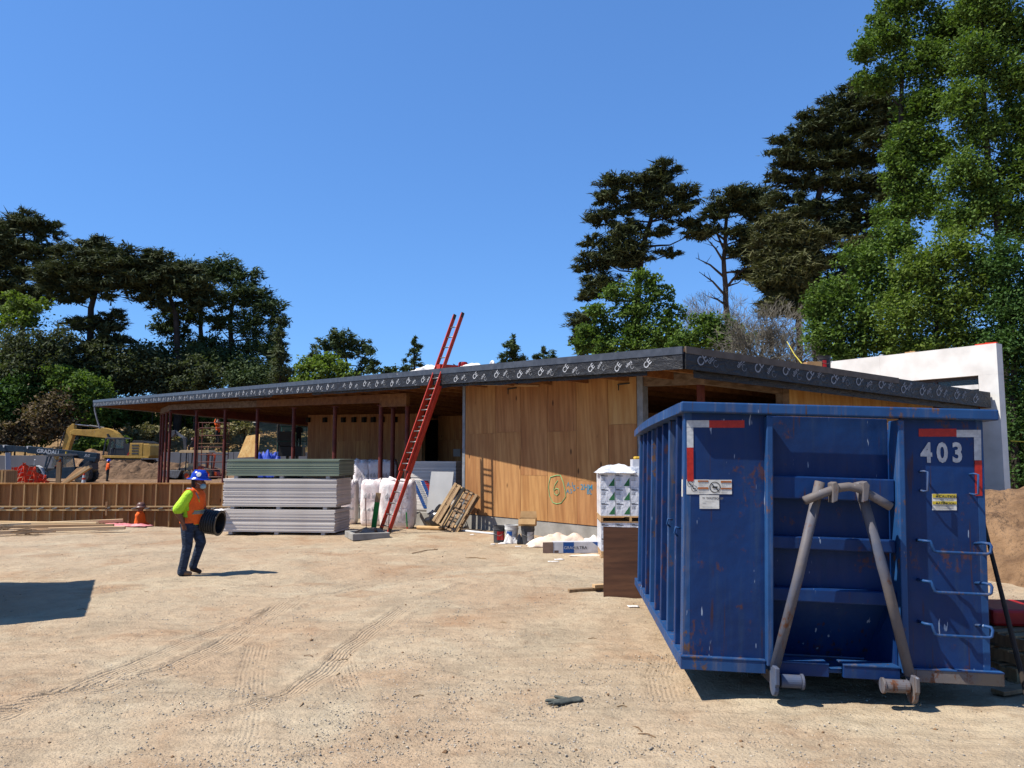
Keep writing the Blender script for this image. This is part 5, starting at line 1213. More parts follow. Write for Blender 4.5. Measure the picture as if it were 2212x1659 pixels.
# concrete retaining wall along the bank
def rwall(px0, px1, pyt, Yw, label, th=0.4):
    a, b = at(px0,pyt,Yw), at(px1,pyt,Yw); t = thing('retaining_wall', label, 'retaining wall', ((a.x+b.x)/2, Yw, 0)); n_ = max(1, int(abs(b.x-a.x)/4.5)); w_ = (b.x-a.x)
    for i in range(n_): MB().bb(-w_/2+w_*i/n_+0.02, -w_/2+w_*(i+1)/n_-0.02, 0, th, -0.1, a.z + (0.0 if i % 3 else 0.03)).build('wall_panel', [CONC_GREY], t, bevel=0.02)
rwall(-120, 212, 984, 85.0, 'long grey concrete retaining wall behind the blue telehandler'); rwall(213, 700, 977, 86.0, 'grey concrete retaining wall below bank behind excavator and posts')
# on the bank: shed, leaning sheet, rails
c = at(594,922,104); s_ = thing('site_container', 'maroon storage container on top of the soil bank', 'container', (c.x,104,hz_at(c.x,104)-0.3)); zc = at(594,912,104).z-(hz_at(c.x,104)-0.3)
MB().bb(-1.7,1.9,0,2.4,0,max(zc,2.6)).build('container_body', [MAROON], s_, bevel=0.02)
for i in range(14): MB().bb(-1.62+i*0.26,-1.52+i*0.26,-0.04,-0.002,0.1,max(zc,2.6)-0.1).build('corrugation', [MAROON], s_)
c = at(535,975,84); tag(MB().plate((-0.9,0,0),(1.3,0,0.1),(1.1,1.2,2.6),(-0.4,1.2,2.4),0.04).build('plywood_sheet', [PLY_PALE], loc=(c.x,83.5,c.z-0.7)), 'pale plywood sheet leaning on the soil bank behind posts', 'board')
tag(sheet_heap('blue_tarp', Vector((at(582,985,70).x, 70, 0.0)), 1.9, 1.2, at(582,974,70).z*0.98, TARPBLUE, 8), 'blue tarpaulin over a heap behind the drywall stack', 'tarpaulin')
for (px0, px1, py, Yr) in ((330,520,907,112), (480,575,913,110)):
    a, b = at(px0,py,Yr), at(px1,py,Yr); t = thing('rail_fence', 'grey wire fence with steel rail on bank between x'[:0]+('long grey chain-link fence rail along the top of the bank' if px0 < 400 else 'short grey fence rail on bank near maroon container'), 'fence', ((a.x+b.x)/2,Yr,hz_at((a.x+b.x)/2,Yr))); zb_ = hz_at((a.x+b.x)/2,Yr)
    MB().cyl((a.x-(a.x+b.x)/2,0,a.z-zb_), (b.x-(a.x+b.x)/2,0,b.z-zb_), 0.09, n=6).build('rail', [STEEL], t)
    for i in range(6): x_ = (a.x-b.x)/2+(b.x-a.x)*i/5; MB().cyl((x_,0,-0.5), (x_,0,a.z-zb_), 0.08, n=6).build('fence_post', [STEEL], t)

# ---------------------------------------------------------------- drywall bundles
A, B = Vector((-7.62,20.2,0)), Vector((-4.50,19.86,0)); dv = (B-A).normalized(); angd = math.atan2(dv.y,dv.x); Ld = 3.06; Wd = 1.22
zg = gz(-6,20)
def bundle(z0, z1, n, mat, endm, dx, dyw, label, skew=0.0):
    t = thing('drywall_bundle', label, 'drywall', A + dv*dx + Vector((0,dyw,z0)), (0,0,angd+skew)); h = (z1-z0-0.07)/n
    base = MB().bb(0, Ld, 0, Wd, 0, h*0.84).mesh('board', [mat])
    for x in (0.25, 1.5, 2.75): MB().bb(x-0.05,x+0.05,0.02,Wd-0.02,0.0,0.066).build('dunnage', [GYPFACE], t)
    for i in range(n): put('board', base, t, loc=(random.uniform(-0.012,0.012) + (0.0 if i % 2 else 0.006), random.uniform(-0.012,0.016), 0.068+i*h))
    return t
zs = [at(600,y,19.95).z for y in (1156,1102.5,1035.5,991.5)]
bundle(zg+0.005, zs[1]+0.02, 16, GYPGREY, None, 0.02, 0.0, 'bottom grey drywall bundle of the stack, resting on the ground')
bundle(zs[1]+0.022, zs[2]+0.02, 22, GYPGREY, None, 0.05, 0.0, 'middle tallest grey drywall bundle in the stack', R_(0.3))
bundle(zs[2]+0.022, zs[3], 15, GYPGREEN, None, 0.12, 0.02, 'green drywall bundle on top of the stack', R_(-0.6))
tag(sheet_heap('white_wrap', Vector((A.x-0.03,A.y-0.05,zs[1]-0.02)), 0.16, 0.10, 0.12, TARPWHITE, 4), 'scrap of white plastic wrap on left end of drywall stack', 'plastic wrap')

# ---------------------------------------------------------------- insulation bags
def bag(px, py, w, d, h, label, mat=WRAPP, seed=0, rot=0.0, group=None, z=None, pts=None):
    p = on_ground(px, py); z0 = gz(p.x,p.y) if z is None else z
    if z is not None: p = pts
    t = thing('insulation_bag', label, 'insulation bag', (p.x,p.y+d/2,z0), (0,0,rot), group); n = 28; m_ = 14; V = []; F_ = []
    r_ = np.random.default_rng(seed)
    for j in range(m_+1):
        f = j/m_; z_ = h*f; bul = 1 + 0.05*math.sin(math.pi*f) - (0.10*max(0,(f-0.93)/0.07)) - 0.08*max(0,(0.06-f)/0.06)
        for i in range(n):
            a = 2*math.pi*i/n; ex = 0.42; cx, cy = math.cos(a), math.sin(a)
            x = math.copysign(abs(cx)**ex, cx)*w/2*bul; y = math.copysign(abs(cy)**ex, cy)*d/2*bul
            wob = 1 + 0.025*math.sin(i*3.1+seed) + 0.02*r_.standard_normal()
            V.append((x*wob, y*wob, z_ + (0.03*r_.standard_normal() + 0.05*math.sin(i*1.9+seed) if j == m_ else 0)))
    F_ = [(j*n+i, j*n+(i+1) % n, (j+1)*n+(i+1) % n, (j+1)*n+i) for j in range(m_) for i in range(n)] + [tuple(range(n))[::-1]]
    k = len(V); V.append((0,0,h+0.02)); F_ += [(m_*n+i, m_*n+(i+1) % n, k) for i in range(n)]
    MB().add(V, F_).build('bag_body', [mat], t, smooth=True)
    mb = MB()
    for i in range(6): mb.ell((random.uniform(-w*0.4,w*0.4), random.uniform(-d*0.3,d*0.2), h+0.01), (0.10,0.07,0.05), 8)
    mb.build('bag_gathers', [mat], t, smooth=True)
    mb = MB(); yf = -d/2*1.045-0.012
    for i in range(4):
        x = -w*0.32+i*w*0.2
        for zz, l2 in ((h*0.62,0.16), (h*0.34,0.10), (h*0.12,0.05)):
            for q in range(3): mb.bb(x+q*0.03, x+q*0.03+0.014, yf-0.001, yf, zz, zz+l2*(0.6+0.4*((q*7+i) % 3)/2))
    tag(mb.build('printed_marks', [PRINTDIM], t), None, None, kind='stuff'); return t
bag(750,1132,0.42,0.7,1.28,'white insulation bag standing close beside the drywall stack end', seed=2)
bag(800,1136,0.62,0.6,1.30,'pinkish white insulation bag behind the green-tipped stake', seed=5)
bag(855,1142,0.98,0.75,1.34,'widest white insulation bag standing behind the red ladder foot', seed=9)
for px, sd_ in ((782,11), (812,14), (838,17)):
    k = (px-1106)/1657.3; yb = 27.2; bag(0,0,0.6,0.5,1.5,'shaded grey insulation bag on slab between red posts', WRAPP, sd_, z=0.365, pts=Vector((k*yb,yb,0)), group='bags in the shade')
# drywall packs in the shade with a printed end wrap, and a loose grey board
k_ = lambda px, Y: (px-1106)/1657.3*Y
def pack():
    a = Vector((k_(888,24.6),24.6,0.365)); b = Vector((k_(985,23.6),23.6,0.365)); d_ = (b-a).normalized(); t = thing('drywall_pack', 'tall drywall pack with red and blue printed end wrap in shade', 'drywall', a, (0,0,math.atan2(d_.y,d_.x))); Lp = (b-a).length
    n_ = 30; base = MB().bb(0,Lp,0,0.9,0,1.52/n_*0.9).mesh('board', [GYPGREY])
    for i in range(n_): put('board', base, t, loc=(random.uniform(-0.01,0.01), random.uniform(-0.008,0.008), 0.002+i*1.52/n_))
    for j, (m_, f) in enumerate(((BRANDBLUE,0.0),(GYPFACE,0.16),(BRANDBLUE,0.34),(REDP,0.48),(REDP,0.72))):
        mb = MB()
        for i in range(15):
            z = 0.05+i*0.058; x0_ = 0.05+f*1.1+(14-i)*0.035; x1_ = x0_+0.15
            if x0_ < Lp-0.05: mb.bb(x0_, min(x1_,Lp-0.02), -0.014, -0.0125, z, z+0.045)
        mb.build('printed_wrap', [m_], t)
pack()
a = Vector((k_(925,23.2),22.9,0.365)); b = Vector((k_(972,22.6),22.45,0.365)); up_ = Vector((0.12,0.18,1.22))
o = MB().plate((0,0,0), b-a, b-a+up_, up_, 0.014).build('grey_board', [GYPFACE], loc=a); tag(o, 'single light grey board leaning on the printed drywall pack', 'board')
o = MB().bb(-0.05,0.05,-0.25,0.25,0,0.04).build('timber_block', [CONC], loc=Vector((k_(903,22.9),22.9,0.365))); tag(o, 'small concrete block on the slab edge by the bin bag', 'block')
# ---------------------------------------------------------------- ladder
fd = (RA-RB); fd.z = 0; fd.normalize()
Lb = Vector((-3.36,20.15,0)); Lb.z = gz(-3.36,20.15); Lt_ = at(993,680,20.9)
lad = thing('extension_ladder', 'tall red fibreglass extension ladder leaning against the roof edge', 'ladder', Lb)
ax_ = (Lt_-Lb); LL = ax_.length; ax_.normalize(); nrm_ = ax_.cross(fd).normalized()
if nrm_.y > 0: nrm_ = -nrm_
for (t0, t1, off, hw_) in ((0.0, LL*0.66, -0.035, 0.215), (LL*0.27, LL, 0.035, 0.185)):
    for s_ in (-1, 1):
        MB().beam(fd*s_*hw_+nrm_*off+ax_*t0, fd*s_*hw_+nrm_*off+ax_*t1, 0.036, 0.100, up=nrm_).build('rail', [FIBRERED], lad, bevel=0.004)
    n_ = int((t1-t0)/0.305)
    for i in range(n_): c_ = ax_*(t0+0.2+i*0.305)+nrm_*off; MB().cyl(c_-fd*hw_, c_+fd*hw_, 0.017, n=8).build('rung', [STEEL], lad, smooth=True)
for s_ in (-1, 1):
    MB().beam(fd*s_*0.215+nrm_*-0.035-ax_*0.02, fd*s_*0.215+nrm_*-0.035+ax_*0.14, 0.05, 0.09, up=nrm_).build('foot', [BLACK], lad); MB().beam(fd*s_*0.185+nrm_*0.035+ax_*(LL-0.12), fd*s_*0.185+nrm_*0.035+ax_*(LL+0.02), 0.04, 0.085, up=nrm_).build('end_cap', [BLACK], lad)
q_ = Lb + fd*0.31 - Vector((0,0.12,0))
for dx_ in (-0.60, 0.02): tag(MB().cyl((dx_*0.9-0.02,0,-0.05), (dx_+0.0,0.0,0.92), 0.012, n=6).build('steel_stake', [STEELRED], loc=q_), 'thin rusty steel stake with red cap driven beside ladder foot', 'stake', 'stakes at the ladder foot')
# ---------------------------------------------------------------- yard items, near the building
def catch_basin():
    c = Vector((-3.62,19.35,gz(-3.6,19.35)-0.02)); t = thing('catch_basin', 'square precast concrete drain frame with black cover in the dirt', 'drain', c, (0,0,R_(24))); w_ = 0.46
    for a in range(4): MB().bb(-w_, w_, -w_, -w_+0.10, 0, 0.16).build('concrete_rim', [CONC], t, rot=(0,0,a*math.pi/2), bevel=0.01) if a % 2 == 0 else MB().bb(-w_+0.102, w_-0.102, -w_+0.001, -w_+0.10, 0, 0.158).build('concrete_rim', [CONC], t, rot=(0,0,a*math.pi/2), bevel=0.01)
    o = sheet_heap('black_cover', Vector((0.05,0.03,0.10)), 0.40, 0.38, 0.16, BAGBLACK, 12); o.parent = t
catch_basin()
def post(px, py, pyt, w_, mats, label, name, lean=0.0, splits=()):
    p = on(px, py, -0.05); h = at(px,pyt,p.y).z-p.z; t = thing(name, label, 'stake', p, (0,lean,0)); z = 0
    for f, m_ in splits: MB().bb(-w_/2,w_/2,-w_/3,w_/3,z,h*f).build('stake_section', [m_], t, bevel=0.004); z = h*f+0.001
post(806,1149,1064,0.13,None,'wide marker stake painted bright green behind the drain frame','marker_stake',R_(7),((0.76,GREENP),(1.0,GREYWOOD)))
post(880,1143,1106,0.035,None,'thin wooden survey stake with green top near insulation bags','survey_stake',R_(-4),((0.2,CONEOR),(0.98,GREENP)))
post(770,1120,1090,0.06,None,'short green stake standing between the insulation bags','marker_stake',R_(5),((0.98,GREENP),))
for a, b, l in (((902,1144),(957,1147),'long cardboard tube lying in front of the black bin bag'), ((962,1143),(992,1146),'short cardboard tube lying beside the leaning pallet')):
    A_, B_ = on(*a,0.055), on(*b,0.055); t_ = MB(); rot_ = (B_-A_).to_track_quat('Z','Y').to_matrix(); l_ = (B_-A_).length
    t_.lathe([(0.040,0),(0.055,0),(0.055,l_),(0.040,l_),(0.040,0)], (0,0,0), 16, 0, rot_); tag(t_.build('cardboard_tube', [TUBE_K], loc=A_, smooth=False), l, 'tube')
A_, B_ = on(977,1149,0.03), on(1078,1161,0.03); t_ = MB(); t_.tube([(0,0,0), (B_-A_)*0.5, B_-A_], 0.028, 10); tag(t_.build('plastic_pipe', [PVC], loc=A_, smooth=True), 'white plastic pipe lying on the dirt below the leaning pallet', 'pipe')
def binbag():
    c = on(948,1146); V = []; r_ = random.Random(5); mb = MB(); mb.ell((0,0.25,0.28), (0.42,0.32,0.30), 26)
    for i, (x,y,z) in enumerate(mb.v):
        f = 1+0.10*math.sin(9*x+4*z)+0.08*math.sin(13*y+7*z+x*5)+0.05*math.sin(21*x-9*y); x_ = x*f + (0.28*max(0,z-0.3)); z_ = max(0.0, z*f + 0.16*max(0,x)) ; mb.v[i] = (x_, y, z_)
    for i in range(3): mb.tube([(0.18+0.05*i,0.2,0.58),(0.22+0.09*i,0.2-0.05*i,0.66),(0.30+0.08*i,0.22,0.64)], [0.06,0.045,0.015], 6)
    tag(mb.build('bin_bag', [BAGBLACK], loc=c, smooth=True), 'glossy black bin bag slumped against the slab edge', 'bin bag')
binbag()
def pallet(loc, rot, label, mat=GREYWOOD, L_=1.2, W_=1.0, nb=6, group=None):
    t = thing('wooden_pallet', label, 'pallet', loc, rot, group)
    for j in (0, 1):
        z = 0.0 if j == 0 else 0.112
        for i in range(nb if j else 4):
            k = (nb if j else 4); w_ = 0.10; y = -W_/2+w_/2+(W_-w_)*i/(k-1); MB().bb(-L_/2,L_/2,y-w_/2,y+w_/2,z,z+0.02).build('deck_board', [mat], t)
    for x in (-L_/2+0.03, 0, L_/2-0.03): MB().bb(x-0.022,x+0.022,-W_/2,W_/2,0.021,0.111).build('stringer', [mat], t)
    return t
# leaning pallet: stands on its end, boards running up, resting on the wall
pb = fw(s_of(1028)-0.05, -0.62, 0); ang_ = math.atan2(FD.y, FD.x); zb_ = gz(pb.x,pb.y)
Mx = Matrix.Rotation(ang_, 4, 'Z') @ Matrix.Rotation(R_(-63), 4, 'X') @ Matrix.Rotation(R_(90), 4, 'Z')
pl_ = pallet((0,0,0), (0,0,0), 'wooden pallet stood on end leaning against the plywood wall')
pl_.matrix_world = Matrix.Translation(pb + Vector((0,0,zb_+0.56))) @ Matrix.Rotation(ang_, 4, 'Z') @ Matrix.Rotation(R_(18), 4, 'Y') @ Matrix.Rotation(R_(64), 4, 'X') @ Matrix.Rotation(R_(90), 4, 'Z')
def bucket(px, py, r_, h, mat, label, inner=None, band=None, txt=None, loc=None):
    c = on(px, py) if loc is None else loc; t = thing('bucket', label, 'bucket', c)
    MB().lathe([(r_*0.88,0),(r_*0.94,h*0.75),(r_,h*0.76),(r_,h*0.80),(r_*0.96,h*0.81),(r_,h*0.97),(r_*1.05,h*0.98),(r_*1.05,h),(r_*0.93,h),(r_*0.82,0.02),(0.001,0.02)], n=24).build('bucket_body', [mat], t, smooth=False)
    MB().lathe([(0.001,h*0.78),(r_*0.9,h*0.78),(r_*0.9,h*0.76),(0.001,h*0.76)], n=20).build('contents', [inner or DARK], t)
    mb = MB(); mb.tube([(-r_*1.02,-0.02,h*0.85),(-r_*0.8,-r_*0.72,h*0.55),(0,-r_*1.04,h*0.42),(r_*0.8,-r_*0.72,h*0.55),(r_*1.02,-0.02,h*0.85)], 0.005, 5); mb.build('bail_handle', [STEEL], t)
    if band:
        mb = MB(); n_ = 12
        for i in range(n_):
            a0, a1 = R_(band[0]+ (band[1]-band[0])*i/n_), R_(band[0]+(band[1]-band[0])*(i+1)/n_); q = r_*0.96
            mb.quad((q*math.cos(a0),q*math.sin(a0),h*0.18),(q*math.cos(a1),q*math.sin(a1),h*0.18),(q*math.cos(a1),q*math.sin(a1),h*0.68),(q*math.cos(a0),q*math.sin(a0),h*0.68))
        mb.build('bucket_label', [band[2]], t)
    return t
bucket(1078,1171,0.145,0.40,MACHGREY,'grey bucket with red label at the left end of three',band=(250,320,REDP))
bucket(1105,1172,0.165,0.43,WHITEP,'white bucket with blue label between two grey ones',band=(225,275,BRANDBLUE))
bk3 = bucket(1140,1174,0.165,0.42,MACHGREY,'dark grey bucket carrying an open cardboard box',band=(265,330,GYPFACE))
c = Vector(bk3.location)+Vector((0.0,0,0.423)); t = thing('cardboard_box', 'open brown cardboard box sitting on the dark grey bucket', 'box', c, (0,0,R_(-8)))
for a in ((-0.20,0.20,-0.15,-0.144,0.006,0.17),(-0.20,0.20,0.144,0.15,0.006,0.17),(-0.20,-0.194,-0.1435,0.1435,0.006,0.17),(0.194,0.20,-0.1435,0.1435,0.006,0.17)): MB().bb(*a).build('box_wall', [CARD], t)
MB().bb(-0.2,0.2,-0.15,0.15,0,0.0055).build('box_base', [CARD], t)
MB().plate((-0.2,0.151,0.17),(0.2,0.151,0.17),(0.18,0.20,0.32),(-0.19,0.20,0.32),0.005).build('box_flap', [CARD], t); MB().plate((-0.2,-0.151,0.17),(0.2,-0.151,0.17),(0.2,-0.22,0.05),(-0.2,-0.22,0.05),0.005).build('box_flap', [CARD], t)
tag(sheet_heap('white_rag', Vector(bk3.location)+Vector((-0.40,0.12,0)), 0.17, 0.12, 0.20, TARPWHITE, 21), 'crumpled white plastic between white and dark grey buckets', 'plastic')
tag(sheet_heap('black_bag', Vector(bk3.location)+Vector((-0.19,-0.02,0)), 0.06, 0.08, 0.30, BAGBLACK, 22), 'small black plastic bag wedged between the buckets', 'bag')
for px, py, rx, ry, h, sd_, lab in ((1215,1178,0.75,0.35,0.26,31,'large off-white dust sheet heaped against the concrete base'),(1283,1180,0.45,0.4,0.24,35,'white plastic sheet crumpled beside the shrink-wrapped cartons'),(1165,1172,0.35,0.22,0.10,39,'torn cream paper scrap beside the dark grey bucket'),(1278,1200,0.42,0.10,0.03,43,'flat pale cardboard scrap in front of the white long carton'),(1195,1210,0.10,0.04,0.015,47,'tiny strip of white paper on the dirt below the carton')):
    tag(sheet_heap('plastic_sheet', on(px,py), rx, ry, h, TARPCREAM if sd_ in (31,39,43) else TARPWHITE, sd_), lab, 'sheet')
def carton():
    c = on(1247,1194); t = thing('long_carton', 'long white carton printed GRACE ULTRA lying before the concrete base', 'box', c, (0,0,R_(4))); L_, W_, h = 1.02, 0.22, 0.235
    MB().bb(-L_/2,L_/2,0,W_,0,h).build('carton_body', [GREYBOX], t, bevel=0.004)
    MB().bb(-0.30,-0.07,-0.002,-0.0006,0.004,h-0.002).build('carton_print', [BRANDBLUE], t); MB().add([(0.32,-0.0015,h-0.002),(0.49,-0.0015,h-0.002),(0.49,-0.0015,h-0.13)], [(0,1,2)]).build('carton_print', [BRANDBLUE], t)
    mb = MB(); letters(mb, 'GRACE', 0.088, (-0.285,-0.0035,0.085), (1,0,0), (0,0,1)); mb.build('lettering', [WHITE_TAPE], t); mb = MB(); letters(mb, 'ULTRA', 0.088, (-0.06,-0.003,0.085), (1,0,0), (0,0,1), bold=0.012); mb.build('lettering', [INK], t)
    MB().bb(-0.49,-0.40,-0.002,-0.0006,0.01,0.06).build('carton_print', [PRINTBR], t)
    MB().plate((-L_/2-0.002,0.0,0.0),(-L_/2-0.002,0.0,h),(-L_/2-0.22,0.06,h-0.01),(-L_/2-0.22,0.06,0.0),0.005).build('carton_flap', [PRINTBR], t)
carton()
tag(MB().bb(-0.22,0.22,0,0.2,0,0.19).build('brown_carton', [DARK], loc=on(1296,1189), bevel=0.01), 'small dark open carton end beside the white long carton', 'box')
# shrink-wrapped cartons on two pallets
cb = Vector((2.42,16.15,0)); zc_ = gz(cb.x,cb.y); angc = R_(-2)
ux_ = Vector((math.cos(angc), math.sin(angc), 0)); 
def cpal(z, lab): return pallet((cb.x,cb.y,z), (0,0,angc), lab, LUMX, 1.22, 1.02)
cpal(zc_, 'bottom pallet under the cartons, standing on the dirt'); 
zlow = zc_+0.133; HB = 0.285
rows = 3; z1p = zlow + 2*HB+0.01
# lower load: blue printed, upper load: green printed
def carton_box(x, y, z, col, kind, lay):
    p = cb + ux_*x + Vector((-ux_.y, ux_.x, 0))*y; lab = '%s printed carton in %s row, %s from the blue container, %s of pallet' % ('blue' if kind == 'b' else 'green', (('lower','upper') if kind == 'b' else ('bottom','middle','top'))[lay], ('fourth','third','second','nearest')[int(round((x+0.455)/0.304))], 'front' if y < 0 else 'rear')
    t = thing('carton', lab, 'box', (p.x,p.y,z), (0,0,angc), 'blue printed cartons' if kind == 'b' else 'green printed cartons')
    put('carton_body', CBM, t)
    if y < -0.2: put('carton_print', CPM[kind], t); put('carton_lettering', CLM, t)
bw_, bd_ = 0.30, 0.49
CBM = MB().bb(-bw_/2+0.002,bw_/2-0.002,-bd_/2+0.002,bd_/2-0.002,0.001,HB-0.002).mesh('carton_body', [WRAPW])
CPM = {k: MB().add([(bw_/2-0.135,-bd_/2-0.0005,0.03),(bw_/2-0.012,-bd_/2-0.0005,0.03),(bw_/2-0.012,-bd_/2-0.0005,0.20)], [(0,1,2)]).mesh('carton_print', [m_]) for k, m_ in (('b',BOXBLUE),('g',BOXGREEN))}
mb = MB()
for z_, w_, t_ in ((0.245,0.07,0.012),(0.225,0.14,0.016),(0.190,0.09,0.007),(0.165,0.08,0.007),(0.14,0.09,0.007)): mb.bb(-0.135,-0.135+w_,-bd_/2-0.0008,-bd_/2-0.0004,z_,z_+t_)
CLM = mb.mesh('carton_lettering', [INKGREY])
for r_ in range(2):
    for i in range(4):
        for j in range(2): carton_box(-0.455+i*0.304, -0.255+j*0.51, zlow+r_*HB, None, 'b', r_)
zup = zlow+2*HB+0.003; cpal(zup, 'upper pallet resting on the blue printed cartons')
for r_ in range(3):
    for i in range(4):
        for j in range(2): carton_box(-0.455+i*0.304, -0.255+j*0.51, zup+0.133+r_*HB, None, 'g', r_)
ztc = zup+0.133+3*HB
for i, (x,y,w_,d_,h_,m_,lab) in enumerate(((0.02,-0.1,0.5,0.5,0.13,WRAPW,'white carton lying flat on top of the green printed cartons'),(0.32,0.0,0.46,0.4,0.15,GREYBOX,'plain grey-white carton topmost on the wrapped load'))):
    p = cb + ux_*x + Vector((0,y,0)); tag(MB().bb(-w_/2,w_/2,-d_/2,d_/2,0,h_).build('flat_carton', [m_], loc=(p.x,p.y,ztc+(0.131 if i else 0.001)), rot=(0,0,angc), bevel=0.006), lab, 'box')
tag(sheet_heap('wrap_film', Vector((cb.x-0.28,cb.y-0.15,ztc+0.001)), 0.40, 0.42, 0.16, WRAPW, 51), 'bunched clear shrink wrap on the top left of wrapped cartons', 'shrink wrap')
tag(MB().bb(-0.26,0.26,-0.12,0.12,0,0.06).build('yellow_bag', [YELLOWP], loc=(cb.x+0.40,cb.y-0.05,ztc+0.283), bevel=0.025), 'yellow packet lying on the topmost carton', 'packet')
# brown board against the container, plank at its foot
pa, pb_ = Vector((1.33,11.35,gz(1.33,11.35))), Vector((2.05,11.25,gz(2.05,11.25))); tag(MB().plate(pa-pa, pb_-pa, pb_-pa+Vector((0,0.10,1.0)), Vector((0.02,0.10,1.0)), 0.02).build('brown_board', [PLYDARK], loc=pa, bevel=0.003), 'dark brown plywood sheet standing on edge against the blue container', 'board')
A_, B_ = on(1228,1279,0.03), on(1306,1276,0.03); plank(A_, B_, 0.09, 0.04, GREYWOOD, 'weathered timber lying at the foot of brown plywood sheet'); A_, B_ = on(1282,1279,0.08), on(1310,1277,0.08); plank(A_, B_, 0.10, 0.05, LUMX, 'short timber block lying on the weathered timber', 'offcut', 'timber_offcut')
# glove, sticks, wire
def glove():
    c = on(1226,1524,0.012); t = [(( -0.02,0,0),(0.06,0.01,0),0.034,0.040,0,(1,1,0.45)), ((-0.07,0.0,0),(-0.02,0,0),0.040,0.034,0,(1,1,0.45))]
    for i, (dy, l, b) in enumerate(((-0.032,0.055,-0.3),(-0.011,0.075,-0.1),(0.011,0.07,0.1),(0.032,0.05,0.35))): t.append(((0.07,dy,0),(0.07+l,dy*1.5+0.02*b,0.008*(i % 2)),0.0115,0.010,0))
    t.append(((0.0,-0.035,0),(0.055,-0.075,0.01),0.013,0.011,0)); o = body('work_glove', t, [GLOVE], None, 0.005, 2); o.location = c; o.rotation_euler = (0,0,R_(200)); o.scale = (1.25,1.25,1.25)
    tag(o, 'flattened grey work glove lying on the dirt', 'glove')
glove()
for (a, b, l) in (((890,1197),(945,1188),'thin bent wire lying on dirt beside the walking worker'), ((1005,1206),(1050,1207),'pale wood splinter lying on dirt right of walking worker')):
    A_, B_ = on(*a,0.012), on(*b,0.012); t_ = MB(); t_.tube([(0,0,0),(B_-A_)*0.5+Vector((0,0.05,0.01)),B_-A_,B_-A_+Vector((-0.08,0.12,0.0))], 0.009, 5); tag(t_.build('wire_scrap', [GREYWOOD], loc=A_), l, 'scrap')
rs = random.Random(11)
for i in range(16):
    p = on(rs.uniform(60,1400), rs.uniform(1180,1600), 0.006); an = rs.uniform(0,3.1); l = rs.uniform(0.06,0.16); d = Vector((math.cos(an),math.sin(an),0))*l
    t_ = MB(); t_.tube([-d/2, Vector((0.01,0.01,0.008)), d/2], 0.005, 4); tag(t_.build('twig', [GREYWOOD], loc=p), 'small dry twig lying on the bare dirt yard', 'twig', 'twigs on the dirt')
for i, (px,py) in enumerate(((1065,1176),(1120,1181),(1085,1174),(1155,1180),(1368,1313),(1208,1206),(1020,1160))):
    p = on(px,py,0.004); tag(sheet_heap('paper_scrap', p, 0.05+0.02*(i % 3), 0.04, 0.03, TARPWHITE, 60+i, 8), 'small crumpled scrap of white paper on the dirt', 'litter', 'paper litter')

# ---------------------------------------------------------------- on the roof
def roof_pt(u, v, dz=0.0): p = roof(u, v); return p + Vector((0,0,dz))
def rt(px, v, dz=0):
    lo, hi = 0.0, 1.0
    for _ in range(40):
        m_ = (lo+hi)/2; p = roof(m_, v); q = p.x/p.y*1657.3+1106
        if q > px: lo = m_
        else: hi = m_
    return roof_pt(lo, v, dz)
for px, v, rx, ry, h, sd_, lab in ((905,0.05,0.55,0.4,0.16,71,'white plastic sheeting on the roof left of the ladder'),(935,0.06,0.6,0.4,0.38,73,'tall hump of white sheeting on the roof behind ladder'),(1017,0.05,0.42,0.3,0.24,75,'white bag lying on the roof beside red can'),(1063,0.05,0.10,0.1,0.22,77,'small white lump on the roof edge above plywood wall')):
    tag(sheet_heap('white_sheeting', rt(px,v,-0.02), rx, ry, h, TARPWHITE, sd_), lab, 'sheeting')
tag(MB().lathe([(0.13,0),(0.13,0.22),(0.11,0.26),(0.001,0.26)], n=14).build('red_can', [REDP], loc=rt(999,0.045,-0.02)), 'red can standing on the roof beside white bag', 'can')
tag(MB().bb(-0.3,0.3,-0.1,0.1,0,0.16).build('red_strip', [FIBRERED], loc=rt(966,0.02,-0.02), rot=(0,0,0.6)), 'red strip of plastic on the roof edge behind the ladder', 'plastic')
def rc(px, off, dz=0):
    k = (px-1106)/1657.3; o_ = RA - outR*off; d_ = RC-RA; t_ = (k*o_.y-o_.x)/(d_.x-k*d_.y); p = o_+d_*t_; return p+Vector((0,0,dz))
bucket(0,0,0.15,0.34,BLACK,'black bucket with red label standing on the roof edge',inner=TARPWHITE,band=(235,268,REDP),loc=rc(1788,0.25,-0.01))
tag(MB().bb(-0.17,0.17,-0.13,0.13,0,0.17).build('cardboard_carton', [CARD], loc=rc(1762,0.3,-0.01), bevel=0.005), 'small cardboard carton on the roof edge beside black bucket', 'box')
# yellow line strung from the roof to a tree
a, b = rc(1745,0.4,0.05), at(1700,738,24); mb = MB(); mb.tube([Vector((0,0,0)), (b-a)*0.5-Vector((0,0,0.06)), b-a], 0.012, 5); tag(mb.build('yellow_rope', [ROPEY], loc=a), 'thin yellow rope rising from the roof toward the bare branches', 'rope')
a, b = at(2183,952,22), at(2300,960,22); mb = MB(); mb.tube([Vector((0,0,0)), (b-a)*0.5, b-a], 0.014, 5); tag(mb.build('yellow_rope', [ROPEY], loc=a), 'thin yellow rope tied across the ivy beside white wall', 'rope')

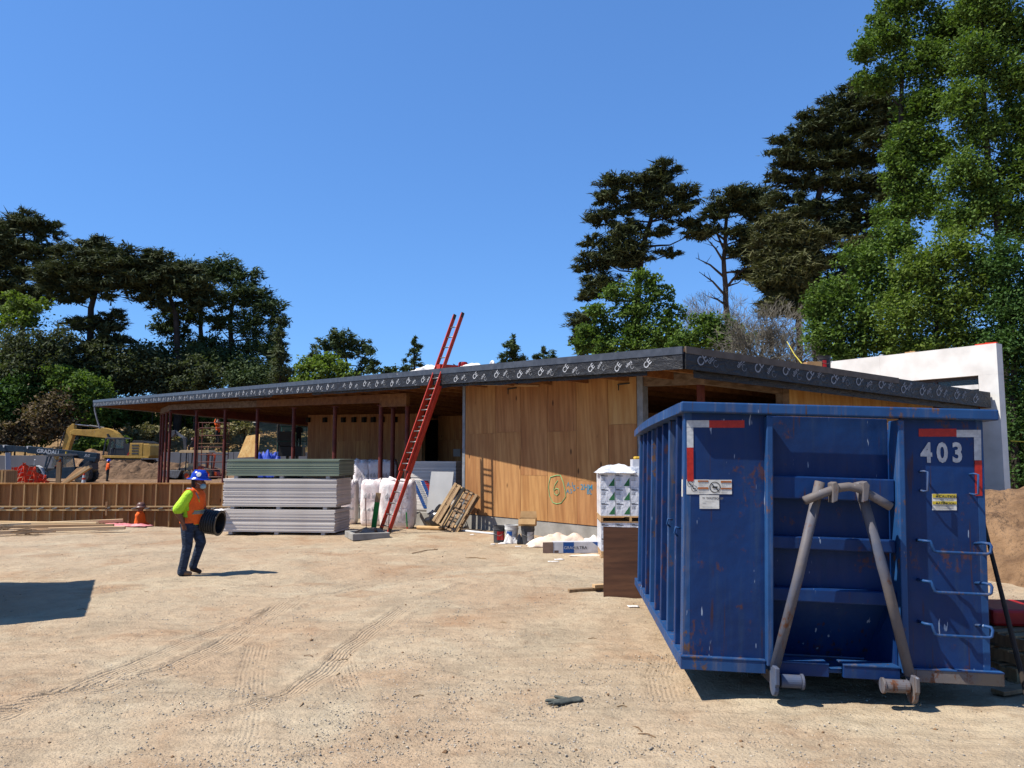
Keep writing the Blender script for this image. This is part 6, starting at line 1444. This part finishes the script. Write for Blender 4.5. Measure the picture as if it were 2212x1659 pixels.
# ---------------------------------------------------------------- right of the container, in its shade
pz = Vector((5.05,7.75,0)); zz = gz(pz.x,pz.y)
for i in range(3): pallet((pz.x+0.03*i, pz.y-0.02*i, zz+0.136*i), (0,0,R_(12+3*i)), ('bottom','middle','top')[i]+' wooden pallet of the shaded stack beside container', GREYWOOD)
q = pallet((5.35,8.9,gz(5.3,8.9)), (0,0,R_(-15)), 'single wooden pallet on the dirt behind the shaded stack', GREYWOOD)
tag(MB().bb(-0.45,0.45,-0.3,0.3,0,0.16).build('red_crate', [REDP], loc=(5.15,7.85,zz+0.136*3+0.002), rot=(0,0,R_(-6)), bevel=0.03), 'red plastic crate lying on top of the shaded pallet stack', 'crate')
a = at(2110,1070,7.45); b = on_ground(2218,1500,0.12)
tag(MB().tube([Vector((0,0,0)), a-b], [0.022,0.016], 8).build('steel_bar', [BARKD], loc=b), 'dark steel bar leaning upright beside the container', 'bar')
A_, B_ = Vector((4.15,6.75,gz(4.1,6.75)+0.03)), Vector((4.95,7.05,gz(4.9,7.05)+0.03)); plank(A_, B_, 0.12, 0.035, GREYWOOD, 'grey timber lying in shade at the container\'s corner')
# ---------------------------------------------------------------- trees and shrubs
def leaves(blobs, rng, size, dens, per, spread=0.34, flat=0.6, quad=True, up=0.5, long=1.6, clump=0.30):
    """blobs: (centre, rx, ry, rz) in metres -> leaf faces gathered into clumps near each blob's outside"""
    C = []; O = []
    for c, rx, ry, rz in blobs:
        n = max(5, int(dens*(rx*rz*1.2)/(size*size)/per))
        d = rng.standard_normal((n,3)); d /= np.linalg.norm(d,axis=1)[:,None]; r = rng.random(n)**0.45
        sc = np.array([rx,ry,rz]); s0 = np.array(c)+d*r[:,None]*sc
        k = rng.poisson(per, n)+2; idx = np.repeat(np.arange(n), k)
        rad = clump*(rx*rz)**0.5*0.85*(0.6+0.8*rng.random(n))
        off = rng.standard_normal((len(idx),3))*np.array([1,1,flat])*0.6*rad[idx][:,None]
        C.append(s0[idx]+off); O.append(C[-1]-np.array(c)*np.array([1,1,0.0])-np.array([0,0,c[2]-0.5*rz])); O[-1][:,2] *= 0.6
    P = np.concatenate(C); N = len(P)
    nv = rng.standard_normal((N,3)); nv[:,2] = np.abs(nv[:,2])*0.8+up; nv /= np.linalg.norm(nv,axis=1)[:,None]
    t = rng.standard_normal((N,3))
    if not quad:                                    # conifer sprays point outwards
        ov = np.concatenate(O); ov /= np.linalg.norm(ov,axis=1)[:,None]+1e-6; t = 0.55*t + 1.1*ov
    t -= nv*(t*nv).sum(1)[:,None]; t /= np.linalg.norm(t,axis=1)[:,None]; b = np.cross(nv,t)
    s = size*(0.55+0.9*rng.random(N))[:,None]
    if quad:
        V = np.stack([P-t*s*long*0.5, P+b*s*0.42+t*s*0.05, P+t*s*long*0.5, P-b*s*0.42+t*s*0.05],1).reshape(-1,3); return V, np.arange(4*N).reshape(-1,4), 4
    V = np.stack([P-t*s*long*0.5+b*s*0.32, P-t*s*long*0.5-b*s*0.32, P+t*s*long*0.6],1).reshape(-1,3); return V, np.arange(3*N).reshape(-1,3), 3
def tree(name, label, cat, Y, trunk, blobs, mat, leaf=0.3, dens=1.6, per=16, bark=BARKD, quad=True, flat=0.6, up=0.5, group=None, limbs=True, seed=1, depth=1.0, long=1.6, base=None, clump=0.30, r0=0.35, dead=()):
    rng = np.random.default_rng(seed); m = Y/1657.3
    tp_ = [at(px,py,Y) for px, py in trunk]
    if base is None:
        base = tp_[0].copy(); base.z = min(base.z, hz_at(base.x, Y)-0.3 if Y > 87 else 0.0)
    t = thing(name, label, cat, base, group=group); W = []
    for i, b_ in enumerate(blobs):
        px, py, rx, ry = b_[:4]; dy = b_[4] if len(b_) > 4 else rng.uniform(-1,1)*depth*0.055*m*1657/10
        c = at(px, py, Y); c.y += dy; c = Vector(c); W.append((np.array(c)-np.array(base), rx*m*1.12, 0.55*(rx+ry)*m*depth, ry*m*1.42))
    mb = MB(); pts = [Vector((0,0,-0.3))] + [p-base for p in (tp_ if (tp_[0]-base).length > 0.4 else tp_[1:])]
    r0 *= 0.62; n = len(pts); rr = [r0*(1-0.72*i/max(1,n-1)) for i in range(n)]
    fine = []; fr = []
    for i in range(n-1):
        for k in range(3):
            f = k/3; p = pts[i].lerp(pts[i+1], f); fine.append(p+Vector((rng.uniform(-1,1),rng.uniform(-1,1),0))*r0*0.25*(i+k > 0)); fr.append(rr[i]*(1-f)+rr[i+1]*f)
    fine.append(pts[-1]); fr.append(rr[-1]); mb.tube(fine, fr, 8)
    if limbs:
        for c, rx, ry, rz in W:
            c = Vector(c); cand = [(abs((c-p).length - 0)+ (6 if p.z > c.z-0.15*abs(c.x-p.x) else 0), i) for i, p in enumerate(fine)]
            i = min(cand)[1]; a = fine[i]; mid = a.lerp(c,0.5)+Vector((0,0,-0.10*(c-a).length)); r_ = min(fr[i]*0.45, 0.05+0.012*(c-a).length)
            if (c-a).length > 0.5:
                mb.tube([a, a.lerp(mid,0.6)+Vector((0,0,0.02)), mid, mid.lerp(c,0.5), c], [r_, r_*0.85, r_*0.6, r_*0.45, r_*0.2], 5)
                for k in range(3):
                    e = c + Vector((rng.uniform(-1,1)*rx*0.8, rng.uniform(-1,1)*ry*0.8, rng.uniform(-0.4,0.7)*rz)); mb.tube([mid.lerp(c,0.4+0.2*k), e], [r_*0.35, r_*0.1], 4)
    for (x0_,y0_,x1_,y1_) in dead:
        a, b = at(x0_,y0_,Y)-base, at(x1_,y1_,Y)-base; b.y += rng.uniform(-1,1); md = a.lerp(b,0.5)+Vector((0,0,0.08*(b-a).length)); mb.tube([a,md,b], [0.12,0.08,0.02], 5)
        for k in range(4): p = md.lerp(b, rng.random()); mb.tube([p, p+Vector((rng.uniform(-0.8,0.8), rng.uniform(-0.5,0.5), rng.uniform(-0.2,0.7)))], [0.04,0.01], 4)
    mb.build('trunk', [bark], t, smooth=True)
    V, Fc, k = leaves(W, rng, leaf, dens, per, quad=quad, flat=flat, up=up, long=long, clump=clump)
    put('crown', raw_mesh('crown', V, Fc, k, mat), t); return t
CY = dict(leaf=0.30, dens=26, per=40, quad=False, flat=0.35, up=0.7, long=3.0, clump=0.34)
def cyp(label, Y, trunk, blobs, seed, mat=L_CYP, k=1.0, **kw):
    blobs = [(b[0], b[1], b[2]*1.18, b[3]*1.22) for b in blobs]; a = dict(CY); a['leaf'] = 0.0030*Y*k; a.update(kw); return tree('cypress_tree', label, 'tree', Y, trunk, blobs, mat, seed=seed, **a)
# left skyline
cyp('tall dark cypress with stacked flat tiers at far left skyline', 100, [(47,870),(47,700),(50,560),(52,484)], [(50,476,46,14),(95,495,30,13),(12,503,34,13),(40,528,58,13),(92,545,42,13),(10,560,36,12),(66,583,48,12),(112,590,32,13),(20,618,40,13),(84,640,46,14),(36,662,42,14),(-30,540,40,30),(-30,620,40,30)], 1, r0=0.75)
cyp('dark cypress with thick bare trunk and trailing lower tier', 95, [(186,835),(196,700),(206,600),(206,530)], [(206,526,32,11),(178,548,55,13),(240,546,52,11),(200,578,78,17),(262,570,48,13),(158,608,52,16),(222,622,56,14),(288,602,38,12),(124,600,36,18),(226,700,46,12),(246,732,42,10),(214,756,36,11),(252,682,24,7),(150,640,30,10),(165,700,28,12)], 2, r0=1.0)
cyp('cypress with forked trunk joining the dark skyline clump', 97, [(387,822),(382,700),(368,640),(345,600)], [(306,578,38,13),(345,562,38,13),(360,606,56,16),(412,622,46,16),(328,636,40,12),(392,590,46,14),(352,660,30,8),(300,612,26,9),(420,655,30,10),(330,590,30,10)], 3, r0=0.9)
PN = dict(leaf=0.34, dens=24, per=34, quad=False, flat=0.7, up=0.6, long=1.8, clump=0.34)
def pine(label, Y, trunk, blobs, seed, mat=L_PINE, **kw):
    a = dict(PN); a['leaf'] = 0.0030*Y; a.update(kw); return tree('pine_tree', label, 'tree', Y, trunk, blobs, mat, seed=seed, **a)
pine('bushy dark pine between cypress and round-topped pine', 103, [(437,830),(433,650),(420,590)], [(405,583,36,18),(388,618,32,18),(432,640,42,20),(400,680,42,20),(380,722,36,18),(420,762,38,20),(450,590,25,18),(350,700,25,16)], 4, r0=0.8)
pine('big round-topped pine sloping down to the narrow conifer', 101, [(500,832),(497,690),(510,600)], [(480,578,42,20),(520,598,42,20),(548,640,40,22),(582,668,34,24),(500,640,48,22),(602,706,22,22),(540,700,46,22),(470,690,36,18),(562,750,46,20),(500,760,42,20),(592,765,26,24),(455,740,30,20),(470,800,40,18),(530,805,45,16)], 5, r0=0.9)
pine('narrow pointed conifer beside the round-topped pine', 88, [(604,850),(604,780),(604,700)], [(604,700,7,12),(605,724,11,14),(604,748,15,16),(603,775,20,18),(602,805,26,20)], 6, mat=L_OLIVE, r0=0.3)
pine('isolated round dark pine rising over the roof', 85, [(752,850),(750,790),(742,740)], [(738,724,36,14),(702,744,26,13),(774,744,30,14),(797,782,20,20),(748,764,32,10),(782,803,24,12),(690,775,20,14),(735,745,30,12)], 7, r0=0.5)
pine('small pointed conifer just above the roof left of ladder', 75, [(895,830),(895,770),(895,735)], [(895,738,5,8),(894,750,14,6),(894,763,19,6),(895,777,23,6),(890,790,28,7)], 8, r0=0.22, dens=18)
pine('small dark conifer above the roof right of ladder', 74, [(1106,830),(1106,770),(1107,735)], [(1108,737,12,10),(1105,755,22,11),(1108,774,28,11),(1085,780,14,8)], 9, r0=0.22)
pine('tiny distant conifer top above the roof edge', 80, [(1175,830),(1175,775),(1175,752)], [(1175,757,9,7),(1178,769,22,7),(1160,772,10,5)], 10, r0=0.2)
# right skyline
cyp('broad cypress with fanned bare limbs above the roof', 62, [(1375,790),(1378,650),(1385,560),(1402,480),(1422,400)], [(1430,368,30,14),(1330,394,40,12),(1400,392,46,13),(1462,420,42,12),(1300,428,30,11),(1372,428,50,12),(1440,455,46,11),(1482,448,25,8),(1300,470,34,11),(1350,490,36,10),(1272,520,24,8),(1418,500,40,7),(1490,480,36,8),(1500,505,34,6),(1345,532,44,26),(1300,562,44,14),(1260,575,20,8),(1372,562,34,12),(1452,545,28,6),(1270,630,28,12),(1255,690,30,13),(1300,612,34,14),(1245,720,18,11),(1282,752,32,14),(1330,460,30,9)], 11, r0=0.7)
cyp('half-dead cypress with bare grey limbs on its left', 64, [(1572,790),(1570,650),(1562,560),(1572,470),(1590,430)], [(1590,424,50,14),(1642,420,38,11),(1558,448,28,12),(1626,450,46,13),(1652,485,36,13),(1612,505,42,12),(1606,545,36,11),(1522,500,24,12),(1640,525,36,13),(1650,560,34,14),(1540,470,24,9),(1620,590,30,12)], 12, bark=BARK, r0=0.55, dead=((1566,600,1500,560),(1566,570,1520,520),(1568,640,1510,590),(1564,540,1540,480),(1570,620,1610,580),(1568,520,1530,495),(1570,660,1530,640)))
cyp('massive cypress with broad dark tiers left of leafy trees', 52, [(1766,790),(1765,640),(1760,520),(1772,400),(1840,250)], [(1880,188,50,16),(1830,224,50,15),(1780,258,50,15),(1740,280,36,12),(1860,270,56,16),(1800,304,56,14),(1720,310,46,12),(1702,345,46,12),(1770,350,56,14),(1850,340,56,16),(1675,380,28,8),(1740,390,50,12),(1822,398,56,13),(1900,400,46,15),(1700,430,40,11),(1762,452,50,12),(1800,500,44,11),(1850,440,50,13),(1890,470,46,14),(1830,485,46,13),(1720,470,40,12),(1880,520,40,13)], 13, r0=0.75, mat=L_CYP)
cyp('olive-brown lower cypress beneath the massive dark one', 50, [(1725,790),(1728,640),(1722,520)], [(1682,490,36,18),(1722,520,46,24),(1680,560,40,20),(1742,570,50,16),(1662,610,36,16),(1722,622,56,15),(1790,560,40,10),(1850,580,40,11),(1680,660,40,18),(1742,664,46,16),(1820,610,40,14),(1700,590,60,26),(1790,640,50,16),(1660,530,30,24),(1760,520,40,16),(1850,530,36,14)], 14, mat=L_CYPW, r0=0.5, dens=34)
cyp('second tall cypress trunk showing among the leafy trees', 50, [(1925,790),(1925,500),(1932,360),(1905,230)], [(1905,225,40,14),(1940,260,40,14),(1960,330,45,14),(1900,300,36,12),(1950,420,40,10)], 15, r0=0.55)
BD = dict(leaf=0.16, dens=24, per=30, quad=True, flat=0.7, up=0.45, long=1.6, clump=0.38)
def broad(label, Y, trunk, blobs, seed, mat=L_DEC, name='broadleaf_tree', **kw):
    a = dict(BD); a['leaf'] = 0.0030*Y; a.update(kw); return tree(name, label, 'tree', Y, trunk, blobs, mat, seed=seed, **a)
broad('loose green spreading tree in front of the broad cypress', 45, [(1370,800),(1368,700),(1375,640)], [(1390,604,36,14),(1342,632,40,15),(1424,636,31,15),(1296,676,38,15),(1376,668,48,19),(1446,680,28,16),(1284,722,40,18),(1350,712,50,20),(1424,722,48,20),(1258,742,26,14),(1320,750,52,16),(1464,735,26,19),(1400,750,60,14)], 16, r0=0.22, dens=26)
broad('low green shrubby tree beyond the roof corner', 40, [(1550,800),(1548,730)], [(1520,692,34,14),(1560,712,44,20),(1500,730,36,20),(1592,738,38,18),(1542,746,48,14),(1470,745,30,18)], 17, r0=0.15)
broad('tall leafy tree with arching crown reaching the top edge', 38, [(1968,800),(1962,520),(1944,300),(1952,100),(1960,-20)], [(1960,10,60,24),(1925,78,58,28),(1866,112,34,18),(1990,140,66,34),(1902,168,46,22),(2044,60,56,36),(2000,225,56,34),(1962,300,46,28),(1950,382,46,26),(2012,330,46,32),(1930,335,34,16),(1990,432,56,34),(1932,462,42,22),(1900,40,26,14),(2000,-60,80,40)], 18, r0=0.36, dens=30)
broad('tall leafy tree with dark trunk against blue sky beside ivy', 36, [(2168,800),(2160,520),(2130,300),(2116,0),(2110,-80)], [(2120,20,62,34),(2190,62,54,42),(2098,122,52,38),(2182,166,52,40),(2080,224,48,38),(2204,254,46,40),(2122,284,44,34),(2088,372,50,38),(2196,362,44,42),(2148,432,54,34),(2080,470,50,30),(2204,482,46,34),(2275,100,56,60),(2275,300,56,60),(2275,440,56,50),(2150,-60,80,40)], 19, r0=0.40, dens=30)
broad('dense green thicket tree behind the white concrete wall', 33, [(1870,800),(1868,640),(1880,560)], [(1800,640,52,30),(1870,560,52,30),(1842,690,56,34),(1780,722,44,28),(1900,622,52,36),(1930,520,46,30),(1890,742,56,28),(1770,672,30,22),(1820,760,50,22)], 20, r0=0.25)
broad('bright green thicket tree over the concrete wall top', 31, [(2020,800),(2022,660),(2030,560)], [(1952,680,56,40),(2000,582,56,36),(2042,660,56,44),(2062,542,52,36),(1982,745,56,26),(2082,730,56,36),(2110,622,50,40),(1975,610,35,30)], 21, mat=L_DEC2, r0=0.25)
broad('deep green ivy-clad tree beyond right end of wall', 30, [(2195,1090),(2190,800),(2180,600)], [(2162,562,46,40),(2182,672,50,44),(2152,752,46,36),(2215,760,44,44),(2222,850,44,46),(2220,940,44,46),(2222,1030,44,46),(2250,620,50,60),(2285,800,50,80),(2285,980,50,80)], 22, mat=L_IVY, r0=0.3, dens=26)
broad('green leafy tree rising over the roof beside round pine', 70, [(700,850),(700,810)], [(662,788,24,16),(702,784,34,18),(742,806,30,18),(690,815,40,18),(655,825,24,13),(722,830,40,13)], 23, mat=L_DEC2, r0=0.2)
# hillside planting on the left
pl = [('pale green young tree standing before the tall left cypress',92,[(45,760),(46,680)],[(28,655,32,18),(74,660,28,16),(50,690,44,16),(20,700,30,14)],L_DEC2),
 ('olive green hillside tree below the tall left cypress',90,[(60,880),(62,760)],[(40,742,56,24),(118,740,44,26),(90,785,60,28),(24,800,44,28)],L_OLIVE),
 ('dark green bushy tree left of the brown shrub',89,[(25,960),(28,880)],[(22,860,48,30),(60,830,40,26),(20,900,40,26),(-20,850,40,40)],L_IVY),
 ('green bushy tree at the foot of the bare cypress trunk',89,[(185,940),(188,860)],[(160,830,50,24),(200,845,40,22),(180,880,40,26),(215,880,30,30),(130,810,36,20)],L_DEC),
 ('olive tree behind the far end of the roof',94,[(250,880),(250,800)],[(238,765,36,20),(205,790,36,22),(275,792,40,24),(240,820,46,24)],L_OLIVE),
 ('grey-green tree between two cypress trunks above the roof',95,[(330,880),(330,800)],[(300,772,38,20),(340,798,42,22),(290,815,44,20),(350,830,40,16)],L_OLIVE),
 ('low grey-green tree right of forked cypress trunk',94,[(420,880),(420,810)],[(410,795,40,22),(450,812,44,18),(400,832,40,14)],L_OLIVE),
 ('low dark tree beneath the round-topped pine',93,[(530,880),(530,830)],[(510,822,44,16),(560,818,44,18),(600,832,36,14),(640,838,28,10)],L_PINE),
 ('round brown shrub with dry foliage on the hillside',88,[(125,985),(126,930)],[(110,895,44,32),(140,870,36,26),(135,915,44,26),(95,925,34,20)],L_BROWN),
 ('smaller brown shrub at left behind the telehandler boom',88,[(32,985),(32,950)],[(30,938,38,20),(10,950,30,18),(52,952,26,16)],L_BROWN),
 ('green shrub behind the excavator arm',89,[(80,985),(82,950)],[(78,948,24,16),(95,935,16,18),(70,930,14,14)],L_DEC2),
 ('bright green shrub under the roof end on the bank',100,[(285,960),(285,920)],[(262,905,30,18),(300,900,34,18),(325,915,24,14),(240,920,24,16)],L_DEC),
 ('green shrub seen between the far steel posts',101,[(395,950),(395,915)],[(385,905,30,14),(420,902,30,14),(410,920,34,12)],L_DEC),
 ('dark green shrub on bank behind scaffold tower',102,[(455,950),(455,915)],[(450,905,30,13),(485,910,26,12)],L_DEC),
 ('low green weeds on bank behind the excavator boom',88,[(215,975),(215,960)],[(205,955,34,14),(240,962,30,12),(180,962,24,10),(265,955,24,10)],L_DEC2),
 ('dry tan brush covering the bank right of scaffold',92,[(520,960),(520,940)],[(505,930,30,12),(545,922,26,10),(480,938,24,10)],L_DRY),
 ('dry tan brush covering the bank above excavator cab',93,[(310,950),(310,935)],[(300,935,34,12),(335,930,26,10),(270,942,20,8),(440,935,34,10),(400,940,26,8)],L_DRY),
 ('dark bushy tree filling the gap below the bare cypress trunk',96,[(150,900),(150,820)],[(120,775,46,28),(165,775,40,30),(60,780,50,30),(140,815,60,26)],L_PINE),
 ('wide olive tree in the hollow between cypress and forked trunk',98,[(280,900),(280,830)],[(235,800,50,24),(290,790,44,30),(330,775,36,28),(310,830,60,22)],L_OLIVE),
 ('dark thicket tree under the bushy dark pine',98,[(400,900),(400,830)],[(370,790,44,34),(430,790,44,34),(470,790,40,30),(400,830,60,20),(540,800,60,26),(600,815,40,22)],L_PINE),
 ('green hillside tree behind the brown shrub',93,[(80,960),(80,880)],[(70,850,60,34),(150,850,40,34),(20,790,40,34),(210,835,36,26)],L_DEC),
 ('leafy bank tree under far end of the roof',97,[(240,960),(240,910)],[(225,895,36,26),(270,890,40,22),(205,925,30,24),(310,895,30,18)],L_DEC),
 ('green bank bush right of steel posts',99,[(440,940),(440,905)],[(370,900,30,18),(430,895,50,16),(500,905,40,12)],L_DEC),
 ('distant low dark tree line behind the roof left of conifer',110,[(850,850),(850,810)],[(830,805,30,8),(870,802,34,7),(920,804,34,6),(1000,800,40,6)],L_PINE)]
for i, (lab, Yp, trk, bl, mt) in enumerate(pl):
    broad(lab, Yp, trk, bl, 40+i, mat=mt, name='shrub' if 'shrub' in lab or 'weeds' in lab or 'brush' in lab else 'broadleaf_tree', r0=0.16, leaf=0.0028*Yp, dens=20, limbs=(i < 8))
# leafless trees behind the roof
def bare(label, Y, px, py0, h, spread, seed, mat=BARKL, n0=7):
    rng = np.random.default_rng(seed); b = at(px, py0, Y); base = Vector((b.x,Y,0.0)); t = thing('bare_tree', label, 'tree', base); mb = MB(); tw = MB()
    def grow(p, d, L, r, lv):
        q = p+d*L; md = p.lerp(q,0.5)+Vector(rng.standard_normal(3)*0.06*L); r = max(r, 0.010); (mb if lv < 2 else tw).tube([p,md,q], [r,r*0.8,r*0.6], 5 if lv < 2 else 3, cap=False)
        if lv == 5: return
        for k in range(3 if lv < 4 else 2):
            nd = (d + Vector(rng.standard_normal(3))*spread*(0.6 if lv == 0 else 0.55)+Vector((0,0,0.12))).normalized(); grow(md.lerp(q,rng.random()*0.5+0.5) if k else q, nd, L*rng.uniform(0.62,0.85), r*0.52, lv+1)
    mb.tube([Vector((0,0,-0.2)), Vector((0,0,b.z))], [0.16,0.13], 7)
    for k in range(n0):
        a = rng.uniform(0,6.28); grow(Vector((0,0,b.z*rng.uniform(0.75,1.0))), Vector((math.cos(a)*0.7*spread,math.sin(a)*0.7*spread,1)).normalized(), h*0.28*rng.uniform(0.7,1.2), 0.06, 0)
    mb.build('trunk', [mat], t); tw.build('twigs', [mat], t)
bare('grey leafless shrub tree rising behind the roof', 36, 1700, 800, 4.2, 0.9, 3, n0=15)
bare('pale leafless tree left of the grey leafless shrub', 37, 1630, 790, 4.0, 0.85, 5, n0=13)
bare('fine bare twiggy tree standing before the half-dead cypress', 48, 1550, 760, 5.4, 0.8, 8, n0=9)
bare('dark leafless branching sapling beside the yellow rope', 27, 1705, 800, 1.6, 0.6, 9, BARKD, 3)
